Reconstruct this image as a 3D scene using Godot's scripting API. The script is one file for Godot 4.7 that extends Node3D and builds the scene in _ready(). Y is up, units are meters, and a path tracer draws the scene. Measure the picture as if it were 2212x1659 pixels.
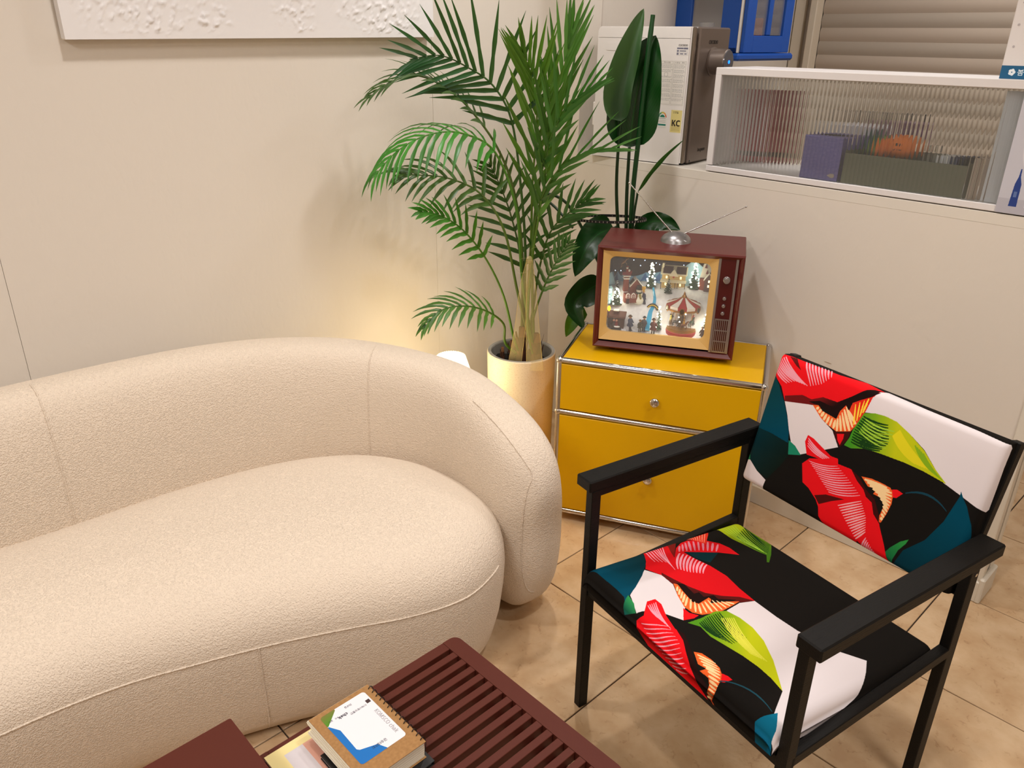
extends Node3D
# World axes follow the room: the corner of the two walls is the origin, wall_left is x = 0, wall_right is z = 0, y is up.

var names := {}
var mats := {}
var rng := RandomNumberGenerator.new()


func _ready() -> void:
	rng.seed = 7
	set_camera()
	set_environment()
	set_unseen_ceiling_lights()
	make_materials()
	build_room()
	build_kitchen()
	build_sofa()
	build_cabinet()
	build_television()
	build_chair()
	build_bench()
	build_palm()
	build_strelitzia()
	build_purifier()
	build_display_shelf()
	build_painting()
	build_lamp()


func set_camera() -> void:
	var cam := Camera3D.new()
	cam.name = "camera"
	# right, up and back axes solved from the floor joints, the wall and the upright edges
	cam.transform = Transform3D(Basis(Vector3(0.689186, 0.012365, -0.724479), Vector3(-0.301480, 0.914093, -0.271192), Vector3(0.658888, 0.405317, 0.633707)), Vector3(2.227, 1.553, 2.355))
	cam.fov = 52.195
	cam.near = 0.02
	add_child(cam)
	cam.current = true


func set_environment() -> void:
	var e := Environment.new()
	e.background_mode = Environment.BG_COLOR
	e.background_color = Color(0.05, 0.05, 0.055)
	e.tonemap_mode = Environment.TONE_MAPPER_LINEAR
	e.tonemap_exposure = 1.12
	e.sdfgi_enabled = true
	e.ssao_enabled = true
	e.ssil_enabled = true
	var w := WorldEnvironment.new()
	w.name = "world_environment"
	w.environment = e
	add_child(w)


# --- ceiling lights out of view: downlights placed for the walls, panels added as fill
const CEILING := 2.5

func set_unseen_ceiling_lights() -> void:
	var warm := Color(1.0, 0.985, 0.98)
	downlight(0.62, 0.55, 1.0, warm)
	downlight(0.72, 1.65, 0.75, warm)
	downlight(1.75, 0.95, 0.9, warm)
	downlight(0.75, 3.2, 0.8, warm)
	added_fill_panel(1.7, 3.25, 0.6, 2.4, warm, "added square fill light panel, out of view in the ceiling over the middle of the cafe")
	added_fill_panel(3.2, 1.3, 0.6, 1.9, warm, "added square fill light panel, out of view in the ceiling near the end of the half wall")
	added_fill_panel(1.3, -0.85, 0.5, 1.12, warm, "added square fill light panel, out of view in the kitchen ceiling")


func downlight(x: float, z: float, energy: float, c: Color, size := 0.045) -> void:  # out of view, placed to light walls and floor and cast shadows
	var t := thing("unseen_ceiling_downlight", "round downlight out of view in the ceiling, placed to light the walls and floor", "downlight", Vector3(x, CEILING, z), 0.0, "unseen ceiling downlights")
	var st := begin()
	lathe(st, [Vector2(0.062, -0.001), Vector2(0.062, -0.006), Vector2(0.05, -0.008), Vector2(0.046, -0.001)], 24)
	part(t, "trim_ring", st, plain(Color(0.9, 0.9, 0.88), 0.4))
	st = begin()
	lathe(st, [Vector2(0.0, -0.004), Vector2(0.046, -0.004), Vector2(0.046, -0.001), Vector2(0.0, -0.001)], 24)
	var m := plain(Color(1, 1, 1), 0.5)
	m.emission_enabled = true
	m.emission = c
	m.emission_energy_multiplier = 6.0
	part(t, "light_disc", st, m)
	var l := SpotLight3D.new()
	l.name = "unseen_downlight_lamp"
	l.spot_angle = 68.0
	l.spot_angle_attenuation = 1.0
	l.rotation.x = -PI / 2
	l.light_color = c
	l.light_energy = energy
	l.light_size = size
	l.spot_range = 12.0
	l.spot_attenuation = 2.0
	l.shadow_enabled = true
	l.position = Vector3(0, -0.06, 0)
	t.add_child(l)


# flat square LED panel added out of view in the ceiling as soft fill
func added_fill_panel(x: float, z: float, side: float, energy: float, c: Color, label: String) -> void:
	var t := thing("added_fill_panel_light", label, "added fill light", Vector3(x, CEILING, z))
	var st := begin()
	for k in 4:
		var b := Basis(Vector3.UP, PI / 2 * k)
		bx(st, b * Vector3(0, -0.006, side / 2), Vector3(side + 0.02, 0.011, 0.02), 0.0, b)
	part(t, "frame", st, plain(Color(0.9, 0.9, 0.89), 0.4))
	st = begin()
	bx(st, Vector3(0, -0.004, 0), Vector3(side - 0.021, 0.006, side - 0.021))
	part(t, "fill_light_diffuser", st, glow(c, 2.0))
	var l := AreaLight3D.new()
	l.name = "fill_panel_lamp"
	l.light_color = c
	l.light_energy = energy
	l.area_size = Vector2(side - 0.02, side - 0.02)
	l.area_range = 12.0
	l.area_attenuation = 2.0
	l.shadow_enabled = true
	l.rotation.x = -PI / 2
	l.position = Vector3(0, -0.016, 0)
	t.add_child(l)


# --- naming and placing
func numbered(called: String) -> String:
	if not names.has(called):
		names[called] = 0
		return called
	names[called] += 1
	return "%s_%03d" % [called, names[called]]


func thing(called: String, label: String, category: String, at := Vector3.ZERO, turn := 0.0, group := "") -> Node3D:
	var o := Node3D.new()
	o.name = numbered(called)
	add_child(o)
	o.position = at
	o.rotation.y = turn
	o.set_meta("label", label)
	o.set_meta("category", category)
	if group:
		o.set_meta("group", group)
	return o


func part(parent: Node3D, called: String, st, m: Material, label := "") -> MeshInstance3D:
	var o := MeshInstance3D.new()
	o.name = called
	o.mesh = st if st is Mesh else finish(st)
	o.material_override = m
	parent.add_child(o, true)
	if label:
		o.set_meta("label", label)
	return o


func structure(called: String, label: String, st, m: Material, at := Vector3.ZERO) -> MeshInstance3D:
	var o := MeshInstance3D.new()
	o.name = numbered(called)
	o.mesh = st if st is Mesh else finish(st)
	o.material_override = m
	o.position = at
	add_child(o)
	o.set_meta("kind", "structure")
	o.set_meta("label", label)
	o.set_meta("category", called.split("_")[0])
	return o


# --- mesh helpers
func begin() -> SurfaceTool:
	var st := SurfaceTool.new()
	st.begin(Mesh.PRIMITIVE_TRIANGLES)
	return st


func finish(st: SurfaceTool) -> ArrayMesh:
	st.generate_normals()
	return st.commit()


func tri(st: SurfaceTool, a: Vector3, b: Vector3, c: Vector3, ua := Vector2.ZERO, ub := Vector2.ZERO, uc := Vector2.ZERO) -> void:
	st.set_uv(ua)
	st.add_vertex(a)
	st.set_uv(ub)
	st.add_vertex(b)
	st.set_uv(uc)
	st.add_vertex(c)


# corners clockwise seen from outside
func quad(st: SurfaceTool, a: Vector3, b: Vector3, c: Vector3, d: Vector3, ua := Vector2.ZERO, ub := Vector2.ZERO, uc := Vector2.ZERO, ud := Vector2.ZERO) -> void:
	tri(st, a, b, c, ua, ub, uc)
	tri(st, a, c, d, ua, uc, ud)


# box with chamfered edges, given by its middle and size
func bx(st: SurfaceTool, c: Vector3, s: Vector3, r := 0.0, b := Basis()) -> void:
	st.set_smooth_group(-1)
	var h := s / 2.0
	if r <= 0.0:
		for k in 3:
			for sg in [-1.0, 1.0]:
				var n := Vector3.ZERO
				n[k] = sg
				var u := Vector3.ZERO
				u[(k + 1) % 3] = 1.0
				var v := Vector3.ZERO
				v[(k + 2) % 3] = sg
				var p := [n * h - u * h - v * h, n * h - u * h + v * h, n * h + u * h + v * h, n * h + u * h - v * h]
				quad(st, c + b * p[0], c + b * p[1], c + b * p[2], c + b * p[3], Vector2(0, 0), Vector2(0, 1), Vector2(1, 1), Vector2(1, 0))
		return
	r = minf(r, minf(h.x, minf(h.y, h.z)) * 0.98)
	var face := func(k: int, sg: float) -> Array:
		var n := Vector3.ZERO
		n[k] = sg
		var u := Vector3.ZERO
		u[(k + 1) % 3] = 1.0
		var v := Vector3.ZERO
		v[(k + 2) % 3] = sg
		var q: Vector3 = h - Vector3(r, r, r)
		return [n * h - u * q - v * q, n * h - u * q + v * q, n * h + u * q + v * q, n * h + u * q - v * q]
	var get_v := func(k: int, sx: float, sy: float, sz: float) -> Vector3:
		var q: Vector3 = h - Vector3(r, r, r)
		q[k] = h[k]
		return Vector3(q.x * sx, q.y * sy, q.z * sz)
	for k in 3:
		for sg in [-1.0, 1.0]:
			var p: Array = face.call(k, sg)
			quad(st, c + b * p[0], c + b * p[1], c + b * p[2], c + b * p[3], Vector2(0, 0), Vector2(0, 1), Vector2(1, 1), Vector2(1, 0))
	for k in 3:  # edges along axis k
		var i := (k + 1) % 3
		var j := (k + 2) % 3
		for si in [-1.0, 1.0]:
			for sj in [-1.0, 1.0]:
				var sgn := Vector3.ONE
				sgn[i] = si
				sgn[j] = sj
				var lo := sgn
				lo[k] = -1.0
				var hi := sgn
				hi[k] = 1.0
				var a: Vector3 = get_v.call(i, lo.x, lo.y, lo.z)
				var d: Vector3 = get_v.call(i, hi.x, hi.y, hi.z)
				var e: Vector3 = get_v.call(j, lo.x, lo.y, lo.z)
				var f: Vector3 = get_v.call(j, hi.x, hi.y, hi.z)
				if si * sj > 0:
					quad(st, c + b * a, c + b * d, c + b * f, c + b * e)
				else:
					quad(st, c + b * a, c + b * e, c + b * f, c + b * d)
	for sx in [-1.0, 1.0]:
		for sy in [-1.0, 1.0]:
			for sz in [-1.0, 1.0]:
				var a: Vector3 = get_v.call(0, sx, sy, sz)
				var d: Vector3 = get_v.call(1, sx, sy, sz)
				var e: Vector3 = get_v.call(2, sx, sy, sz)
				if sx * sy * sz > 0:
					tri(st, c + b * a, c + b * e, c + b * d)
				else:
					tri(st, c + b * a, c + b * d, c + b * e)


func box_mesh(s: Vector3, r := 0.0) -> ArrayMesh:
	var st := begin()
	bx(st, Vector3.ZERO, s, r)
	return finish(st)


# a grid of points; rows[i][j]; smooth. flip turns the faces round
func skin(st: SurfaceTool, rows: Array, wrap := false, flip := false, uv_scale := Vector2.ONE, group := 0) -> void:
	st.set_smooth_group(group)
	var n: int = rows.size()
	var m: int = rows[0].size()
	for i in n - 1:
		for j in (m if wrap else m - 1):
			var k := (j + 1) % m
			var a: Vector3 = rows[i][j]
			var b: Vector3 = rows[i][k]
			var c: Vector3 = rows[i + 1][k]
			var d: Vector3 = rows[i + 1][j]
			var ua := Vector2(float(j) / (m - 1), float(i) / (n - 1)) * uv_scale
			var uc := Vector2(float(j + 1) / (m - 1), float(i + 1) / (n - 1)) * uv_scale
			var ub := Vector2(uc.x, ua.y)
			var ud := Vector2(ua.x, uc.y)
			if flip:
				quad(st, a, d, c, b, ua, ud, uc, ub)
			else:
				quad(st, a, b, c, d, ua, ub, uc, ud)


# profile of (radius, height), bottom to top outside, turned round y
func lathe(st: SurfaceTool, prof: Array, n := 24, at := Vector3.ZERO, b := Basis(), smooth := false) -> void:
	for i in prof.size() - 1:
		st.set_smooth_group(0 if smooth else i + 1)
		for k in n:
			var a0 := TAU * k / n
			var a1 := TAU * (k + 1) / n
			var p: Vector2 = prof[i]
			var q: Vector2 = prof[i + 1]
			var v0 := at + b * Vector3(p.x * cos(a0), p.y, p.x * sin(a0))
			var v1 := at + b * Vector3(p.x * cos(a1), p.y, p.x * sin(a1))
			var v2 := at + b * Vector3(q.x * cos(a1), q.y, q.x * sin(a1))
			var v3 := at + b * Vector3(q.x * cos(a0), q.y, q.x * sin(a0))
			var u0 := Vector2(float(k) / n, 1.0 - float(i) / prof.size())
			var u2 := Vector2(float(k + 1) / n, 1.0 - float(i + 1) / prof.size())
			if p.x > 1e-6:
				tri(st, v0, v1, v2, u0, Vector2(u2.x, u0.y), u2)
			if q.x > 1e-6:
				tri(st, v0, v2, v3, u0, u2, Vector2(u0.x, u2.y))


# tube along points; rad is one number or one for each point
func tube(st: SurfaceTool, pts: Array, rad, n := 8, caps := true, flat := Vector2.ONE) -> void:
	var rows := []
	var up := Vector3.UP
	var t0: Vector3 = (pts[1] - pts[0]).normalized()
	if absf(t0.dot(up)) > 0.95:
		up = Vector3.RIGHT
	var side := t0.cross(up).normalized()
	for i in pts.size():
		var t: Vector3
		if i == 0:
			t = pts[1] - pts[0]
		elif i == pts.size() - 1:
			t = pts[i] - pts[i - 1]
		else:
			t = pts[i + 1] - pts[i - 1]
		t = t.normalized()
		side = (side - t * side.dot(t)).normalized()
		var nor := side.cross(t).normalized()
		var r: float = rad[i] if rad is Array else rad
		var ring := []
		for k in n:
			var a := TAU * k / n
			ring.append(pts[i] + (side * cos(a) * flat.x + nor * sin(a) * flat.y) * r)
		rows.append(ring)
	skin(st, rows, true)
	if caps:
		st.set_smooth_group(-1)
		var f: Array = rows[0]
		var l: Array = rows[-1]
		for k in n:
			tri(st, pts[0], f[(k + 1) % n], f[k])
			tri(st, pts[-1], l[k], l[(k + 1) % n])


func ball(st: SurfaceTool, c: Vector3, r: Vector3, n := 14, m := 9, b := Basis()) -> void:
	var rows := []
	for i in m + 1:
		var a := PI * i / m
		var ring := []
		for k in n:
			var p := TAU * k / n
			ring.append(c + b * (Vector3(sin(a) * cos(p), cos(a), sin(a) * sin(p)) * r))
		rows.append(ring)
	st.set_smooth_group(0)
	for i in m:
		for k in n:
			var k2 := (k + 1) % n
			if i > 0:
				tri(st, rows[i][k], rows[i + 1][k2], rows[i][k2])
			if i < m - 1:
				tri(st, rows[i][k], rows[i + 1][k], rows[i + 1][k2])


# polygon in the xy plane of t, pushed out from z = 0 to z = h; clockwise or not does not matter
func prism(st: SurfaceTool, poly: PackedVector2Array, h: float, t := Transform3D()) -> void:
	st.set_smooth_group(-1)
	if Geometry2D.is_polygon_clockwise(poly):
		poly = poly.duplicate()
		poly.reverse()
	var idx := Geometry2D.triangulate_polygon(poly)
	for k in range(0, idx.size(), 3):
		var a := poly[idx[k]]
		var b := poly[idx[k + 1]]
		var c := poly[idx[k + 2]]
		if (b - a).cross(c - a) < 0:
			var s := b
			b = c
			c = s
		tri(st, t * Vector3(a.x, a.y, h), t * Vector3(c.x, c.y, h), t * Vector3(b.x, b.y, h), a, c, b)
		tri(st, t * Vector3(a.x, a.y, 0), t * Vector3(b.x, b.y, 0), t * Vector3(c.x, c.y, 0), a, b, c)
	for k in poly.size():
		var a := poly[k]
		var b := poly[(k + 1) % poly.size()]
		quad(st, t * Vector3(a.x, a.y, 0), t * Vector3(a.x, a.y, h), t * Vector3(b.x, b.y, h), t * Vector3(b.x, b.y, 0), a, a, b, b)


func round_rect(w: float, h: float, r: float, n := 5, c := Vector2.ZERO) -> PackedVector2Array:
	var out := PackedVector2Array()
	for q in 4:
		var cc := c + Vector2((w / 2 - r) * (1 if q in [0, 3] else -1), (h / 2 - r) * (1 if q in [0, 1] else -1))
		for i in n + 1:
			var a := PI / 2 * (q + float(i) / n)
			out.append(cc + Vector2(cos(a), sin(a)) * r)
	return out


func ellipse(rx: float, ry: float, n := 16, c := Vector2.ZERO) -> PackedVector2Array:
	var out := PackedVector2Array()
	for i in n:
		out.append(c + Vector2(cos(TAU * i / n) * rx, sin(TAU * i / n) * ry))
	return out


# points on a smooth curve through the given ones
func spline(p: Array, steps := 6, closed := false) -> Array:
	var out := []
	var n := p.size()
	for i in (n if closed else n - 1):
		var a = p[(i - 1 + n) % n] if closed or i > 0 else p[0] * 2.0 - p[1]
		var b = p[i]
		var c = p[(i + 1) % n]
		var d = p[(i + 2) % n] if closed or i < n - 2 else p[n - 1] * 2.0 - p[n - 2]
		for k in steps:
			var t := float(k) / steps
			out.append(0.5 * (b * 2.0 + (c - a) * t + (a * 2.0 - b * 5.0 + c * 4.0 - d) * t * t + (b * 3.0 - a - c * 3.0 + d) * t * t * t))
	if not closed:
		out.append(p[n - 1])
	return out


# --- materials
func plain(c: Color, rough := 0.6, metal := 0.0) -> StandardMaterial3D:
	var key := "%s %s %s" % [c, rough, metal]
	if mats.has(key):
		return mats[key].duplicate() if false else mats[key]
	var m := StandardMaterial3D.new()
	m.albedo_color = c
	m.roughness = rough
	m.metallic = metal
	mats[key] = m
	return m


func glow(c: Color, energy: float) -> StandardMaterial3D:
	var key := "glow %s %s" % [c, energy]
	if mats.has(key):
		return mats[key]
	var m := StandardMaterial3D.new()
	m.albedo_color = c
	m.emission_enabled = true
	m.emission = c
	m.emission_energy_multiplier = energy
	mats[key] = m
	return m


func noise_tex(freq: float, octaves := 4, size := 512, kind := FastNoiseLite.TYPE_SIMPLEX_SMOOTH, s := 1, ramp := [], fractal := FastNoiseLite.FRACTAL_FBM) -> ImageTexture:
	var n := FastNoiseLite.new()
	n.seed = s
	n.noise_type = kind
	n.frequency = freq
	n.fractal_type = fractal
	n.fractal_octaves = octaves
	var im := n.get_seamless_image(size, size)
	if ramp.size():
		var out := Image.create(size, size, false, Image.FORMAT_RGB8)
		var g := Gradient.new()
		g.offsets = PackedFloat32Array(ramp.map(func(r): return r[0]))
		g.colors = PackedColorArray(ramp.map(func(r): return r[1]))
		for y in size:
			for x in size:
				out.set_pixel(x, y, g.sample(im.get_pixel(x, y).r))
		im = out
	return ImageTexture.create_from_image(im)


func text_mesh(words: String, height: float, depth := 0.0006, bold := false, fontname := "Droid Sans") -> TextMesh:
	var t := TextMesh.new()
	var f := SystemFont.new()
	f.font_names = PackedStringArray([fontname])
	if bold:
		f.font_weight = 700
	t.font = f
	t.text = words
	t.font_size = 32
	t.pixel_size = height / 24.0
	t.depth = depth
	return t


func lettering(parent: Node3D, words: String, height: float, m: Material, t: Transform3D, bold := false) -> void:
	var o := MeshInstance3D.new()
	o.name = "lettering"
	o.mesh = text_mesh(words, height, 0.0006, bold)
	o.material_override = m
	o.transform = t
	parent.add_child(o, true)


func make_materials() -> void:
	# painted wall: cream, with a faint roller grain
	var m := StandardMaterial3D.new()
	m.albedo_color = Color(0.86, 0.825, 0.775)
	m.roughness = 0.62
	m.heightmap_enabled = true
	m.heightmap_texture = ImageTexture.create_from_image(curl_image(512, 900, 10.0, 36.0, 3))
	m.heightmap_scale = 0.025
	m.uv1_triplanar = true
	m.uv1_world_triplanar = true
	m.uv1_scale = Vector3(3.0, 1.6, 3.0)
	mats["wall"] = m
	mats["kitchen_wall"] = m
	mats["ceiling"] = plain(Color(0.93, 0.92, 0.89), 0.8)
	mats["grout"] = plain(Color(0.22, 0.18, 0.15), 0.9)
	mats["skirting"] = plain(Color(0.86, 0.83, 0.77), 0.5)
	mats["tile"] = []
	for v in 4:
		mats["tile"].append(tile_material(v))
	# boucle
	var b := StandardMaterial3D.new()
	b.albedo_color = Color(0.875, 0.81, 0.73)
	b.roughness = 0.95
	b.rim_enabled = true
	b.rim = 0.35
	b.rim_tint = 0.6
	b.heightmap_enabled = true
	var curls := curl_image(512, 5200, 5.0, 11.0, 11)
	b.heightmap_texture = ImageTexture.create_from_image(curls)
	b.heightmap_scale = 0.17
	b.uv1_triplanar = true
	b.uv1_world_triplanar = true
	b.uv1_scale = Vector3(6.0, 6.0, 6.0)
	mats["boucle"] = b
	mats["piping"] = b
	var ch := plain(Color(0.80, 0.79, 0.78), 0.12, 1.0)
	mats["chrome"] = ch
	var y := StandardMaterial3D.new()
	y.albedo_color = Color(0.87, 0.665, 0.0)
	y.roughness = 0.4
	y.metallic_specular = 0.35
	y.heightmap_enabled = true
	y.heightmap_texture = noise_tex(0.08, 2, 256, FastNoiseLite.TYPE_SIMPLEX_SMOOTH, 5)
	y.heightmap_scale = 0.006
	y.uv1_triplanar = true
	y.uv1_scale = Vector3(6, 6, 6)
	mats["yellow"] = y
	var w := StandardMaterial3D.new()  # black stained wood with open grain
	w.albedo_color = Color(0.06, 0.052, 0.042)
	w.roughness = 0.5
	w.metallic_specular = 0.3
	w.heightmap_enabled = true
	w.heightmap_texture = noise_tex(0.03, 3, 256, FastNoiseLite.TYPE_SIMPLEX_SMOOTH, 8)
	w.heightmap_scale = 0.03
	w.uv1_triplanar = true
	w.uv1_scale = Vector3(40, 40, 4)
	mats["black_wood"] = w
	var br := StandardMaterial3D.new()
	br.albedo_color = Color(0.33, 0.145, 0.10)
	br.roughness = 0.5
	br.metallic_specular = 0.3
	br.heightmap_enabled = true
	br.heightmap_texture = noise_tex(0.1, 3, 256, FastNoiseLite.TYPE_SIMPLEX_SMOOTH, 9)
	br.heightmap_scale = 0.01
	br.uv1_triplanar = true
	br.uv1_scale = Vector3(9, 9, 9)
	mats["brown_metal"] = br
	mats["blind_a"] = plain(Color(0.70, 0.64, 0.575), 0.8)
	mats["blind_b"] = plain(Color(0.66, 0.61, 0.55), 0.8)
	mats["blue"] = plain(Color(0.02, 0.30, 0.66), 0.38)
	var pn := StandardMaterial3D.new()
	pn.albedo_color = Color(1, 1, 1, 0.06)
	pn.transparency = BaseMaterial3D.TRANSPARENCY_ALPHA
	pn.roughness = 0.04
	mats["pane"] = pn


# seamless picture of overlapping round tufts, drawn with wrap-around
func curl_image(size: int, count: int, r0: float, r1: float, s: int) -> Image:
	var g := RandomNumberGenerator.new()
	g.seed = s
	var h := PackedFloat32Array()
	h.resize(size * size)
	for k in count:
		var c := Vector2(g.randf() * size, g.randf() * size)
		var rx := lerpf(r0, r1, g.randf() * g.randf())
		var ry := rx * (0.45 + 0.4 * g.randf())
		var a := g.randf() * TAU
		var ca := cos(a)
		var sa := sin(a)
		var top := 0.35 + 0.65 * g.randf()
		var n := int(ceil(rx))
		for y in range(-n, n + 1):
			for x in range(-n, n + 1):
				var u := (x * ca + y * sa) / rx
				var v := (y * ca - x * sa) / ry
				var d := u * u + v * v
				if d < 1.0:
					var at := posmod(int(c.y) + y, size) * size + posmod(int(c.x) + x, size)
					h[at] = maxf(h[at], top * (1.0 - d)) if k % 3 else minf(1.0, h[at] + 0.25 * top * (1.0 - d))
	var im := Image.create(size, size, false, Image.FORMAT_RF)
	for y in size:
		for x in size:
			im.set_pixel(x, y, Color(h[y * size + x], 0, 0))
	return im


func tile_material(v: int) -> StandardMaterial3D:
	var size := 512
	var a := FastNoiseLite.new()
	a.seed = 20 + v
	a.frequency = 0.006
	a.fractal_octaves = 5
	var r := FastNoiseLite.new()
	r.seed = 40 + v
	r.frequency = 0.011
	r.fractal_type = FastNoiseLite.FRACTAL_RIDGED
	r.fractal_octaves = 4
	r.domain_warp_enabled = true
	r.domain_warp_amplitude = 55.0
	r.domain_warp_frequency = 0.012
	var im := Image.create(size, size, false, Image.FORMAT_RGB8)
	var pale := Color(0.85, 0.735, 0.59)
	var warm := Color(0.77, 0.635, 0.48)
	var vein := Color(0.58, 0.44, 0.30)
	for y in size:
		for x in size:
			var n := clampf(a.get_noise_2d(x, y) * 0.9 + 0.5, 0, 1)
			var k := smoothstep(0.62, 0.93, r.get_noise_2d(x, y))
			im.set_pixel(x, y, pale.lerp(warm, n).lerp(vein, k * 0.55 * n))
	var m := StandardMaterial3D.new()
	m.albedo_texture = ImageTexture.create_from_image(im)
	m.roughness = 0.16
	m.heightmap_enabled = true
	m.heightmap_texture = shared_ripple()
	m.heightmap_scale = 0.03
	return m


func shared_ripple() -> ImageTexture:
	if not mats.has("ripple"):
		mats["ripple"] = noise_tex(0.05, 3, 512, FastNoiseLite.TYPE_SIMPLEX_SMOOTH, 31)
	return mats["ripple"]


const TX := 0.45
const TZ := 0.4445

func build_room() -> void:
	var st := begin()
	bx(st, Vector3(2.4, -0.06, 1.8), Vector3(5.2, 0.11, 7.4))
	var fl := structure("floor", "glossy beige marble look floor tiles with dark grout lines", st, mats["grout"])
	for v in 4:
		var h := Vector3(TX / 2 - 0.0019, 0, TZ / 2 - 0.0019)
		st = begin()
		tile_top(st, h, v)
		mats["tile_mesh_%d" % v] = finish(st)
	for i in range(-2, 8):
		for j in range(-4, 11):
			var k := (i * 7 + j * 5 + i * j + 40) % 4
			var o := part(fl, "tile", mats["tile_mesh_%d" % ((i * 3 + j + 20) % 4)], mats["tile"][k])
			o.position = Vector3(0.8376 + TX * (i + 0.5), 0, TZ * (j + 0.5))
	# wall behind the sofa: boards with fine joints
	st = begin()
	bx(st, Vector3(-0.07, 1.25, 2.55), Vector3(0.12, 2.5, 5.3))
	var wl := structure("wall_left", "cream painted wall behind the sofa with fine upright panel joints", st, mats["grout"])
	var zs := [0.0, 0.604, 1.963, 3.32, 5.2]
	for k in 4:
		st = begin()
		bx(st, Vector3(-0.005, 1.25, (zs[k] + zs[k + 1]) / 2), Vector3(0.01, 2.5, zs[k + 1] - zs[k] - 0.0009), 0.0005)
		part(wl, "panel", st, mats["wall"])
	# half wall with the full-height pillar in the corner
	st = begin()
	bx(st, Vector3(0.974, 0.5565, -0.05), Vector3(1.692, 1.113, 0.1))
	bx(st, Vector3(0.004, 1.25, -0.05), Vector3(0.248, 2.5, 0.1))
	var wr := structure("wall_right", "cream half wall below the kitchen hatch with a pillar at the corner", st, mats["wall"])
	st = begin()
	prism(st, ellipse(0.013, 0.0016, 14), 0.0003, Transform3D(Basis(Vector3.BACK, -0.05), Vector3(1.244, 0.605, 0.0)))
	part(wr, "scuff_mark", st, plain(Color(0.66, 0.58, 0.49), 0.8))
	st = begin()
	bx(st, Vector3(0.98, 0.036, 0.006), Vector3(1.7, 0.072, 0.012), 0.003)
	bx(st, Vector3(1.830, 0.043, -0.046), Vector3(0.016, 0.086, 0.12), 0.004)
	structure("baseboard_right", "low off-white skirting along the half wall", st, mats["skirting"])
	st = begin()
	bx(st, Vector3(1.812, 0.6, 0.003), Vector3(0.030, 1.2, 0.006), 0.002)
	bx(st, Vector3(1.823, 0.6, -0.014), Vector3(0.006, 1.2, 0.032), 0.002)
	structure("trim_1", "off-white corner guard on the end of the half wall", st, mats["skirting"])
	st = begin()
	bx(st, Vector3(1.823, 0.6, -0.088), Vector3(0.006, 1.2, 0.03), 0.002)
	structure("trim_2", "off-white corner guard on the kitchen side of the wall end", st, mats["skirting"])
	# rest of the cafe behind the viewer
	st = begin()
	bx(st, Vector3(2.4, 1.25, 5.25), Vector3(5.2, 2.5, 0.1))
	structure("wall_back", "cream wall of the cafe opposite the kitchen hatch", st, mats["wall"])
	st = begin()
	bx(st, Vector3(4.85, 1.25, 1.75), Vector3(0.1, 2.5, 7.1))
	structure("wall_front", "cream wall of the cafe opposite the sofa wall", st, mats["wall"])
	st = begin()
	bx(st, Vector3(2.4, 2.55, 1.75), Vector3(5.2, 0.1, 7.3))
	structure("ceiling", "white painted ceiling with unseen downlights and added fill panels", st, mats["ceiling"])


func tile_top(st: SurfaceTool, h: Vector3, v: int) -> void:
	st.set_smooth_group(-1)
	var r := 0.0012
	var c := [Vector3(-h.x, 0, -h.z), Vector3(h.x, 0, -h.z), Vector3(h.x, 0, h.z), Vector3(-h.x, 0, h.z)]
	var u := [Vector2(0, 0), Vector2(1, 0), Vector2(1, 1), Vector2(0, 1)]
	var ui := []
	for k in 4:
		ui.append(u[(k + v) % 4])
	var inner := []
	for k in 4:
		inner.append(c[k] - Vector3(signf(c[k].x) * r, 0, signf(c[k].z) * r))
	quad(st, inner[0], inner[1], inner[2], inner[3], ui[0], ui[1], ui[2], ui[3])
	for k in 4:
		var n := (k + 1) % 4
		var d := Vector3(0, -0.0012, 0)
		quad(st, c[k] + d, c[n] + d, inner[n], inner[k], ui[k], ui[n], ui[n], ui[k])
		quad(st, c[k] + d * 5, c[n] + d * 5, c[n] + d, c[k] + d, ui[k], ui[n], ui[n], ui[k])


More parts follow.
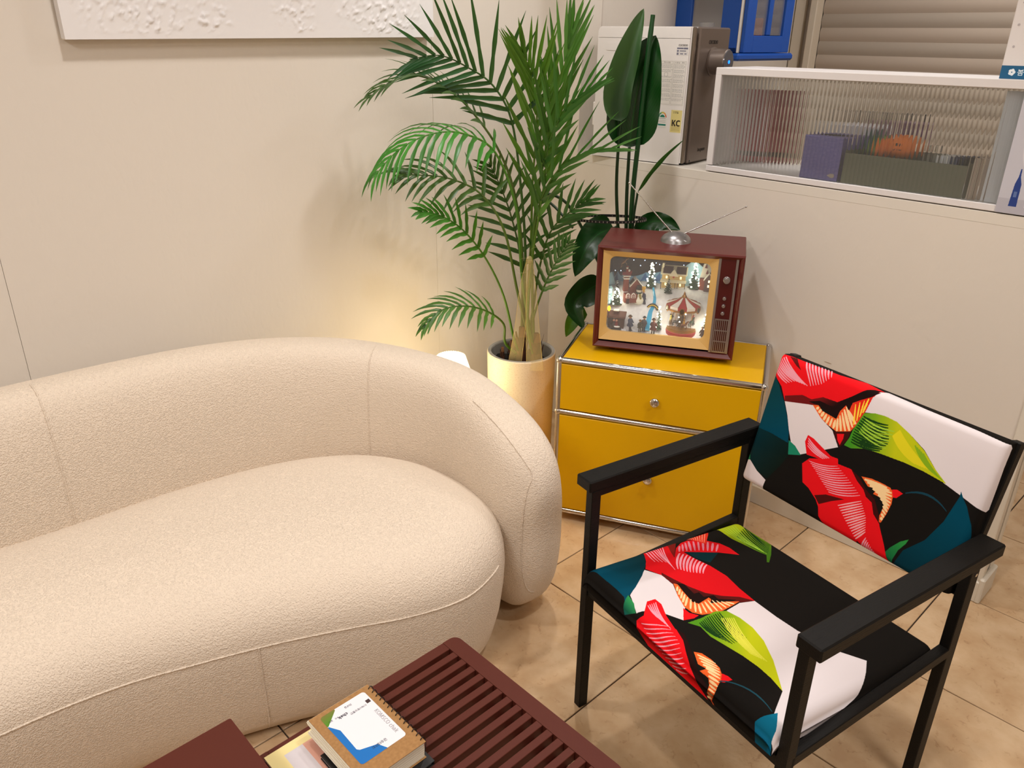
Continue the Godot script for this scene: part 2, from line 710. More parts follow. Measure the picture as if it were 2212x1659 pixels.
func build_kitchen() -> void:
	var st := begin()
	bx(st, Vector3(0.05, 1.25, -0.9), Vector3(0.1, 2.5, 1.6))
	structure("wall_kitchen_left", "cream kitchen wall beside the water purifier", st, mats["kitchen_wall"])
	# far wall with a window opening
	st = begin()
	bx(st, Vector3(0.125, 1.25, -1.65), Vector3(0.15, 2.5, 0.1))
	bx(st, Vector3(1.2, 0.45, -1.65), Vector3(2.0, 0.9, 0.1))
	bx(st, Vector3(1.2, 2.4, -1.65), Vector3(2.0, 0.2, 0.1))
	bx(st, Vector3(3.5, 1.25, -1.65), Vector3(2.6, 2.5, 0.1))
	structure("wall_kitchen_back", "cream kitchen wall with a wide window behind the hatch", st, mats["kitchen_wall"])
	st = begin()
	bx(st, Vector3(1.2, 1.6, -1.72), Vector3(2.1, 1.5, 0.02))
	var win := structure("window_1", "wide kitchen window with cream frame behind a closed blind", st, plain(Color(0.55, 0.53, 0.5), 0.3))
	st = begin()
	bx(st, Vector3(0.215, 1.6, -1.575), Vector3(0.035, 1.44, 0.07), 0.004)
	bx(st, Vector3(2.185, 1.6, -1.575), Vector3(0.035, 1.44, 0.07), 0.004)
	bx(st, Vector3(1.2, 0.895, -1.575), Vector3(2.0, 0.035, 0.07), 0.004)
	part(win, "window_frame", st, plain(Color(0.84, 0.79, 0.71), 0.5))
	st = begin()
	bx(st, Vector3(0.13, 1.6, -1.585), Vector3(0.05, 1.5, 0.03), 0.004)
	part(win, "architrave", st, plain(Color(0.84, 0.79, 0.71), 0.5))
	var bl := thing("roller_blind", "closed taupe banded blind filling the kitchen window", "blind", Vector3(1.2, 0, -1.61))
	st = begin()
	slat_shape(st, 1.93, 0.06)
	var slat := finish(st)
	for k in 22:
		var o := part(bl, "slat", slat, mats["blind_a"] if k % 2 == 0 else mats["blind_b"])
		o.position.y = 0.95 + 0.06 * k
	# worktop on the half wall
	st = begin()
	bx(st, Vector3(0.974, 1.128, -0.225), Vector3(1.692, 0.03, 0.45), 0.001)
	var wt := thing("worktop", "white worktop along the kitchen hatch under purifier and display shelf", "worktop")
	part(wt, "slab", st, plain(Color(0.86, 0.83, 0.78), 0.4))
	build_hutch()


func slat_shape(st: SurfaceTool, w: float, h: float) -> void:
	var rows := []
	for i in 7:
		var t := float(i) / 6
		var z := 0.007 * sin(PI * t)
		rows.append([Vector3(-w / 2, t * h, z), Vector3(w / 2, t * h, z)])
	skin(st, rows, false, true)
	rows.clear()
	for i in 2:
		rows.append([Vector3(-w / 2, i * h, -0.002), Vector3(w / 2, i * h, -0.002)])
	skin(st, rows)


# blue glazed wall cupboard: its side pane faces the cafe, its door faces along the hatch
func build_hutch() -> void:
	var t := thing("wall_cupboard", "bright blue wooden wall cupboard with glass panes above the purifier", "cupboard", Vector3(0.1, 1.475, -0.6))
	var blue: StandardMaterial3D = mats["blue"]
	var st := begin()
	bx(st, Vector3(0.152, 0.04, -0.19), Vector3(0.304, 0.02, 0.38), 0.003)
	part(t, "bottom_board", st, blue)
	st = begin()
	bx(st, Vector3(0.16, 0.014, -0.19), Vector3(0.345, 0.028, 0.43), 0.008)
	part(t, "base_moulding", st, blue)
	st = begin()
	bx(st, Vector3(0.152, 0.69, -0.19), Vector3(0.304, 0.02, 0.38), 0.003)
	part(t, "top_board", st, blue)
	st = begin()
	bx(st, Vector3(0.152, 0.36, -0.375), Vector3(0.304, 0.66, 0.014), 0.003)
	part(t, "far_side", st, blue)
	st = begin()
	bx(st, Vector3(0.007, 0.36, -0.19), Vector3(0.014, 0.66, 0.37), 0.003)
	part(t, "back_board", st, plain(Color(0.72, 0.67, 0.60), 0.6))
	st = begin()
	bx(st, Vector3(0.038, 0.36, -0.009), Vector3(0.076, 0.66, 0.018), 0.003)
	bx(st, Vector3(0.262, 0.36, -0.009), Vector3(0.084, 0.66, 0.018), 0.003)
	bx(st, Vector3(0.148, 0.075, -0.009), Vector3(0.144, 0.05, 0.018), 0.003)
	bx(st, Vector3(0.148, 0.66, -0.009), Vector3(0.144, 0.05, 0.018), 0.003)
	part(t, "side_frame", st, blue)
	st = begin()
	bx(st, Vector3(0.148, 0.36, -0.012), Vector3(0.146, 0.53, 0.003))
	part(t, "side_pane", st, mats["pane"])
	st = begin()
	bx(st, Vector3(0.15, 0.36, -0.19), Vector3(0.29, 0.012, 0.35), 0.002)
	part(t, "inner_shelf", st, blue)
	st = begin()
	bx(st, Vector3(0.306, 0.36, -0.008), Vector3(0.003, 0.66, 0.02))
	part(t, "door_edge", st, plain(Color(0.85, 0.82, 0.76), 0.5))
	# the door: frame, one upright bar, two panes
	st = begin()
	for z in [-0.046, -0.335]:
		bx(st, Vector3(0.318, 0.36, z), Vector3(0.018, 0.66, 0.062), 0.002)
	bx(st, Vector3(0.318, 0.362, -0.1905), Vector3(0.016, 0.534, 0.03), 0.002)
	bx(st, Vector3(0.318, 0.0615, -0.1905), Vector3(0.017, 0.063, 0.2268), 0.002)
	bx(st, Vector3(0.318, 0.66, -0.1905), Vector3(0.017, 0.06, 0.2268), 0.002)
	var d := part(t, "door", st, blue)
	for z in [-0.125, -0.252]:
		st = begin()
		bx(st, Vector3(0.316, 0.36, z), Vector3(0.003, 0.53, 0.097))
		part(d, "pane", st, mats["pane"])
	var cup := [["stoneware_jar", "dark red stoneware jar inside the blue cupboard", Color(0.42, 0.16, 0.12), Vector3(0.20, 0.05, -0.27), 0.045, 0.11], ["grey_mug", "grey mug inside the blue cupboard", Color(0.33, 0.34, 0.36), Vector3(0.19, 0.05, -0.12), 0.04, 0.08], ["glass_tumbler", "clear glass tumbler inside the blue cupboard", Color(0.9, 0.9, 0.9, 0.2), Vector3(0.11, 0.05, -0.07), 0.032, 0.09], ["brown_cup", "dark brown cup behind the side pane of the blue cupboard", Color(0.25, 0.15, 0.12), Vector3(0.19, 0.05, -0.05), 0.03, 0.07]]
	for c in cup:
		var o := thing(c[0], c[1], "cup", t.position + c[3])
		st = begin()
		var r: float = c[4]
		var hh: float = c[5]
		lathe(st, [Vector2(0, 0.001), Vector2(r * 0.8, 0.001), Vector2(r, hh * 0.4), Vector2(r * 0.95, hh), Vector2(r * 0.88, hh), Vector2(r * 0.92, hh * 0.4), Vector2(0, 0.006)], 20)
		part(o, "body", st, mats["pane"] if c[0] == "glass_tumbler" else plain(c[2], 0.35))
		if c[0].ends_with("mug") or c[0].ends_with("cup"):
			st = begin()
			var loop := []
			for k in 9:
				var a := -PI / 2 + PI * k / 8
				loop.append(Vector3(0, hh * 0.5 + sin(a) * hh * 0.3, r * 0.9 + cos(a) * 0.022))
			tube(st, loop, 0.004, 6)
			part(o, "handle", st, plain(c[2], 0.35))


# --- sofa: a continuous rounded back that wraps into the arm, and a bean-shaped seat
const SOFA_MID := 2.45

func sofa_sections() -> Array:
	# x, z, bottom, top, half thickness, from the tip of the arm round to the middle of the back
	var s := [
		[1.016, 1.040, 0.27, 0.36, 0.014], [1.008, 1.040, 0.19, 0.44, 0.040], [0.992, 1.039, 0.13, 0.490, 0.062], [0.968, 1.036, 0.075, 0.527, 0.083], [0.935, 1.032, 0.035, 0.559, 0.100],
		[0.890, 1.027, 0.02, 0.588, 0.110], [0.830, 1.021, 0.015, 0.614, 0.114], [0.740, 1.014, 0.015, 0.641, 0.115], [0.640, 1.012, 0.015, 0.660, 0.116], [0.540, 1.026, 0.015, 0.672, 0.118],
		[0.440, 1.064, 0.015, 0.682, 0.120], [0.350, 1.124, 0.015, 0.694, 0.121], [0.275, 1.205, 0.015, 0.708, 0.122], [0.218, 1.310, 0.015, 0.722, 0.123], [0.180, 1.440, 0.015, 0.736, 0.124],
		[0.158, 1.60, 0.015, 0.748, 0.124], [0.148, 1.80, 0.015, 0.755, 0.124], [0.144, 2.10, 0.015, 0.758, 0.124], [0.143, SOFA_MID, 0.015, 0.758, 0.124],
	]
	var out := []
	for a in s:
		out.append(a)
	for k in range(s.size() - 2, -1, -1):
		var a: Array = s[k].duplicate()
		a[1] = 2 * SOFA_MID - a[1]
		out.append(a)
	return out


func sofa_ring(sec: Array, i: int, n: int) -> Array:
	var a: Array = sec[i]
	var p: Array = sec[maxi(i - 1, 0)]
	var q: Array = sec[mini(i + 1, sec.size() - 1)]
	var t := Vector2(q[0] - p[0], q[1] - p[1]).normalized()
	var side := Vector2(t.y, -t.x)  # towards the seat for the run along the wall
	var ring := []
	var mid: float = (a[2] + a[3]) / 2
	var hh: float = (a[3] - a[2]) / 2
	for k in n:
		var w := TAU * k / n
		var e := 0.62
		var cx := signf(cos(w)) * pow(absf(cos(w)), e)
		var sy := signf(sin(w)) * pow(absf(sin(w)), 0.80)
		ring.append(Vector3(a[0] + side.x * cx * a[4], mid + sy * hh, a[1] + side.y * cx * a[4]))
	return ring


func build_sofa() -> void:
	var t := thing("sofa", "curved cream boucle sofa with a wrap-around back along the wall", "sofa")
	var sec := sofa_sections()
	var n := 40
	var rows := []
	var fine := []
	for i in sec.size() - 1:  # smooth the path between the given sections
		for k in 3:
			var f := k / 3.0
			var v := []
			for c in 5:
				var a: float = sec[maxi(i - 1, 0)][c]
				var b: float = sec[i][c]
				var d: float = sec[i + 1][c]
				var e: float = sec[mini(i + 2, sec.size() - 1)][c]
				v.append(0.5 * (2 * b + (d - a) * f + (2 * a - 5 * b + 4 * d - e) * f * f + (3 * b - a - 3 * d + e) * f * f * f))
			fine.append(v)
	fine.append(sec[-1])
	for i in fine.size():
		rows.append(sofa_ring(fine, i, n))
	var st := begin()
	skin(st, rows, true)
	for ends in [0, rows.size() - 1]:
		var mid := Vector3.ZERO
		for v in rows[ends]:
			mid += v / n
		for k in n:
			if ends == 0:
				tri(st, mid, rows[ends][(k + 1) % n], rows[ends][k])
			else:
				tri(st, mid, rows[ends][k], rows[ends][(k + 1) % n])
	var back := part(t, "back", st, mats["boucle"])
	# seams over the back
	for i in [33, 50]:
		var line := []
		for k in range(0, 15):
			line.append(rows[i][(n - 4 + k) % n])
		st = begin()
		seam(st, line, 0.002)
		part(back, "seam", st, mats["piping"])
	# seam round the end of the arm
	st = begin()
	var edge := []
	for i in range(21, 7, -1):
		edge.append(rows[i][8])
	for k in range(7, -10, -1):
		edge.append(rows[7][posmod(k, n)])
	seam(st, edge, 0.002)
	part(back, "seam", st, mats["piping"])
	# seat
	var half := [Vector2(0.15, 2.45), Vector2(0.19, 2.1), Vector2(0.21, 1.7), Vector2(0.27, 1.42), Vector2(0.39, 1.22), Vector2(0.55, 1.115), Vector2(0.72, 1.085), Vector2(0.86, 1.10), Vector2(0.955, 1.15), Vector2(1.02, 1.23), Vector2(1.055, 1.33), Vector2(1.055, 1.41), Vector2(1.02, 1.52), Vector2(0.96, 1.64), Vector2(0.89, 1.79), Vector2(0.83, 1.95), Vector2(0.785, 2.09), Vector2(0.762, 2.25), Vector2(0.757, 2.45)]
	var foot := half.duplicate()
	for k in range(half.size() - 2, 0, -1):
		foot.append(Vector2(half[k].x, 2 * SOFA_MID - half[k].y))
	var outline := spline(foot, 5, true)
	var m := outline.size()
	var prof := [Vector2(0.13, 0.012), Vector2(0.08, 0.014), Vector2(0.05, 0.024), Vector2(0.028, 0.06), Vector2(0.012, 0.13), Vector2(0.003, 0.21), Vector2(0.0, 0.27), Vector2(0.003, 0.31), Vector2(0.010, 0.34), Vector2(0.026, 0.372), Vector2(0.052, 0.400), Vector2(0.09, 0.422), Vector2(0.145, 0.436), Vector2(0.24, 0.443)]
	rows = []
	for pr in prof:
		var ring := []
		for k in m:
			ring.append(seat_point(outline, k, pr.x, pr.y))
		rows.append(ring)
	var last := []
	for k in m:
		var s := spine(outline[k])
		last.append(Vector3(s.x, 0.446, s.y))
	rows.append(last)
	st = begin()
	skin(st, rows, true, true)
	var seat := part(t, "seat", st, mats["boucle"])
	var line := []
	for k in range(45, m / 2 + 20):
		line.append(seat_point(outline, k, 0.002, 0.310))
	st = begin()
	seam(st, line, 0.0021)
	part(seat, "seam", st, mats["piping"])
	for k in [71, 88]:
		line = []
		for pr in [Vector2(0.055, 0.02), Vector2(0.028, 0.06), Vector2(0.012, 0.13), Vector2(0.003, 0.21), Vector2(0.0, 0.27), Vector2(0.002, 0.31)]:
			line.append(seat_point(outline, k, pr.x, pr.y))
		st = begin()
		seam(st, line, 0.002)
		part(seat, "seam", st, mats["piping"])
	for k in 6:
		st = begin()
		lathe(st, [Vector2(0, 0), Vector2(0.03, 0), Vector2(0.03, 0.03), Vector2(0, 0.03)], 14, Vector3(0.35 if k % 2 == 0 else 0.68, 0, [1.3, 2.45, 3.6][k / 2]))
		part(t, "foot", st, plain(Color(0.06, 0.05, 0.05), 0.6))


# a stitched line: a cord with a slight waver, half sunk in the cloth
func seam(st: SurfaceTool, line: Array, r: float) -> void:
	var pts := []
	var rad := []
	var fine := spline(line, 5)
	for k in fine.size():
		pts.append(fine[k])
		rad.append(r * (0.75 + 0.5 * rng.randf()))
	tube(st, pts, rad, 6)


func seat_point(outline: Array, k: int, inset: float, y: float) -> Vector3:
	var m := outline.size()
	var t: Vector2 = (outline[(k + 1) % m] - outline[(k - 1 + m) % m]).normalized()
	var nor := Vector2(-t.y, t.x)
	var s := spine(outline[k])
	var inward: Vector2 = s - outline[k]
	if nor.dot(inward) < 0:
		nor = -nor
	var d := inward.length()
	var dir := nor.lerp(inward / d, clampf(inset / 0.24, 0, 1)).normalized()
	var p: Vector2 = outline[k] + dir * minf(inset, d * 0.9)
	return Vector3(p.x, y, p.y)


func spine(p: Vector2) -> Vector2:
	var z := clampf(p.y, 1.48, 2 * SOFA_MID - 1.48)
	var f := absf(z - SOFA_MID) / (SOFA_MID - 1.48)
	return Vector2(lerpf(0.50, 0.72, f * f), z)


const CAB_W := 0.653
const CAB_D := 0.373
const CAB_H := 0.611

func build_cabinet() -> void:
	var t := thing("drawer_cabinet", "yellow metal drawer cabinet with chrome tube frame and two round knobs", "cabinet", Vector3(0.639, 0, 0.630), 0.4853)
	var r := 0.0095
	var y0 := 0.03 + r
	var y1 := 0.419
	var y2 := CAB_H - r
	var x0 := r
	var x1 := CAB_W - r
	var z0 := -CAB_D + r
	var z1 := -r
	var st := begin()
	lathe(st, [Vector2(0, 0), Vector2(r, 0), Vector2(r, 1), Vector2(0, 1)], 18)
	var unit := finish(st)
	st = begin()
	ball(st, Vector3.ZERO, Vector3.ONE * 0.0125, 16, 10)
	var knot := finish(st)
	var bars := []
	for y in [y0, y1, y2]:
		bars.append([Vector3(x0, y, z1), Vector3(x1, y, z1)])
		if y != y1:
			bars.append([Vector3(x0, y, z0), Vector3(x1, y, z0)])
			for x in [x0, x1]:
				bars.append([Vector3(x, y, z0), Vector3(x, y, z1)])
	for x in [x0, x1]:
		for z in [z0, z1]:
			bars.append([Vector3(x, y0, z), Vector3(x, y2, z)])
	for b in bars:
		var o := part(t, "frame_tube", unit, mats["chrome"])
		var d: Vector3 = b[1] - b[0]
		var side := Vector3.RIGHT if absf(d.normalized().y) > 0.9 else Vector3.UP
		var f := d.normalized().cross(side).normalized()
		o.transform = Transform3D(Basis(f.cross(-d.normalized()), d, f), b[0])
	for x in [x0, x1]:
		for z in [z0, z1]:
			for y in [y0, y2]:
				part(t, "ball_connector", knot, mats["chrome"]).position = Vector3(x, y, z)
	for x in [x0, x1]:
		part(t, "ball_connector", knot, mats["chrome"]).position = Vector3(x, y1, z1)
	for x in [x0, x1]:
		for z in [z0, z1]:
			st = begin()
			lathe(st, [Vector2(0, 0), Vector2(0.011, 0), Vector2(0.011, 0.012), Vector2(0.006, 0.014), Vector2(0.006, 0.03), Vector2(0, 0.03)], 14, Vector3(x, 0, z))
			part(t, "foot", st, plain(Color(0.05, 0.05, 0.05), 0.5))
	var g := 0.0115
	st = begin()
	bx(st, Vector3(CAB_W / 2, y2 + 0.003, -CAB_D / 2), Vector3(CAB_W - 2 * r - 0.016, 0.010, CAB_D - 2 * r - 0.016), 0.0015)
	part(t, "top_panel", st, mats["yellow"])
	st = begin()
	bx(st, Vector3(CAB_W / 2, y0, -CAB_D / 2), Vector3(CAB_W - 2 * r - 0.016, 0.008, CAB_D - 2 * r - 0.016), 0.0015)
	part(t, "bottom_panel", st, mats["yellow"])
	for x in [x0, x1]:
		st = begin()
		bx(st, Vector3(x, (y0 + y2) / 2, -CAB_D / 2), Vector3(0.008, y2 - y0 - 2 * r, CAB_D - 2 * r - 0.008), 0.001)
		part(t, "side_panel", st, mats["yellow"])
	st = begin()
	bx(st, Vector3(CAB_W / 2, (y0 + y2) / 2, z0), Vector3(CAB_W - 2 * r - 0.008, y2 - y0 - 2 * r, 0.008), 0.001)
	part(t, "back_panel", st, mats["yellow"])
	for f in [[y0, y1], [y1, y2]]:
		var mid: float = (f[0] + f[1]) / 2
		st = begin()
		bx(st, Vector3(CAB_W / 2, mid, z1 + 0.001), Vector3(CAB_W - 2 * r - 2 * g * 0.55, f[1] - f[0] - 2 * g, 0.012), 0.0015)
		var d := part(t, "drawer", st, mats["yellow"])
		st = begin()
		var turn := Basis(Vector3.RIGHT, PI / 2)
		lathe(st, [Vector2(0.006, 0.0), Vector2(0.006, 0.012), Vector2(0.0145, 0.017), Vector2(0.0155, 0.021), Vector2(0.0145, 0.025), Vector2(0.009, 0.0275), Vector2(0.0, 0.0285)], 24, Vector3(CAB_W / 2, mid, z1 + 0.007), turn, true)
		part(d, "knob", st, mats["chrome"], "round chrome knob")


# --- armchair; local x from arm to arm, z forward, origin on the floor under the front of the outer arm
func build_chair() -> void:
	var t := thing("armchair", "black wooden armchair with red flower print seat and back", "chair", Vector3(1.243, 0, 1.2), -0.1942)
	var w: StandardMaterial3D = mats["black_wood"]
	mats["seat_print"] = cloth_material(print_texture(SEAT_PRINT, 990, 862))
	mats["back_print"] = cloth_material(print_texture(BACK_PRINT, 1024, 664))
	var st: SurfaceTool
	for s in [0, 1]:
		var ax := 0.016 if s == 0 else 0.618   # middle of the arm
		var lx := 0.028 if s == 0 else 0.606   # middle of the legs
		st = begin()
		bx(st, Vector3(ax, 0.650, -0.278), Vector3(0.050, 0.028, 0.552), 0.003)
		part(t, "armrest", st, w)
		st = begin()
		bx(st, Vector3(lx, 0.628, -0.27), Vector3(0.021, 0.018, 0.50), 0.0015)
		part(t, "arm_rail", st, w)
		st = begin()
		bx(st, Vector3(lx, 0.318, -0.024), Vector3(0.022, 0.636, 0.026), 0.0015)
		part(t, "leg", st, w)
		st = begin()
		bx(st, Vector3(lx, 0.318, -0.525), Vector3(0.022, 0.636, 0.030), 0.0015)
		part(t, "leg", st, w)
		st = begin()
		bx(st, Vector3(lx, 0.381, -0.272), Vector3(0.022, 0.024, 0.49), 0.0015, Basis(Vector3.RIGHT, 0.034))
		part(t, "side_rail", st, w)
		st = begin()  # upright behind the back
		bx(st, Vector3(0.052 if s == 0 else 0.584, 0.68, -0.578), Vector3(0.02, 0.34, 0.024), 0.002, Basis(Vector3.RIGHT, -0.245))
		part(t, "back_post", st, w)
		st = begin()
		lathe(st, [Vector2(0.004, 0), Vector2(0.004, 0.0012), Vector2(0, 0.0015)], 12, Vector3(lx + (0.011 if s == 1 else -0.011), 0.585, -0.528), Basis(Vector3.BACK, -PI / 2 if s == 1 else PI / 2))
		part(t, "screw", st, mats["chrome"], "small chrome screw head")
	for z in [[-0.024, 0.365], [-0.505, 0.355]]:
		st = begin()
		bx(st, Vector3(0.317, z[1], z[0]), Vector3(0.556, 0.024, 0.018), 0.0015)
		part(t, "cross_rail", st, w)
	# seat pad, cloth wrapped over its edges: a runs across, b runs from back to front
	var a0 := 0.040
	var a1 := 0.594
	var seat := cushion(a0, a1, -0.512, -0.002, 0.0, 0.022, 0.050, Transform3D(Basis(Vector3.RIGHT, -0.0855), Vector3(0, 0.437, 0)), Vector2(0.0, -0.53), Vector2(1 / 0.66, 1 / 0.575))
	part(t, "seat", seat, mats["seat_print"])
	# back pad
	var tilt := Transform3D(Basis(Vector3.RIGHT, 1.326), Vector3(0, 0.531, -0.488))
	var back := cushion(0.045, 0.588, -0.335, 0.0, 0.0, 0.014, 0.048, tilt, Vector2(0.0, -0.375), Vector2(1 / 0.64, 1 / 0.415))
	part(t, "back", back, mats["back_print"])
	st = begin()
	bx(st, tilt * Vector3(0.3165, -0.055, -0.167), Vector3(0.53, 0.016, 0.32), 0.004, tilt.basis)
	part(t, "back_board", st, w)


# a pad whose top lies in the plane y = top; x from a0 to a1, z from z0 to z1; edges rounded with radius r and dropping by "drop"
func cushion(a0: float, a1: float, z0: float, z1: float, top: float, r: float, drop: float, t: Transform3D, uv0: Vector2, uv_scale: Vector2) -> ArrayMesh:
	var bend := func(lo: float, hi: float) -> Array:  # [flat coordinate, place, drop]
		var out := []
		var steps := [drop, drop * 0.6, r * 1.6]
		for d in steps:
			out.append([lo - (d - r) - r * (PI / 2 - 1), lo, d])
		for k in range(4, -1, -1):
			var an := PI / 2 * k / 5
			out.append([lo + r - r * an, lo + r - r * sin(an), r - r * cos(an)])
		var n := 10
		for k in range(1, n):
			out.append([lerpf(lo + r, hi - r, float(k) / n), lerpf(lo + r, hi - r, float(k) / n), 0.0])
		for k in range(0, 5):
			var an := PI / 2 * k / 5
			out.append([hi - r + r * an, hi - r + r * sin(an), r - r * cos(an)])
		steps.reverse()
		for d in steps:
			out.append([hi + (d - r) + r * (PI / 2 - 1), hi, d])
		return out
	var xs: Array = bend.call(a0, a1)
	var zs: Array = bend.call(z0, z1)
	var st := begin()
	st.set_smooth_group(0)
	var pos := func(i: int, j: int) -> Vector3:
		var d: float = minf(drop, xs[i][2] + zs[j][2])
		# soften the corners
		var x: float = xs[i][1]
		var z: float = zs[j][1]
		var crown: float = 0.006 * sin(PI * clampf((x - a0) / (a1 - a0), 0, 1)) * sin(PI * clampf((z - z0) / (z1 - z0), 0, 1))
		return t * Vector3(x, top - d + crown, z)
	for i in xs.size() - 1:
		for j in zs.size() - 1:
			var uvs := []
			for c in [[i, j], [i + 1, j], [i + 1, j + 1], [i, j + 1]]:
				uvs.append((Vector2(xs[c[0]][0], zs[c[1]][0]) - uv0) * uv_scale)
			quad(st, pos.call(i, j), pos.call(i + 1, j), pos.call(i + 1, j + 1), pos.call(i, j + 1), uvs[0], uvs[1], uvs[2], uvs[3])
	# underside
	st.set_smooth_group(-1)
	var p := [Vector3(a0, top - drop, z0), Vector3(a1, top - drop, z0), Vector3(a1, top - drop, z1), Vector3(a0, top - drop, z1)]
	quad(st, t * p[3], t * p[2], t * p[1], t * p[0])
	return finish(st)


# --- cloth print, outlines in texture pixels: ["p", colour, outline, second colour, from-to] and ["s", colour, how many strokes, width, starts along, ends along, bow]
const SEAT_PRINT := [
	["p", "dcd2d2", [161,608,213,576,273,579,327,609,383,630,429,682,385,707,353,727,321,785,293,770,249,749,211,685]],
	["p", "dcd2d2", [460,520,452,451,468,395,553,396,637,388,757,350,826,302,855,348,879,392,891,414,909,442,923,486,932,547,947,613,934,792,930,810,869,802,790,646,741,635,598,598]],
	["p", "004256", [47,779,42,652,46,525,80,536,137,580,183,638,223,702,248,752,265,785,245,771,209,768,154,768,97,769], "062b30", [133,762,69,561]],
	["p", "2f8a4a", [246,754,287,765,319,786,279,820,264,793], "0c4a44", [287,765,277,815]],
	["p", "b9bf16", [38,154,30,77,32,19,91,15,156,15,214,26,243,42,295,106,329,158,324,165,291,127,256,139,204,150,150,162,89,159], "3f6a14", [66,98,286,102]],
	["s", "173a12", 10, 6, [48,23,108,34,150,135], [247,56,283,107,258,132], 0.06],
	["s", "9cc43c", 6, 4, [47,141,39,42], [238,127,289,119], 0.06],
	["p", "062b30", [140,397,167,342,201,285,235,363,196,387]],
	["p", "d4121a", [44,516,45,452,59,413,97,428,153,458,107,406,87,362,85,327,116,265,157,230,195,219,246,223,200,284,139,400,187,395,250,378,322,372,395,388,468,395,444,458,416,505,385,548,338,567,266,573,213,576,159,602,122,566]],
	["p", "5a1512", [202,566,254,554,308,538,359,514,397,476,429,425,468,395,447,461,422,511,402,535,384,569,363,593,319,586,273,579,213,576], "1c0c0a", [325,533,372,594]],
	["p", "1c0c0a", [271,563,290,543,345,552,346,531,373,535,381,498,404,500,435,448,434,492,403,532,389,559,385,577,365,590,315,583]],
	["p", "7a1a14", [61,411,76,377,153,458,114,441]],
	["s", "ea9aa8", 8, 5, [56,521,51,493,51,464,61,425], [137,545,154,517,167,499,218,512], 0.06],
	["s", "d8808f", 10, 9, [104,393,91,333,121,270,166,236], [129,421,136,394,160,334,195,279], 0],
	["s", "ea9aa8", 9, 8, [134,423,161,401,245,381], [207,500,245,476,277,433], 0.06],
	["p", "d8301e", [40,325,37,245,36,165,91,223,136,282,114,297,77,319]],
	["s", "f08a70", 8, 4, [129,279,80,313], [46,184,45,317], 0],
	["p", "e8622a", [268,573,280,564,315,575,345,582,375,589,391,576,383,523,393,522,408,541,426,485,446,444,451,481,456,546,438,609,415,629,381,632,327,609]],
	["s", "f3cf98", 15, 8, [298,589,375,626,429,614,451,541,447,461], [280,571,350,585,394,579,391,531,432,483], 0],
	["p", "e3131b", [383,638,410,639,435,620,438,645,429,682]],
	["p", "b9bf16", [444,679,448,626,446,558,461,522,505,510,558,509,618,526,692,569,741,607,790,646,741,635,691,632,634,638,580,650,525,662,477,656], "4f8c1c", [589,551,463,649]],
	["s", "173a12", 12, 6, [463,649,454,604,456,546], [532,648,584,626,584,561], 0.06],
	["s", "d8d44a", 7, 5, [477,568,498,525], [640,610,690,589], 0.06],
	["p", "e3131b", [335,762,301,721,304,689,335,689,386,715,446,734,476,725,516,744,572,778,605,794,638,809,708,864,692,867,652,865,594,865,537,875,476,871,431,864,341,827,334,804,346,775]],
	["p", "240d0b", [448,732,476,725,516,744,572,778,605,794,638,809,708,864,690,865,611,830,585,809,563,791,531,772,497,749]],
	["s", "ea9aa8", 12, 4.5, [349,795,397,823,490,841,534,849], [421,741,496,765,543,797,578,832], 0.06],
	["s", "ea9aa8", 5, 5, [317,736,318,695], [384,745,445,746], 0.06],
	["p", "e8622a", [550,757,567,740,601,734,637,738,659,752,675,772,679,799,673,845,723,874,713,874,651,833,652,803,641,789,606,791,619,773,590,779]],
	["s", "f3cf98", 12, 8, [558,754,596,769,623,773,652,797,655,850], [613,733,647,747,670,770,680,796,670,844], 0],
	["p", "e3131b", [657,749,672,742,690,742,685,769,677,774]],
	["s", "1c4652", 1, 6, [669,778,673,776], [828,735,829,736], -0.18],
	["p", "06506c", [841,869,819,795,831,755,839,725,876,773,886,808,926,867,929,883,886,876], "0b6a86", [825,852,840,752]],
]
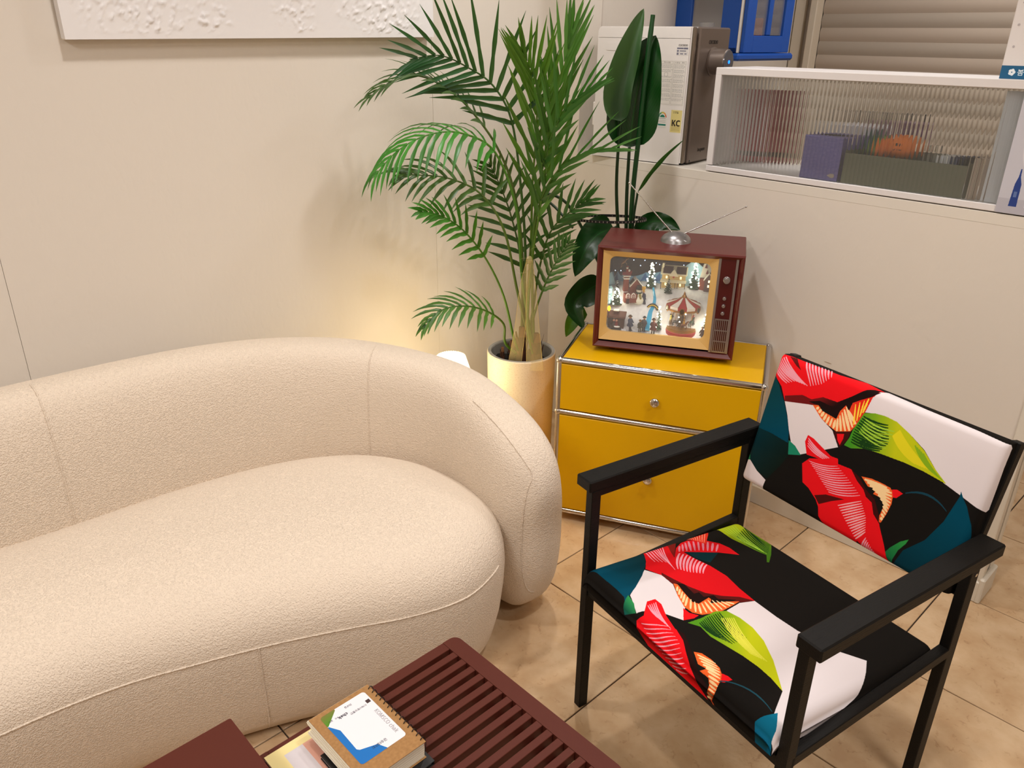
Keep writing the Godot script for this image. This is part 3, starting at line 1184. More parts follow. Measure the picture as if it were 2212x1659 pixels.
const BACK_PRINT := [
	["p", "dcd2d2", [486,82,508,23,664,47,807,54,949,67,970,81,972,148,984,231,991,294,976,302,869,274,810,260,775,232,717,186,654,156,596,143,516,138,480,148]],
	["p", "dcd2d2", [158,230,217,213,277,198,329,232,389,256,432,303,377,340,297,394,244,369,217,327,190,277]],
	["p", "dcd2d2", [56,517,92,510,137,537,188,554,183,607,60,616,53,557]],
	["p", "062b30", [69,374,145,370,232,375,250,421,229,475,192,546,137,537,86,503,57,488,58,432], "0c1a14", [95,410,229,475]],
	["p", "004256", [62,138,111,181,155,231,195,287,221,337,232,375,145,370,59,375,59,262], "063a40", [186,364,85,197]],
	["p", "1d8060", [231,363,265,372,301,395,248,416]],
	["p", "1d7a4c", [54,501,82,492,92,510,55,524]],
	["p", "e3131b", [50,70,113,49,174,49,233,49,326,45,407,-1,504,40,490,85,440,120,420,161,389,207,360,196,314,192,259,202,234,206,159,231,123,183,83,155,60,142]],
	["p", "6a1414", [151,211,224,180,265,182,307,157,368,153,413,113,454,72,504,40,485,87,440,120,422,166,400,157,390,210,362,201,314,192,260,204,159,231], "1c0c0a", [308,159,358,191]],
	["p", "1c0c0a", [256,194,301,174,352,176,372,163,398,152,435,107,486,69,504,62,485,87,440,120,422,166,400,157,390,210,362,201,314,192]],
	["s", "ea9aa8", 9, 7, [72,135,75,89,99,65], [137,166,176,142,236,141], 0.06],
	["s", "ea9aa8", 9, 7, [169,45,211,43,284,28], [239,140,284,114,314,74], 0],
	["p", "5a1210", [107,59,134,49,182,96,158,87]],
	["p", "e8622a", [278,199,301,191,325,205,358,208,387,211,390,178,404,151,422,166,424,134,449,113,487,85,480,148,469,197,454,234,407,254,366,245,329,232], "d82418", [389,207,469,135]],
	["s", "f3cf98", 13, 11, [291,204,353,242,406,251,450,232,467,192], [299,195,357,213,389,216,406,155,423,168], 0],
	["s", "f5d040", 4, 7, [455,214,475,144], [430,140,481,91], 0],
	["p", "3a100c", [393,258,456,231,456,264,437,301,414,283]],
	["p", "e3131b", [409,260,436,249,439,266,435,294,420,280]],
	["p", "b9bf16", [450,287,460,251,461,222,478,151,516,137,553,132,598,135,654,156,718,188,775,232,820,260,743,253,664,253,585,259,530,265,480,286], "3f8a20", [619,203,464,244]],
	["s", "173a12", 12, 8, [470,269,466,220,481,158], [578,255,600,212,572,153], 0.06],
	["s", "9cc43c", 6, 6, [485,223,492,165], [595,241,603,162], 0.06],
	["s", "d8cc20", 7, 12, [601,184,617,156], [702,241,762,239], 0.06],
	["s", "7fa81c", 5, 8, [679,182,722,200], [764,243,809,255], 0.06],
	["p", "e3131b", [299,339,302,311,329,314,374,330,417,345,447,342,454,360,403,372,360,377,323,382]],
	["p", "e3131b", [317,421,339,390,389,369,448,360,506,355,547,369,582,398,623,416,653,457,669,493,708,551,740,606,692,612,633,606,590,601,516,601,470,597,445,574,434,544,416,523,373,496,343,487]],
	["p", "4a100e", [405,510,447,486,520,469,476,498,433,533]],
	["p", "1c0c0a", [606,607,612,586,625,593,626,613]],
	["p", "3c0e0c", [506,354,547,369,582,398,623,416,653,457,672,492,636,466,617,431,591,422,574,402,541,384]],
	["s", "ea9aa8", 13, 4.5, [335,397,377,422,458,475], [450,365,516,396,574,430], 0.06],
	["s", "f0a8ac", 14, 6, [501,498,547,537,609,585], [578,441,615,489,632,543], 0],
	["s", "ea9aa8", 8, 6, [627,598,691,607], [636,555,687,598], 0],
	["s", "ea9aa8", 4, 6, [307,317,315,353], [417,353,389,369], 0.06],
	["p", "e8622a", [551,362,587,353,626,351,660,353,676,367,682,403,678,444,670,481,663,483,657,461,660,425,653,401,611,400,617,378,585,385]],
	["s", "f3cf98", 12, 10, [559,363,596,382,622,392,656,414,664,471], [644,355,672,369,678,399,678,435,671,476], 0],
	["p", "e3131b", [666,356,682,348,705,352,690,376,678,380]],
	["s", "143c4a", 1, 9, [711,347,712,347], [851,341,852,342], -0.18],
	["p", "004256", [869,262,883,280,902,299,933,349,951,394,933,442,891,510,833,584,810,625,748,624,771,531,823,463,855,376,871,279], "02303c", [878,348,815,577]],
	["p", "2c8a3c", [776,487,752,509,728,545,718,568,732,589,748,610,749,578,756,540,772,506], "12603a", [761,504,731,598]],
]


func print_texture(data: Array, w: int, h: int) -> ImageTexture:
	var im := Image.create(w, h, false, Image.FORMAT_RGB8)
	im.fill(Color("15120f"))
	for d in data:
		var c := Color(d[1])
		if d[0] == "p":
			if d.size() > 3:
				fill_poly(im, pairs(d[2]), c, Color(d[3]), pairs(d[4]))
			else:
				fill_poly(im, pairs(d[2]), c)
		else:
			var a := pairs(d[4])
			var b := pairs(d[5])
			for k in d[2]:
				var f: float = (k + 0.5) / d[2]
				var p := along(a, f)
				var q := along(b, f)
				stroke(im, p, q, d[3] * (0.8 + 0.35 * rng.randf()), d[6], c)
	return ImageTexture.create_from_image(im)


func pairs(v: Array) -> PackedVector2Array:
	var out := PackedVector2Array()
	for k in range(0, v.size(), 2):
		out.append(Vector2(v[k], v[k + 1]))
	return out


func along(p: PackedVector2Array, f: float) -> Vector2:
	var total := 0.0
	for k in p.size() - 1:
		total += p[k].distance_to(p[k + 1])
	var want := f * total
	for k in p.size() - 1:
		var d := p[k].distance_to(p[k + 1])
		if want <= d:
			return p[k].lerp(p[k + 1], want / maxf(d, 0.001))
		want -= d
	return p[-1]


# tapered, slightly bowed brush stroke
func stroke(im: Image, p: Vector2, q: Vector2, w: float, bow: float, c: Color) -> void:
	var d := q - p
	var nor := Vector2(-d.y, d.x).normalized()
	var left := PackedVector2Array()
	var right := PackedVector2Array()
	for k in 9:
		var t := k / 8.0
		var m := p + d * t + nor * d.length() * bow * 4.0 * t * (1.0 - t)
		var half := w / 2 * (0.35 + 0.65 * sin(PI * clampf(t * 0.85 + 0.12, 0, 1)))
		left.append(m + nor * half)
		right.append(m - nor * half)
	right.reverse()
	left.append_array(right)
	fill_poly(im, left, c)


func fill_poly(im: Image, p: PackedVector2Array, c: Color, c2 := Color.BLACK, way := PackedVector2Array()) -> void:
	var lo := INF
	var hi := -INF
	for v in p:
		lo = minf(lo, v.y)
		hi = maxf(hi, v.y)
	var w := im.get_width()
	var n := p.size()
	for y in range(maxi(0, int(lo)), mini(im.get_height(), int(hi) + 1)):
		var cuts := []
		for k in n:
			var a := p[k]
			var b := p[(k + 1) % n]
			if (a.y <= y and b.y > y) or (b.y <= y and a.y > y):
				cuts.append(a.x + (y - a.y) / (b.y - a.y) * (b.x - a.x))
		cuts.sort()
		for k in range(0, cuts.size() - 1, 2):
			var x0 := clampi(int(round(cuts[k])), 0, w)
			var x1 := clampi(int(round(cuts[k + 1])), 0, w)
			if x1 <= x0:
				continue
			if way.size() < 2:
				im.fill_rect(Rect2i(x0, y, x1 - x0, 1), c)
			else:
				var d := way[1] - way[0]
				for x in range(x0, x1):
					im.set_pixel(x, y, c.lerp(c2, clampf((Vector2(x, y) - way[0]).dot(d) / d.length_squared(), 0, 1)))


func cloth_material(tex: ImageTexture) -> StandardMaterial3D:
	var m := StandardMaterial3D.new()
	m.albedo_texture = tex
	m.roughness = 0.85
	m.metallic_specular = 0.2
	m.texture_repeat = false
	return m


# --- music-box television with a lit winter village inside; local x right, z out of the screen, origin under its front corner on the cabinet
const TW := 0.446
const TH := 0.335
const TD := 0.267
const TY := 0.016

func ring_points(w0: float, w1: float, h0: float, h1: float, r: float, n := 10) -> Array:
	var out := []
	var c := Vector2((w0 + w1) / 2, (h0 + h1) / 2)
	for v in round_rect(w1 - w0, h1 - h0, r, n, c):
		out.append(v)
	return out


# the point where the ray from the middle through p meets the rectangle
func rect_point(p: Vector2, c: Vector2, h: Vector2) -> Vector2:
	var d := p - c
	var k := minf(h.x / maxf(absf(d.x), 1e-5), h.y / maxf(absf(d.y), 1e-5))
	return c + d * k


func build_television() -> void:
	var t := thing("toy_television", "red-brown retro toy television with a lit winter village inside", "television", Vector3(0.674, 0.611, 0.499), 0.5411)
	var red := plain(Color(0.36, 0.10, 0.085), 0.38)
	var cream := plain(Color(0.84, 0.69, 0.42), 0.45)
	var silver := plain(Color(0.66, 0.64, 0.63), 0.35, 0.8)
	var st := begin()
	var y0 := TY
	var y1 := TY + TH
	# shell
	bx(st, Vector3(TW / 2, y1 - 0.006, -TD / 2 - 0.002), Vector3(TW, 0.012, TD - 0.004), 0.002)
	bx(st, Vector3(TW / 2, y0 + 0.006, -TD / 2 - 0.002), Vector3(TW, 0.012, TD - 0.004), 0.002)
	for x in [0.006, TW - 0.006]:
		bx(st, Vector3(x, (y0 + y1) / 2, -TD / 2 - 0.002), Vector3(0.0118, TH - 0.0245, TD - 0.0042), 0.0)
	bx(st, Vector3(TW / 2, (y0 + y1) / 2, -TD + 0.0065), Vector3(TW - 0.025, TH - 0.025, 0.012))
	part(t, "case", st, red)
	st = begin()
	st.set_smooth_group(-1)
	var rim := func(inset: float, z: float) -> Array:
		return [Vector3(inset, y0 + inset, z), Vector3(TW - inset, y0 + inset, z), Vector3(TW - inset, y1 - inset, z), Vector3(inset, y1 - inset, z)]
	var l0: Array = rim.call(0.0, -0.006)
	var l1: Array = rim.call(0.0015, 0.0)
	var l2: Array = rim.call(0.005, 0.001)
	var l3: Array = rim.call(0.0175, -0.012)
	for pr in [[l0, l1], [l1, l2], [l2, l3]]:
		for k in 4:
			var n := (k + 1) % 4
			quad(st, pr[0][k], pr[1][k], pr[1][n], pr[0][n])
	part(t, "front_frame", st, red)
	for x in [0.06, 0.385]:
		for z in [-0.045, -0.22]:
			st = begin()
			lathe(st, [Vector2(0, 0), Vector2(0.011, 0), Vector2(0.013, 0.0165), Vector2(0, 0.0165)], 16, Vector3(x, 0, z))
			part(t, "foot", st, red)
	# cream surround of the screen
	st = begin()
	var inner := ring_points(0.0385, 0.350, 0.069, 0.316, 0.020)
	var c := Vector2(0.194, 0.1925)
	var h := Vector2(0.176, 0.152)
	var ra := []
	var rb := []
	var rc := []
	for p in inner:
		var q := rect_point(p, c, h)
		q.y = clampf(q.y, 0.034, 0.339)
		ra.append(Vector3(q.x, q.y, -0.009))
		rb.append(Vector3(p.x, p.y, -0.020))
		rc.append(Vector3(p.x, p.y, -0.030))
	for k in 4:  # corners of the outer rectangle
		var corner := c + Vector2(h.x * [1, -1, -1, 1][k], h.y * [1, 1, -1, -1][k])
		var best := 0
		for i in inner.size():
			if (Vector2(ra[i].x, ra[i].y) - corner).length() < (Vector2(ra[best].x, ra[best].y) - corner).length():
				best = i
		ra[best] = Vector3(corner.x, corner.y, -0.009)
	skin(st, [rb, ra], true, false, Vector2.ONE, -1)
	skin(st, [rc, rb], true, false, Vector2.ONE, 0)
	part(t, "screen_surround", st, cream, "cream screen surround")
	st = begin()
	prism(st, PackedVector2Array(inner), 0.0008, Transform3D(Basis(), Vector3(0, 0, -0.0215)))
	var sg: StandardMaterial3D = mats["pane"].duplicate()
	sg.metallic_specular = 0.22
	part(t, "screen_glass", st, sg)
	# control strip
	st = begin()
	bx(st, Vector3(0.399, 0.1865, -0.0135), Vector3(0.06, 0.304, 0.009), 0.001)
	part(t, "control_panel", st, plain(Color(0.30, 0.055, 0.045), 0.4))
	for x in [0.3735, 0.4245]:
		st = begin()
		bx(st, Vector3(x, 0.1865, -0.009), Vector3(0.0072, 0.303, 0.003))
		for k in 76:
			bx(st, Vector3(x, 0.037 + 0.004 * k, -0.0073), Vector3(0.0068, 0.0022, 0.0014))
		part(t, "ribbed_strip", st, silver, "ribbed silver strip")
	var face := Basis(Vector3.RIGHT, PI / 2)
	st = begin()
	lathe(st, [Vector2(0.0105, 0), Vector2(0.0105, 0.003), Vector2(0.0092, 0.004), Vector2(0.0088, 0.013), Vector2(0.0078, 0.014), Vector2(0, 0.014)], 26, Vector3(0.399, 0.273, -0.009), face)
	for k in 16:
		var a := TAU * k / 16
		bx(st, Vector3(0.399 + cos(a) * 0.0089, 0.273 + sin(a) * 0.0089, -0.0002), Vector3(0.0012, 0.0012, 0.009), 0.0, Basis(Vector3.BACK, a))
	part(t, "dial", st, silver, "silver dial")
	for y in [0.215, 0.191, 0.167]:
		st = begin()
		lathe(st, [Vector2(0.0055, 0), Vector2(0.0055, 0.008), Vector2(0.0045, 0.0095), Vector2(0, 0.0098)], 18, Vector3(0.399, y, -0.009), face)
		part(t, "button", st, silver, "small silver button")
	st = begin()
	bx(st, Vector3(0.4, 0.146, -0.0075), Vector3(0.043, 0.003, 0.004))
	bx(st, Vector3(0.4, 0.0385, -0.0075), Vector3(0.043, 0.004, 0.004))
	for x in [0.380, 0.420]:
		bx(st, Vector3(x, 0.092, -0.0075), Vector3(0.003, 0.108, 0.004))
	for y in [0.110, 0.074]:
		bx(st, Vector3(0.4, y, -0.0075), Vector3(0.04, 0.0025, 0.0038))
	var gr := part(t, "speaker_grille", st, silver, "silver speaker grille")
	var bar := box_mesh(Vector3(0.0022, 0.106, 0.0036))
	for k in 6:
		part(gr, "slat", bar, silver).position = Vector3(0.3852 + 0.0058 * k, 0.092, -0.0075)
	# aerial
	st = begin()
	var dome := []
	for k in 9:
		var a := PI / 2 * k / 8
		dome.append(Vector2(0.048 * cos(a), 0.030 * sin(a)))
	dome.insert(0, Vector2(0.049, -0.002))
	lathe(st, dome, 30, Vector3(0.228, y1 + 0.001, -0.1335), Basis(), true)
	var an := part(t, "aerial_base", st, plain(Color(0.62, 0.61, 0.61), 0.33, 0.85), "silver domed aerial base")
	for r in [[Vector3(0.221, y1 + 0.02, -0.1335), Vector3(0.065, 0.522, -0.15)], [Vector3(0.240, y1 + 0.02, -0.1335), Vector3(0.43, 0.47, -0.15)]]:
		st = begin()
		var m: Vector3 = r[0].lerp(r[1], 0.55)
		tube(st, [r[0], m], 0.0024, 8)
		tube(st, [m, r[1]], 0.0017, 8)
		ball(st, r[1], Vector3.ONE * 0.0032, 8, 6)
		part(an, "aerial_rod", st, plain(Color(0.72, 0.70, 0.68), 0.25, 0.9))
	village(t)


# height of the snow at a depth z
func snow_y(z: float) -> float:
	var g := [[-0.005, 0.062], [-0.04, 0.062], [-0.06, 0.068], [-0.09, 0.112], [-0.12, 0.155], [-0.145, 0.182], [-0.21, 0.19]]
	for k in g.size() - 1:
		if z >= g[k + 1][0]:
			return lerpf(g[k][1], g[k + 1][1], (z - g[k][0]) / (g[k + 1][0] - g[k][0]))
	return 0.19


func village(t: Node3D) -> void:
	var snow := StandardMaterial3D.new()
	snow.albedo_texture = noise_tex(0.02, 4, 256, FastNoiseLite.TYPE_SIMPLEX_SMOOTH, 61, [[0.0, Color(0.80, 0.80, 0.82)], [1.0, Color(0.93, 0.93, 0.93)]])
	snow.roughness = 0.7
	snow.uv1_triplanar = true
	snow.uv1_scale = Vector3(12, 12, 12)
	var navy := plain(Color(0.02, 0.023, 0.055), 0.8)
	var st := begin()
	var rows := []
	for i in 22:
		var z := -0.022 - 0.188 * i / 21.0
		var row := []
		for j in 25:
			var x := 0.022 + 0.345 * j / 24.0
			row.append(Vector3(x, snow_y(z) + 0.004 * sin(x * 37.0 + z * 50.0) * smoothstep(-0.03, -0.08, z) - (0.003 if i == 0 else 0.0), z))
		rows.append(row)
	skin(st, rows, false, false)
	part(t, "snow_ground", st, snow)
	st = begin()
	bx(st, Vector3(0.195, 0.19, -0.213), Vector3(0.36, 0.31, 0.004))
	var sky := part(t, "night_backdrop", st, navy, "navy night sky backdrop")
	st = begin()
	bx(st, Vector3(0.018, 0.19, -0.12), Vector3(0.004, 0.30, 0.19))
	bx(st, Vector3(0.371, 0.19, -0.12), Vector3(0.004, 0.30, 0.19))
	bx(st, Vector3(0.195, 0.328, -0.12), Vector3(0.355, 0.004, 0.19))
	part(t, "inner_case", st, navy)
	for p in [[0.094, 0.265], [0.131, 0.267], [0.169, 0.261], [0.181, 0.257], [0.118, 0.248], [0.26, 0.261], [0.034, 0.224], [0.053, 0.225]]:
		st = begin()
		ball(st, Vector3(p[0] - 0.002, p[1] - 0.006, -0.209), Vector3.ONE * 0.0012, 8, 6)
		part(sky, "star_light", st, glow(Color(0.75, 0.85, 1.0), 9.0))
	# mountains
	var ice := plain(Color(0.42, 0.62, 0.76), 0.5)
	var ice2 := plain(Color(0.60, 0.76, 0.83), 0.5)
	var m1 := PackedVector2Array([Vector2(0.02, 0.15), Vector2(0.02, 0.212), Vector2(0.027, 0.214), Vector2(0.032, 0.198), Vector2(0.041, 0.218), Vector2(0.052, 0.203), Vector2(0.07, 0.209), Vector2(0.091, 0.205), Vector2(0.108, 0.208), Vector2(0.125, 0.215), Vector2(0.137, 0.223), Vector2(0.15, 0.219), Vector2(0.167, 0.223), Vector2(0.184, 0.228), Vector2(0.21, 0.236), Vector2(0.23, 0.15)])
	st = begin()
	prism(st, m1, 0.006, Transform3D(Basis(), Vector3(0, 0, -0.205)))
	part(t, "mountain", st, ice)
	st = begin()
	prism(st, PackedVector2Array([Vector2(0.225, 0.15), Vector2(0.225, 0.22), Vector2(0.25, 0.235), Vector2(0.262, 0.252), Vector2(0.271, 0.262), Vector2(0.283, 0.272), Vector2(0.30, 0.274), Vector2(0.33, 0.25), Vector2(0.368, 0.258), Vector2(0.368, 0.15)]), 0.006, Transform3D(Basis(), Vector3(0, 0, -0.2)))
	part(t, "mountain", st, ice2)
	st = begin()
	prism(st, PackedVector2Array([Vector2(0.021, 0.12), Vector2(0.021, 0.222), Vector2(0.028, 0.228), Vector2(0.036, 0.208), Vector2(0.042, 0.18), Vector2(0.044, 0.12)]), 0.006, Transform3D(Basis(), Vector3(0, 0, -0.16)))
	part(t, "mountain", st, ice2)
	for f in [[0.12, 0.19, 0.135, 0.222, 0.15, 0.19], [0.16, 0.19, 0.183, 0.227, 0.19, 0.19], [0.27, 0.2, 0.284, 0.270, 0.292, 0.21], [0.03, 0.18, 0.041, 0.216, 0.046, 0.18]]:
		st = begin()
		prism(st, PackedVector2Array([Vector2(f[0], f[1]), Vector2(f[2], f[3]), Vector2(f[4], f[5]), Vector2(f[2] - 0.001, f[1] + 0.008)]), 0.002, Transform3D(Basis(), Vector3(0, 0, -0.199)))
		part(t, "mountain_face", st, plain(Color(0.16, 0.38, 0.62), 0.5))
	# stream and bridge
	st = begin()
	var mid := spline([Vector3(0.168, 0, -0.152), Vector3(0.175, 0, -0.132), Vector3(0.180, 0, -0.118), Vector3(0.178, 0, -0.104), Vector3(0.172, 0, -0.094), Vector3(0.170, 0, -0.078), Vector3(0.167, 0, -0.066), Vector3(0.168, 0, -0.05)], 4)
	rows = []
	for k in mid.size():
		var w := lerpf(0.003, 0.010, float(k) / mid.size())
		var p: Vector3 = mid[k]
		rows.append([Vector3(p.x + w, snow_y(p.z) + 0.0045, p.z), Vector3(p.x, snow_y(p.z) + 0.0055, p.z), Vector3(p.x - w, snow_y(p.z) + 0.0045, p.z)])
	skin(st, rows, false)
	part(t, "stream", st, plain(Color(0.18, 0.62, 0.80), 0.15), "blue stream")
	st = begin()
	var arch := PackedVector2Array()
	for k in 11:
		var a := PI * k / 10
		arch.append(Vector2(cos(a) * 0.020, sin(a) * 0.019))
	for k in 9:
		var a := PI - PI * k / 8
		arch.append(Vector2(cos(a) * 0.013, sin(a) * 0.011))
	prism(st, arch, 0.008, Transform3D(Basis(Vector3.UP, -0.25), Vector3(0.178, 0.128, -0.106)))
	var bridge := part(t, "bridge", st, plain(Color(0.20, 0.17, 0.15), 0.6))
	st = begin()
	var rail := []
	for k in 9:
		var a := PI * (0.1 + 0.8 * k / 8)
		rail.append(Vector3(0.178 + cos(a) * 0.017, 0.128 + sin(a) * 0.0155, -0.096 + cos(a) * 0.004))
	tube(st, rail, 0.0016, 6)
	part(bridge, "rail", st, plain(Color(0.86, 0.70, 0.14), 0.4), "yellow rail")
	# frozen pond
	st = begin()
	lathe(st, [Vector2(0.034, 0.0), Vector2(0.034, 0.003), Vector2(0, 0.003)], 30, Vector3(0.135, 0.062, -0.047), Basis.from_scale(Vector3(1, 1, 0.62)))
	part(t, "ice_pond", st, plain(Color(0.62, 0.66, 0.74), 0.08), "glassy grey ice pond")
	# trees with lights
	fir(t, Vector3(0.159, 0.182, -0.160), 0.088, 0.017, 22, true, 1)
	fir(t, Vector3(0.298, 0.184, -0.178), 0.092, 0.019, 22, true, 2)
	fir(t, Vector3(0.056, 0.130, -0.105), 0.060, 0.020, 18, true, 3)
	fir(t, Vector3(0.052, 0.163, -0.131), 0.046, 0.010, 0, false, 4)
	fir(t, Vector3(0.219, 0.174, -0.140), 0.058, 0.015, 0, false, 5)
	fir(t, Vector3(0.203, 0.070, -0.063), 0.088, 0.011, 9, true, 6)
	fir(t, Vector3(0.350, 0.080, -0.070), 0.060, 0.011, 8, true, 7)
	# glass tower at the side
	st = begin()
	lathe(st, [Vector2(0.010, 0), Vector2(0.010, 0.05), Vector2(0.011, 0.054), Vector2(0.007, 0.062), Vector2(0, 0.066)], 12, Vector3(0.030, 0.132, -0.106))
	var tower := part(t, "ice_tower", st, plain(Color(0.62, 0.80, 0.84), 0.2), "pale ice-blue tower")
	for k in 5:
		st = begin()
		ball(st, Vector3(0.0345, 0.14 + 0.011 * k, -0.0955), Vector3.ONE * 0.0018, 8, 6)
		part(tower, "tower_light", st, glow(Color(1.0, 0.97, 0.88), 7.0))
	church(t)
	house(t)
	cottage(t)
	carousel(t)
	village_people(t)
	# light of the string of bulbs on the trees
	for p in [[Vector3(0.163, 0.215, -0.115), 0.0022], [Vector3(0.300, 0.225, -0.125), 0.0022], [Vector3(0.068, 0.165, -0.065), 0.0026], [Vector3(0.215, 0.125, -0.035), 0.0032], [Vector3(0.338, 0.115, -0.045), 0.0030]]:
		var l := OmniLight3D.new()
		l.name = "tree_light_glow"
		l.light_color = Color(1.0, 0.96, 0.84)
		l.light_energy = p[1] * 0.55
		l.light_size = 0.008
		l.omni_range = 3.0
		l.omni_attenuation = 2.0
		l.shadow_enabled = true
		l.position = p[0]
		t.add_child(l, true)


func fir(t: Node3D, at: Vector3, h: float, r: float, lights: int, lit: bool, s: int) -> void:
	var g := RandomNumberGenerator.new()
	g.seed = s * 31
	var st := begin()
	lathe(st, [Vector2(r * 0.16, 0), Vector2(r * 0.16, h * 0.2), Vector2(0, h * 0.2)], 7, at)
	for i in 9:
		var y := h * (0.12 + 0.84 * i / 8.0)
		var rr := r * (1.0 - 0.9 * i / 8.0)
		var n := maxi(5, 13 - i)
		st.set_smooth_group(-1)
		for k in n:
			var a := TAU * (k + g.randf() * 0.6) / n
			var d := Vector3(cos(a), 0, sin(a))
			var tip := at + d * rr * (0.8 + 0.3 * g.randf()) + Vector3(0, y - h * 0.05, 0)
			var root := at + Vector3(0, y + h * 0.05, 0)
			var sd := Vector3(-d.z, 0, d.x) * rr * 0.28
			tri(st, root, tip + sd, tip - sd)
			tri(st, root - Vector3(0, h * 0.06, 0), tip - sd, tip + sd)
	var tree := part(t, "fir_tree", st, plain(Color(0.10, 0.22, 0.13), 0.8))
	st = begin()
	for i in 26:  # frost on the twigs
		var f := 0.1 + 0.85 * g.randf()
		var a := TAU * g.randf()
		var rr := r * (1.0 - 0.88 * f) * (0.75 + 0.3 * g.randf())
		ball(st, at + Vector3(cos(a) * rr, h * (0.1 + 0.86 * f), sin(a) * rr), Vector3(0.0016, 0.0009, 0.0016), 6, 4)
	part(tree, "frost", st, plain(Color(0.90, 0.92, 0.92), 0.8)).set_meta("kind", "stuff")
	if lit:
		st = begin()
		ball(st, Vector3.ZERO, Vector3.ONE * 0.0028, 8, 6)
		var bulb := finish(st)
		for i in lights:
			var f := (i + 0.5) / lights
			var a := -0.4 + 2.4 * sin(i * 2.4)
			var rr := r * (1.0 - 0.88 * f) * 0.95
			part(tree, "fairy_light", bulb, glow(Color(1.0, 0.97, 0.86), 8.0)).position = at + Vector3(sin(a) * rr, h * (0.12 + 0.86 * f), cos(a) * rr)


func church(t: Node3D) -> void:
	var brick := plain(Color(0.47, 0.19, 0.12), 0.7)
	var white := plain(Color(0.92, 0.91, 0.87), 0.7)
	var slate := plain(Color(0.16, 0.18, 0.20), 0.5)
	var b := Basis(Vector3.UP, 0.35)
	var at := Vector3(0.105, 0.150, -0.122)
	var st := begin()
	bx(st, at + b * Vector3(0.008, 0.022, 0), Vector3(0.040, 0.046, 0.030), 0.0, b)
	prism(st, PackedVector2Array([Vector2(-0.012, 0.045), Vector2(0.028, 0.045), Vector2(0.008, 0.070)]), 0.029, Transform3D(b, at + b * Vector3(0, 0, -0.0145)))
	var body := part(t, "church", st, brick, "red brick church")
	for s in [-1.0, 1.0]:
		st = begin()
		var rb := b * Basis(Vector3.BACK, s * -0.896)
		bx(st, at + b * Vector3(0.008 + s * 0.0115, 0.0595, 0), Vector3(0.034, 0.0025, 0.034), 0.0008, rb)
		var roof := part(body, "roof", st, white)
		roof.set_meta("label", "snowy roof")
		st = begin()
		bx(st, at + b * Vector3(0.008 + s * 0.0125, 0.0602, 0.001), Vector3(0.020, 0.0026, 0.020), 0.0005, rb)
		part(body, "slates", st, slate)
	# front block with two arched windows
	st = begin()
	bx(st, at + b * Vector3(-0.012, 0.012, 0.022), Vector3(0.042, 0.030, 0.02), 0.0, b)
	part(body, "porch", st, brick)
	for k in 2:
		var x := -0.022 + 0.018 * k
		st = begin()
		var ar := PackedVector2Array([Vector2(-0.007, 0), Vector2(0.007, 0), Vector2(0.007, 0.009), Vector2(0.005, 0.014), Vector2(0, 0.017), Vector2(-0.005, 0.014), Vector2(-0.007, 0.009)])
		prism(st, ar, 0.003, Transform3D(b, at + b * Vector3(x, 0.014, 0.031)))
		var arch := part(body, "window_arch", st, white)
		st = begin()
		var pn := PackedVector2Array([Vector2(-0.0048, 0.001), Vector2(0.0048, 0.001), Vector2(0.0048, 0.0085), Vector2(0.003, 0.012), Vector2(0, 0.014), Vector2(-0.003, 0.012), Vector2(-0.0048, 0.0085)])
		prism(st, pn, 0.0006, Transform3D(b, at + b * Vector3(x, 0.014, 0.034)))
		part(arch, "window_pane", st, plain(Color(0.45, 0.12, 0.10), 0.4))
		st = begin()
		bx(st, at + b * Vector3(x, 0.0205, 0.0348), Vector3(0.0008, 0.012, 0.0006), 0.0, b)
		bx(st, at + b * Vector3(x, 0.0205, 0.0348), Vector3(0.009, 0.0008, 0.0006), 0.0, b)
		part(arch, "glazing_bar", st, white)
	st = begin()
	bx(st, at + b * Vector3(-0.022, 0.003, 0.0335), Vector3(0.010, 0.016, 0.004), 0.0005, b)
	part(body, "church_door", st, plain(Color(0.20, 0.07, 0.06), 0.6))
	# bell tower with snow caps
	st = begin()
	bx(st, at + b * Vector3(-0.024, 0.053, 0.0), Vector3(0.016, 0.05, 0.016), 0.0006, b)
	var tw := part(body, "bell_tower", st, brick)
	st = begin()
	bx(st, at + b * Vector3(-0.024, 0.072, 0.0), Vector3(0.021, 0.004, 0.021), 0.001, b)
	bx(st, at + b * Vector3(-0.024, 0.081, 0.0), Vector3(0.025, 0.004, 0.025), 0.0015, b)
	part(tw, "snow_cap", st, white)
	# father-christmas sleigh and reindeer rising over the tower
	st = begin()
	var hull := PackedVector2Array([Vector2(-0.016, 0.002), Vector2(0.010, 0.0), Vector2(0.014, 0.006), Vector2(0.015, 0.016), Vector2(0.010, 0.013), Vector2(-0.006, 0.011), Vector2(-0.015, 0.010)])
	prism(st, hull, 0.014, Transform3D(Basis(Vector3.UP, 0.2), Vector3(0.083, 0.2335, -0.118)))
	var sl := part(t, "red_sleigh", st, plain(Color(0.46, 0.05, 0.06), 0.4), "red sleigh on the tower")
	st = begin()
	ball(st, Vector3(0.085, 0.249, -0.110), Vector3(0.007, 0.008, 0.006), 12, 8)
	ball(st, Vector3(0.084, 0.2615, -0.110), Vector3(0.0042, 0.0030, 0.0042), 10, 6)
	part(sl, "driver", st, plain(Color(0.55, 0.06, 0.06), 0.6))
	st = begin()
	ball(st, Vector3(0.084, 0.2575, -0.1075), Vector3(0.0038, 0.0036, 0.0032), 10, 7)
	ball(st, Vector3(0.091, 0.250, -0.107), Vector3(0.0035, 0.0045, 0.0035), 8, 6)
	part(sl, "beard", st, white)
	st = begin()
	var deer := plain(Color(0.55, 0.40, 0.20), 0.6)
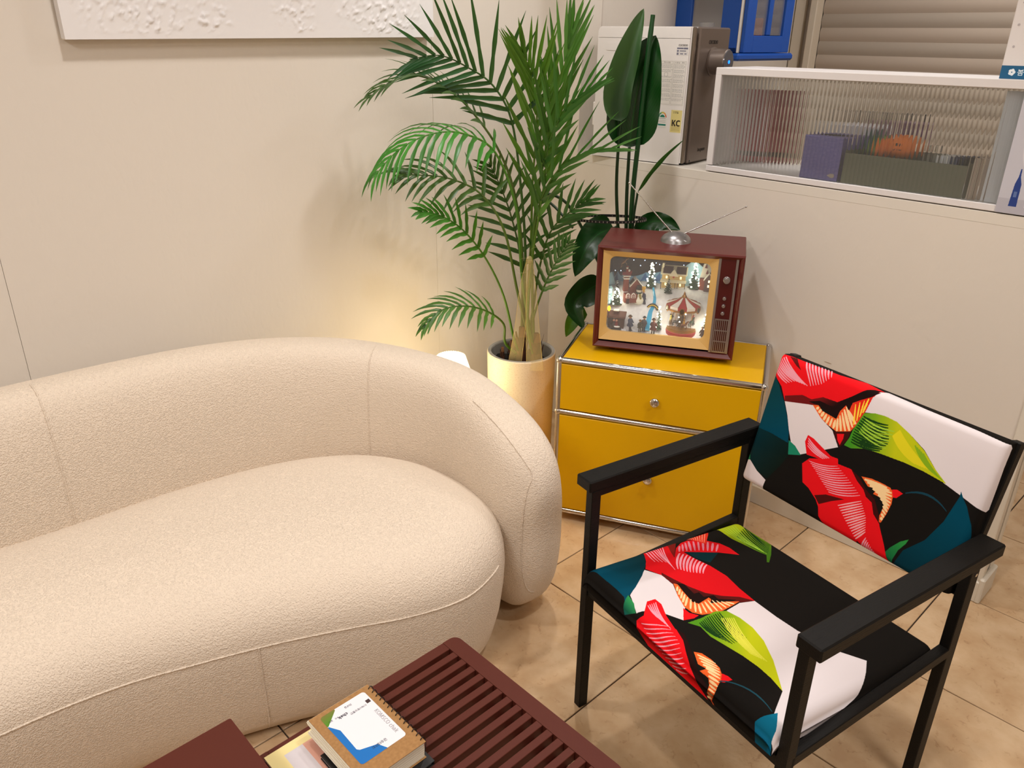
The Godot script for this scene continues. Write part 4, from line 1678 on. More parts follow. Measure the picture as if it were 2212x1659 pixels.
	ball(st, Vector3(0.072, 0.279, -0.100), Vector3(0.010, 0.0045, 0.004), 10, 7, Basis(Vector3.BACK, 0.75))
	tube(st, [Vector3(0.077, 0.284, -0.100), Vector3(0.082, 0.291, -0.098)], [0.003, 0.002], 7)
	ball(st, Vector3(0.0845, 0.292, -0.097), Vector3(0.0045, 0.0026, 0.0024), 9, 6)
	for k in 2:
		tube(st, [Vector3(0.076, 0.279, -0.1 + 0.003 * k), Vector3(0.081, 0.276, -0.099), Vector3(0.082, 0.271, -0.099)], 0.001, 5)
		tube(st, [Vector3(0.066, 0.272, -0.1 + 0.003 * k), Vector3(0.067, 0.264, -0.099), Vector3(0.063, 0.260, -0.099)], 0.001, 5)
		tube(st, [Vector3(0.083, 0.293, -0.097), Vector3(0.080, 0.298, -0.098 + 0.004 * k), Vector3(0.083, 0.301, -0.098 + 0.004 * k)], 0.0007, 5)
	part(sl, "reindeer", st, deer, "tan reindeer")


func house(t: Node3D) -> void:
	var wall := plain(Color(0.80, 0.68, 0.42), 0.7)
	var white := plain(Color(0.95, 0.92, 0.80), 0.7)
	var roofm := plain(Color(0.33, 0.20, 0.12), 0.7)
	var wood := plain(Color(0.30, 0.16, 0.10), 0.6)
	var at := Vector3(0.190, 0.182, -0.182)
	var st := begin()
	bx(st, at + Vector3(0.041, 0.0235, -0.006), Vector3(0.076, 0.047, 0.026))
	var h := part(t, "village_house", st, wall, "cream two-storey village house")
	st = begin()
	bx(st, at + Vector3(0.041, 0.060, -0.003), Vector3(0.086, 0.003, 0.036), 0.001, Basis(Vector3.RIGHT, 0.85))
	var rf := part(h, "roof", st, white)
	for x in [0.021, 0.064]:
		st = begin()
		bx(st, at + Vector3(x, 0.0605, -0.0015), Vector3(0.032, 0.003, 0.026), 0.0005, Basis(Vector3.RIGHT, 0.85))
		for k in 9:
			bx(st, at + Vector3(x - 0.014 + 0.0035 * k, 0.0605, -0.0013), Vector3(0.0012, 0.0036, 0.025), 0.0, Basis(Vector3.RIGHT, 0.85))
		part(rf, "roof_boards", st, roofm)
	st = begin()
	prism(st, PackedVector2Array([Vector2(0.026, 0.044), Vector2(0.056, 0.044), Vector2(0.041, 0.068)]), 0.012, Transform3D(Basis(), at + Vector3(0, 0, 0.004)))
	part(h, "gable", st, white)
	st = begin()
	bx(st, at + Vector3(0.004, 0.071, -0.008), Vector3(0.006, 0.014, 0.006), 0.001)
	ball(st, at + Vector3(0.004, 0.079, -0.008), Vector3(0.0045, 0.003, 0.0045), 8, 6)
	part(h, "chimney", st, white)
	st = begin()
	bx(st, at + Vector3(0.041, 0.0275, 0.015), Vector3(0.084, 0.003, 0.022), 0.001, Basis(Vector3.RIGHT, 0.15))
	part(h, "porch_roof", st, white)
	for x in [0.002, 0.048, 0.056, 0.080]:
		st = begin()
		bx(st, at + Vector3(x, 0.0135, 0.022), Vector3(0.002, 0.027, 0.002))
		part(h, "porch_post", st, wood)
	for w in [[0.018, 0.038], [0.064, 0.038], [0.016, 0.014], [0.064, 0.014]]:
		st = begin()
		bx(st, at + Vector3(w[0], w[1], 0.0075), Vector3(0.0066, 0.0095, 0.001))
		var f := part(h, "window_frame", st, white)
		for dx in [-0.0014, 0.0014]:
			for dy in [-0.0022, 0.0022]:
				st = begin()
				bx(st, at + Vector3(w[0] + dx, w[1] + dy, 0.0082), Vector3(0.0021, 0.0034, 0.0006))
				part(f, "lit_window", st, glow(Color(1.0, 0.90, 0.62), 2.2))
	st = begin()
	bx(st, at + Vector3(0.041, 0.0415, 0.0165), Vector3(0.006, 0.005, 0.001), 0.0, Basis(Vector3.BACK, PI / 4))
	part(h, "red_heart", st, plain(Color(0.70, 0.10, 0.10), 0.5))


func cottage(t: Node3D) -> void:
	var brick := plain(Color(0.52, 0.24, 0.15), 0.7)
	var wall := plain(Color(0.36, 0.24, 0.22), 0.7)
	var white := plain(Color(0.92, 0.90, 0.84), 0.7)
	var at := Vector3(0.335, 0.184, -0.185)
	var st := begin()
	bx(st, at + Vector3(-0.012, 0.018, 0), Vector3(0.016, 0.04, 0.02))
	var c := part(t, "cottage", st, brick, "brick cottage with snowy gable")
	st = begin()
	bx(st, at + Vector3(0.010, 0.018, 0.006), Vector3(0.028, 0.038, 0.02))
	part(c, "front_wall", st, wall)
	st = begin()
	prism(st, PackedVector2Array([Vector2(-0.006, 0.036), Vector2(0.027, 0.036), Vector2(0.0105, 0.060)]), 0.012, Transform3D(Basis(), at + Vector3(0, 0, 0.005)))
	part(c, "gable", st, wall)
	for s in [-1.0, 1.0]:
		st = begin()
		bx(st, at + Vector3(0.0105 + s * 0.0085, 0.0485, 0.011), Vector3(0.031, 0.003, 0.016), 0.001, Basis(Vector3.BACK, s * -0.965))
		part(c, "gable_edge", st, white)
	st = begin()
	prism(st, PackedVector2Array([Vector2(-0.020, 0.04), Vector2(0.030, 0.04), Vector2(0.030, 0.092), Vector2(0.012, 0.092), Vector2(-0.012, 0.086)]), 0.006, Transform3D(Basis(), at + Vector3(0, 0, -0.01)))
	part(c, "snowy_roof", st, white)
	for p in [[-0.004, 0.079, 0.007], [0.001, 0.060, 0.007], [0.019, 0.082, 0.006]]:
		st = begin()
		prism(st, PackedVector2Array([Vector2(-p[2] * 0.55, -0.006), Vector2(p[2] * 0.55, -0.006), Vector2(0, 0.007)]), 0.003, Transform3D(Basis(), at + Vector3(p[0], p[1], -0.004)))
		part(c, "dormer", st, plain(Color(0.45, 0.06, 0.10), 0.5))
	for w in [[0.0105, 0.034], [0.0095, 0.018]]:
		st = begin()
		bx(st, at + Vector3(w[0], w[1], 0.0168), Vector3(0.006, 0.009, 0.001))
		var f := part(c, "window_frame", st, white)
		st = begin()
		for dx in [-0.0013, 0.0013]:
			bx(st, at + Vector3(w[0] + dx, w[1], 0.0174), Vector3(0.0019, 0.0072, 0.0005))
		part(f, "lit_window", st, glow(Color(1.0, 0.92, 0.7), 2.2))


func carousel(t: Node3D) -> void:
	var at := Vector3(0.276, 0.0605, -0.078)
	var gold := plain(Color(0.62, 0.43, 0.12), 0.35, 0.55)
	var red := plain(Color(0.66, 0.05, 0.07), 0.4)
	var white := plain(Color(0.92, 0.89, 0.84), 0.5)
	var R := 0.050
	var st := begin()
	lathe(st, [Vector2(R, 0), Vector2(R, 0.016), Vector2(R * 0.97, 0.018), Vector2(0, 0.018)], 36, at)
	var base := part(t, "carousel", st, red, "red and gold carousel")
	st = begin()
	lathe(st, [Vector2(R * 0.975, 0.017), Vector2(R * 0.975, 0.021), Vector2(R * 0.93, 0.0215), Vector2(R * 0.93, 0.0255), Vector2(R * 0.90, 0.026), Vector2(0, 0.026)], 36, at)
	part(base, "platform", st, gold)
	st = begin()
	lathe(st, [Vector2(0.012, 0.026), Vector2(0.010, 0.04), Vector2(0.011, 0.085), Vector2(0.014, 0.095)], 12, at)
	part(base, "centre_column", st, plain(Color(0.30, 0.22, 0.12), 0.3, 0.5))
	# canopy of twelve wedges, red and white in turn
	var n := 12
	var apex := at + Vector3(0, 0.130, 0)
	for k in n:
		var a0 := TAU * (k - 0.5) / n
		var a1 := TAU * (k + 0.5) / n
		var rim := 0.055
		var p0 := at + Vector3(sin(a0) * rim, 0.103, cos(a0) * rim)
		var p1 := at + Vector3(sin(a1) * rim, 0.103, cos(a1) * rim)
		var m0 := apex.lerp(p0, 0.45) - Vector3(0, 0.003, 0)
		var m1 := apex.lerp(p1, 0.45) - Vector3(0, 0.003, 0)
		var d := Vector3(0, -0.009, 0)
		st = begin()
		st.set_smooth_group(-1)
		tri(st, apex, m1, m0)
		quad(st, m0, m1, p1, p0)
		quad(st, p0, p1, p1 + d, p0 + d)
		tri(st, apex - Vector3(0, 0.003, 0), p0 + d, p1 + d)
		part(base, "canopy_panel", st, red if k % 2 == 0 else white)
	st = begin()
	for k in n:
		var a0 := TAU * (k - 0.5) / n
		tube(st, [apex, apex.lerp(at + Vector3(sin(a0) * 0.055, 0.103, cos(a0) * 0.055), 0.45) - Vector3(0, 0.0025, 0), at + Vector3(sin(a0) * 0.0555, 0.1035, cos(a0) * 0.0555)], 0.0007, 5)
	lathe(st, [Vector2(0.0555, 0.088), Vector2(0.0555, 0.0945), Vector2(0.054, 0.0945)], 24, at)
	part(base, "canopy_trim", st, gold)
	for k in 6:
		st = begin()
		var a := TAU * k / 6
		var dir := Vector3(sin(a), 0, cos(a))
		prism(st, ellipse(0.0085, 0.0105, 14), 0.002, Transform3D(Basis(Vector3.UP, a), at + dir * 0.0545 + Vector3(0, 0.093, 0)))
		var shield := part(base, "shield", st, gold)
		st = begin()
		prism(st, ellipse(0.006, 0.008, 12), 0.0008, Transform3D(Basis(Vector3.UP, a), at + dir * 0.0567 + Vector3(0, 0.093, 0)))
		part(shield, "mirror", st, plain(Color(0.55, 0.52, 0.45), 0.15, 0.8))
	st = begin()
	lathe(st, [Vector2(0.009, 0.124), Vector2(0.007, 0.130), Vector2(0.004, 0.134), Vector2(0.0035, 0.139), Vector2(0.0012, 0.142), Vector2(0, 0.147)], 14, at)
	part(base, "finial", st, gold)
	st = begin()
	ball(st, Vector3.ZERO, Vector3.ONE * 0.0022, 8, 6)
	var bulb := finish(st)
	for k in 3:
		part(base, "carousel_light", bulb, glow(Color(1.0, 0.97, 0.86), 8.0)).position = at + [Vector3(-0.010, 0.062, 0.016), Vector3(0.012, 0.088, 0.058), Vector3(-0.006, 0.048, 0.02)][k]
	var coats := [Color(0.42, 0.24, 0.12), Color(0.10, 0.22, 0.14), Color(0.22, 0.17, 0.14), Color(0.48, 0.30, 0.10), Color(0.30, 0.12, 0.10), Color(0.13, 0.13, 0.14), Color(0.40, 0.30, 0.18), Color(0.20, 0.20, 0.22)]
	for k in 8:
		var a := TAU * (k + 0.3) / 8
		var p := at + Vector3(sin(a), 0, cos(a)) * 0.036
		var b := Basis(Vector3.UP, a + PI / 2)
		var y := 0.044 + 0.007 * (k % 2)
		st = begin()
		tube(st, [p + Vector3(0, 0.026, 0), p + Vector3(0, 0.095, 0)], 0.0009, 6)
		var pole := part(base, "pole", st, gold)
		st = begin()
		ball(st, p + Vector3(0, y, 0), Vector3(0.0045, 0.005, 0.0095), 10, 7, b)
		tube(st, [p + Vector3(0, y + 0.002, 0) + b * Vector3(0, 0, 0.007), p + Vector3(0, y + 0.010, 0) + b * Vector3(0, 0, 0.011)], [0.0036, 0.0025], 7)
		ball(st, p + Vector3(0, y + 0.0105, 0) + b * Vector3(0, 0, 0.0135), Vector3(0.0022, 0.0022, 0.0042), 8, 6, b)
		for q in [[-1, 1], [1, 1], [-1, -1], [1, -1]]:
			var hip := p + Vector3(0, y - 0.003, 0) + b * Vector3(q[0] * 0.0026, 0, q[1] * 0.007)
			tube(st, [hip, hip + Vector3(0, -0.006, 0) + b * Vector3(0, 0, q[1] * 0.003), hip + Vector3(0, -0.012, 0)], [0.0016, 0.0011, 0.0010], 6)
		part(pole, "horse", st, plain(coats[k], 0.45))
		if k % 2 == 0:
			st = begin()
			tube(st, [p + Vector3(0, y + 0.004, 0), p + Vector3(0, y + 0.014, 0)], [0.0042, 0.0032], 8)
			ball(st, p + Vector3(0, y + 0.018, 0), Vector3.ONE * 0.0032, 8, 6)
			part(pole, "rider", st, plain([Color(0.66, 0.48, 0.08), Color(0.62, 0.10, 0.10), Color(0.12, 0.30, 0.20), Color(0.80, 0.74, 0.30)][k / 2], 0.6))


# small painted figures: coat, legs, head, hat
func figurine(t: Node3D, called: String, at: Vector3, h: float, coat: Color, trousers: Color, hat: Color, skirt := false, turn := 0.0, lean := 0.0) -> void:
	var b := Basis(Vector3.UP, turn) * Basis(Vector3.BACK, lean)
	var st := begin()
	var skin_c := plain(Color(0.78, 0.56, 0.42), 0.6)
	for s in [-1.0, 1.0]:
		tube(st, [at + b * Vector3(s * h * 0.07, 0, 0), at + b * Vector3(s * h * 0.06, h * 0.22, 0), at + b * Vector3(s * h * 0.05, h * 0.45, 0)], [h * 0.045, h * 0.04, h * 0.055], 7)
		ball(st, at + b * Vector3(s * h * 0.07, h * 0.025, h * 0.04), Vector3(h * 0.05, h * 0.03, h * 0.08), 7, 5, b)
	var f := part(t, called, st, plain(trousers, 0.6))
	st = begin()
	lathe(st, [Vector2(h * (0.20 if skirt else 0.14), h * 0.34), Vector2(h * 0.12, h * 0.52), Vector2(h * 0.135, h * 0.70), Vector2(h * 0.06, h * 0.79), Vector2(0, h * 0.80)], 12, at, b, true)
	for s in [-1.0, 1.0]:
		tube(st, [at + b * Vector3(s * h * 0.11, h * 0.73, 0), at + b * Vector3(s * h * 0.19, h * 0.58, h * 0.04), at + b * Vector3(s * h * 0.17, h * 0.46, h * 0.12)], [h * 0.05, h * 0.045, h * 0.035], 7)
	part(f, "coat", st, plain(coat, 0.6))
	st = begin()
	ball(st, at + b * Vector3(0, h * 0.87, h * 0.01), Vector3(h * 0.075, h * 0.085, h * 0.08), 10, 7, b)
	part(f, "head", st, skin_c)
	st = begin()
	lathe(st, [Vector2(h * 0.13, h * 0.915), Vector2(h * 0.13, h * 0.93), Vector2(h * 0.08, h * 0.935), Vector2(h * 0.07, h * 1.0), Vector2(0, h * 1.0)], 12, at, b)
	part(f, "hat", st, plain(hat, 0.6))


func village_people(t: Node3D) -> void:
	var navy := Color(0.07, 0.10, 0.20)
	figurine(t, "figurine", Vector3(0.099, 0.140, -0.109), 0.040, Color(0.28, 0.18, 0.12), Color(0.22, 0.26, 0.20), Color(0.30, 0.20, 0.12), false, 0.6, -0.2)
	figurine(t, "figurine", Vector3(0.149, 0.140, -0.109), 0.046, Color(0.12, 0.16, 0.28), Color(0.10, 0.13, 0.24), Color(0.76, 0.55, 0.30), false, -0.7, 0.2)
	figurine(t, "figurine", Vector3(0.190, 0.0625, -0.034), 0.058, Color(0.32, 0.08, 0.09), Color(0.08, 0.06, 0.06), Color(0.24, 0.16, 0.10), true, 2.8)
	figurine(t, "figurine", Vector3(0.115, 0.066, -0.044), 0.056, Color(0.09, 0.20, 0.34), navy, Color(0.34, 0.24, 0.14), true, 1.2, 0.1)
	figurine(t, "figurine", Vector3(0.146, 0.066, -0.044), 0.042, Color(0.16, 0.18, 0.10), Color(0.10, 0.11, 0.09), Color(0.50, 0.36, 0.20), true, 0.4)
	figurine(t, "figurine", Vector3(0.158, 0.066, -0.052), 0.052, Color(0.24, 0.23, 0.26), navy, Color(0.13, 0.15, 0.18), false, -0.4)
	figurine(t, "figurine", Vector3(0.345, 0.0625, -0.036), 0.045, Color(0.20, 0.13, 0.10), Color(0.08, 0.13, 0.22), Color(0.28, 0.20, 0.13), true, -0.9)
	# snowman
	var at := Vector3(0.128, 0.139, -0.108)
	var st := begin()
	ball(st, at + Vector3(0, 0.014, 0), Vector3(0.017, 0.016, 0.015), 16, 10)
	ball(st, at + Vector3(0, 0.0325, 0), Vector3(0.012, 0.012, 0.011), 16, 10)
	ball(st, at + Vector3(-0.001, 0.046, 0), Vector3(0.0085, 0.008, 0.008), 14, 9)
	var s := part(t, "snowman", st, plain(Color(0.90, 0.89, 0.82), 0.7), "white snowman")
	st = begin()
	lathe(st, [Vector2(0.011, 0.051), Vector2(0.011, 0.0525), Vector2(0.0072, 0.053), Vector2(0.0078, 0.063), Vector2(0, 0.0635)], 16, at)
	part(s, "hat", st, plain(Color(0.08, 0.08, 0.09), 0.5))
	st = begin()
	lathe(st, [Vector2(0.0085, 0.037), Vector2(0.0115, 0.0395), Vector2(0.0085, 0.042)], 16, at, Basis(), true)
	bx(st, at + Vector3(-0.006, 0.026, 0.0105), Vector3(0.0065, 0.026, 0.003), 0.001, Basis(Vector3.BACK, -0.12))
	bx(st, at + Vector3(0.006, 0.029, 0.0105), Vector3(0.006, 0.020, 0.003), 0.001, Basis(Vector3.BACK, 0.2))
	part(s, "scarf", st, plain(Color(0.07, 0.20, 0.09), 0.7))
	st = begin()
	for k in 4:
		bx(st, at + Vector3(-0.0055 - 0.0006 * k, 0.034 - 0.0055 * k, 0.0123), Vector3(0.0066, 0.002, 0.0008), 0.0, Basis(Vector3.BACK, -0.12))
		bx(st, at + Vector3(0.0055 + 0.0008 * k, 0.036 - 0.005 * k, 0.0123), Vector3(0.0062, 0.002, 0.0008), 0.0, Basis(Vector3.BACK, 0.2))
	part(s, "scarf_stripes", st, plain(Color(0.80, 0.68, 0.14), 0.7))
	st = begin()
	tube(st, [at + Vector3(0.010, 0.01, 0.008), at + Vector3(0.014, 0.045, 0.004)], 0.0008, 6)
	part(s, "broom_handle", st, plain(Color(0.36, 0.22, 0.12), 0.7))
	st = begin()
	lathe(st, [Vector2(0.0025, 0), Vector2(0.007, 0.012), Vector2(0.006, 0.016), Vector2(0, 0.017)], 10, at + Vector3(0.0145, 0.045, 0.003))
	part(s, "broom_head", st, plain(Color(0.80, 0.62, 0.16), 0.8))
	# market stall, sleigh with a couple, street lantern
	st = begin()
	bx(st, Vector3(0.080, 0.086, -0.064), Vector3(0.024, 0.040, 0.022), 0.001)
	bx(st, Vector3(0.048, 0.086, -0.066), Vector3(0.010, 0.040, 0.022), 0.001)
	var stall := part(t, "market_stall", st, plain(Color(0.26, 0.12, 0.09), 0.6), "brown market stall")
	st = begin()
	bx(st, Vector3(0.064, 0.112, -0.060), Vector3(0.066, 0.004, 0.034), 0.001, Basis(Vector3.RIGHT, 0.45))
	bx(st, Vector3(0.064, 0.108, -0.048), Vector3(0.066, 0.005, 0.004), 0.001)
	part(stall, "roof", st, plain(Color(0.34, 0.17, 0.11), 0.6))
	st = begin()
	bx(st, Vector3(0.064, 0.118, -0.064), Vector3(0.012, 0.012, 0.012), 0.001)
	part(stall, "chimney", st, plain(Color(0.30, 0.15, 0.10), 0.6))
	st = begin()
	bx(st, Vector3(0.064, 0.1255, -0.064), Vector3(0.018, 0.0035, 0.018), 0.0015)
	part(stall, "snow_cap", st, plain(Color(0.92, 0.92, 0.88), 0.7))
	st = begin()
	var hull := PackedVector2Array([Vector2(-0.016, 0.004), Vector2(0.014, 0.004), Vector2(0.017, 0.010), Vector2(0.013, 0.014), Vector2(-0.004, 0.013), Vector2(-0.012, 0.022), Vector2(-0.017, 0.022)])
	prism(st, hull, 0.016, Transform3D(Basis(Vector3.UP, 0.2), Vector3(0.066, 0.062, -0.052)))
	tube(st, [Vector3(0.050, 0.064, -0.034), Vector3(0.078, 0.064, -0.040), Vector3(0.086, 0.068, -0.041)], 0.0011, 6)
	var sl := part(t, "black_sleigh", st, plain(Color(0.06, 0.06, 0.06), 0.4), "black sleigh")
	for k in 2:
		st = begin()
		var p := Vector3(0.060 + 0.009 * k, 0.076, -0.046)
		tube(st, [p, p + Vector3(0, 0.016, 0)], [0.006, 0.0045], 8)
		part(sl, "passenger_coat", st, plain([Color(0.20, 0.14, 0.16), Color(0.46, 0.10, 0.11)][k], 0.6))
		st = begin()
		ball(st, p + Vector3(0, 0.020, 0), Vector3.ONE * 0.0042, 9, 7)
		part(sl, "passenger_head", st, plain(Color(0.74, 0.54, 0.44), 0.6))
	st = begin()
	ball(st, Vector3(0.070, 0.0765, -0.042), Vector3(0.012, 0.003, 0.007), 10, 6)
	part(sl, "snow_heap", st, plain(Color(0.92, 0.92, 0.9), 0.7))
	st = begin()
	tube(st, [Vector3(0.0415, 0.062, -0.047), Vector3(0.0415, 0.126, -0.047)], 0.0011, 7)
	ball(st, Vector3(0.0415, 0.1465, -0.047), Vector3(0.0022, 0.003, 0.0022), 7, 5)
	var lan := part(t, "street_lantern", st, plain(Color(0.12, 0.09, 0.06), 0.5))
	st = begin()
	lathe(st, [Vector2(0.002, 0.126), Vector2(0.005, 0.131), Vector2(0.0055, 0.137), Vector2(0.002, 0.144), Vector2(0, 0.145)], 8, Vector3(0.0415, 0, -0.047))
	part(lan, "lantern_light", st, glow(Color(1.0, 0.66, 0.10), 3.5))


# --- plant paths in metres, from the pot upwards
const PALM := {
	"F1": [Vector3(0.348, 0.854, 0.507), Vector3(0.328, 1.073, 0.528), Vector3(0.302, 1.223, 0.582), Vector3(0.263, 1.344, 0.665), Vector3(0.231, 1.409, 0.740), Vector3(0.204, 1.442, 0.824), Vector3(0.178, 1.421, 0.907), Vector3(0.153, 1.376, 0.975)],
	"F2": [Vector3(0.355, 0.854, 0.499), Vector3(0.341, 1.104, 0.514), Vector3(0.318, 1.307, 0.537), Vector3(0.291, 1.412, 0.593), Vector3(0.258, 1.465, 0.669), Vector3(0.231, 1.498, 0.754), Vector3(0.191, 1.487, 0.837)],
	"F3": [Vector3(0.353, 0.849, 0.474), Vector3(0.354, 1.101, 0.472), Vector3(0.375, 1.308, 0.479), Vector3(0.384, 1.434, 0.513), Vector3(0.379, 1.520, 0.561)],
	"F4": [Vector3(0.344, 0.844, 0.454), Vector3(0.349, 1.096, 0.434), Vector3(0.370, 1.332, 0.400), Vector3(0.380, 1.485, 0.360), Vector3(0.382, 1.587, 0.330)],
	"F5": [Vector3(0.372, 0.887, 0.483), Vector3(0.405, 1.110, 0.492), Vector3(0.468, 1.282, 0.500), Vector3(0.537, 1.374, 0.486), Vector3(0.604, 1.419, 0.461)],
	"F6": [Vector3(0.386, 0.860, 0.497), Vector3(0.420, 1.046, 0.505), Vector3(0.494, 1.166, 0.501), Vector3(0.582, 1.223, 0.483), Vector3(0.687, 1.249, 0.448)],
	"F7": [Vector3(0.370, 0.797, 0.528), Vector3(0.375, 1.039, 0.566), Vector3(0.341, 1.217, 0.628), Vector3(0.308, 1.279, 0.733), Vector3(0.278, 1.281, 0.835), Vector3(0.249, 1.239, 0.935), Vector3(0.226, 1.163, 1.016)],
	"F8": [Vector3(0.362, 0.730, 0.536), Vector3(0.348, 0.963, 0.592), Vector3(0.295, 1.082, 0.646), Vector3(0.245, 1.137, 0.740), Vector3(0.197, 1.151, 0.831), Vector3(0.179, 1.160, 0.892)],
	"F9": [Vector3(0.352, 0.576, 0.546), Vector3(0.348, 0.739, 0.593), Vector3(0.343, 0.881, 0.669), Vector3(0.336, 0.990, 0.761), Vector3(0.325, 1.046, 0.844), Vector3(0.309, 1.066, 0.917)],
	"F10": [Vector3(0.353, 0.566, 0.587), Vector3(0.370, 0.649, 0.613), Vector3(0.365, 0.712, 0.689), Vector3(0.357, 0.748, 0.783), Vector3(0.343, 0.746, 0.868), Vector3(0.326, 0.693, 0.928)],
	"F11": [Vector3(0.317, 0.636, 0.467), Vector3(0.294, 0.835, 0.462), Vector3(0.263, 0.979, 0.479), Vector3(0.249, 1.092, 0.522), Vector3(0.244, 1.172, 0.570)],
	"F12": [Vector3(0.390, 0.626, 0.493), Vector3(0.430, 0.768, 0.481), Vector3(0.474, 0.872, 0.464), Vector3(0.515, 0.940, 0.451)],
	"F13": [Vector3(0.352, 0.626, 0.460), Vector3(0.369, 0.814, 0.443), Vector3(0.401, 0.947, 0.425), Vector3(0.462, 1.023, 0.391), Vector3(0.517, 1.066, 0.364)],
	"F14": [Vector3(0.400, 0.636, 0.526), Vector3(0.414, 0.870, 0.525), Vector3(0.428, 1.025, 0.511), Vector3(0.434, 1.172, 0.491), Vector3(0.429, 1.326, 0.482), Vector3(0.424, 1.461, 0.473)],
}
const STRELITZIA := {
	"A_stem": [Vector3(0.547, 0.608, 0.164), Vector3(0.518, 0.832, 0.185), Vector3(0.508, 1.062, 0.217), Vector3(0.517, 1.218, 0.235), Vector3(0.526, 1.304, 0.241)],
	"A_rib": [Vector3(0.526, 1.304, 0.241), Vector3(0.528, 1.392, 0.245), Vector3(0.540, 1.489, 0.231), Vector3(0.547, 1.569, 0.213), Vector3(0.546, 1.638, 0.189)],
	"B_stem": [Vector3(0.555, 0.609, 0.158), Vector3(0.529, 0.830, 0.164), Vector3(0.524, 1.045, 0.180), Vector3(0.528, 1.218, 0.190)],
	"B_rib": [Vector3(0.528, 1.218, 0.190), Vector3(0.531, 1.304, 0.188), Vector3(0.536, 1.404, 0.178), Vector3(0.551, 1.502, 0.161), Vector3(0.563, 1.562, 0.140)],
	"spear": [Vector3(0.564, 0.610, 0.151), Vector3(0.551, 0.870, 0.173), Vector3(0.552, 1.049, 0.185), Vector3(0.563, 1.248, 0.189), Vector3(0.569, 1.462, 0.185), Vector3(0.570, 1.620, 0.172)],
	"C_stem": [Vector3(0.575, 0.613, 0.156), Vector3(0.571, 0.842, 0.184), Vector3(0.571, 0.974, 0.195), Vector3(0.584, 1.079, 0.199)],
	"C_rib": [Vector3(0.584, 1.079, 0.199), Vector3(0.619, 1.143, 0.185), Vector3(0.663, 1.205, 0.165), Vector3(0.705, 1.256, 0.135)],
	"D_stem": [Vector3(0.533, 0.583, 0.149), Vector3(0.413, 0.811, 0.187), Vector3(0.338, 1.013, 0.279), Vector3(0.292, 1.053, 0.375), Vector3(0.380, 1.020, 0.384), Vector3(0.458, 0.962, 0.377)],
	"D_rib": [Vector3(0.505, 0.947, 0.219), Vector3(0.487, 0.928, 0.282), Vector3(0.479, 0.875, 0.337), Vector3(0.470, 0.792, 0.369)],
	"E_rib": [Vector3(0.495, 0.754, 0.251), Vector3(0.473, 0.729, 0.304), Vector3(0.458, 0.681, 0.353), Vector3(0.503, 0.600, 0.344)],
	"F_rib": [Vector3(0.435, 0.648, 0.270), Vector3(0.423, 0.611, 0.316), Vector3(0.411, 0.544, 0.337)],
	"G_rib": [Vector3(0.543, 0.921, 0.142), Vector3(0.577, 0.963, 0.105), Vector3(0.622, 0.965, 0.072), Vector3(0.662, 0.940, 0.042)],
	"E_stem": [Vector3(0.535, 0.547, 0.148), Vector3(0.507, 0.688, 0.168), Vector3(0.493, 0.762, 0.203), Vector3(0.495, 0.754, 0.251)],
	"D2_stem": [Vector3(0.536, 0.583, 0.147), Vector3(0.512, 0.827, 0.164), Vector3(0.510, 0.939, 0.191), Vector3(0.505, 0.947, 0.219)],
	"ring": [Vector3(0.466, 0.989, 0.347), Vector3(0.580, 0.979, 0.164)],
}


func leaf_material(c: Color, rough := 0.42) -> StandardMaterial3D:
	var m := StandardMaterial3D.new()
	m.albedo_color = c
	m.roughness = rough
	m.backlight_enabled = true
	m.backlight = Color(0.25, 0.4, 0.12)
	return m


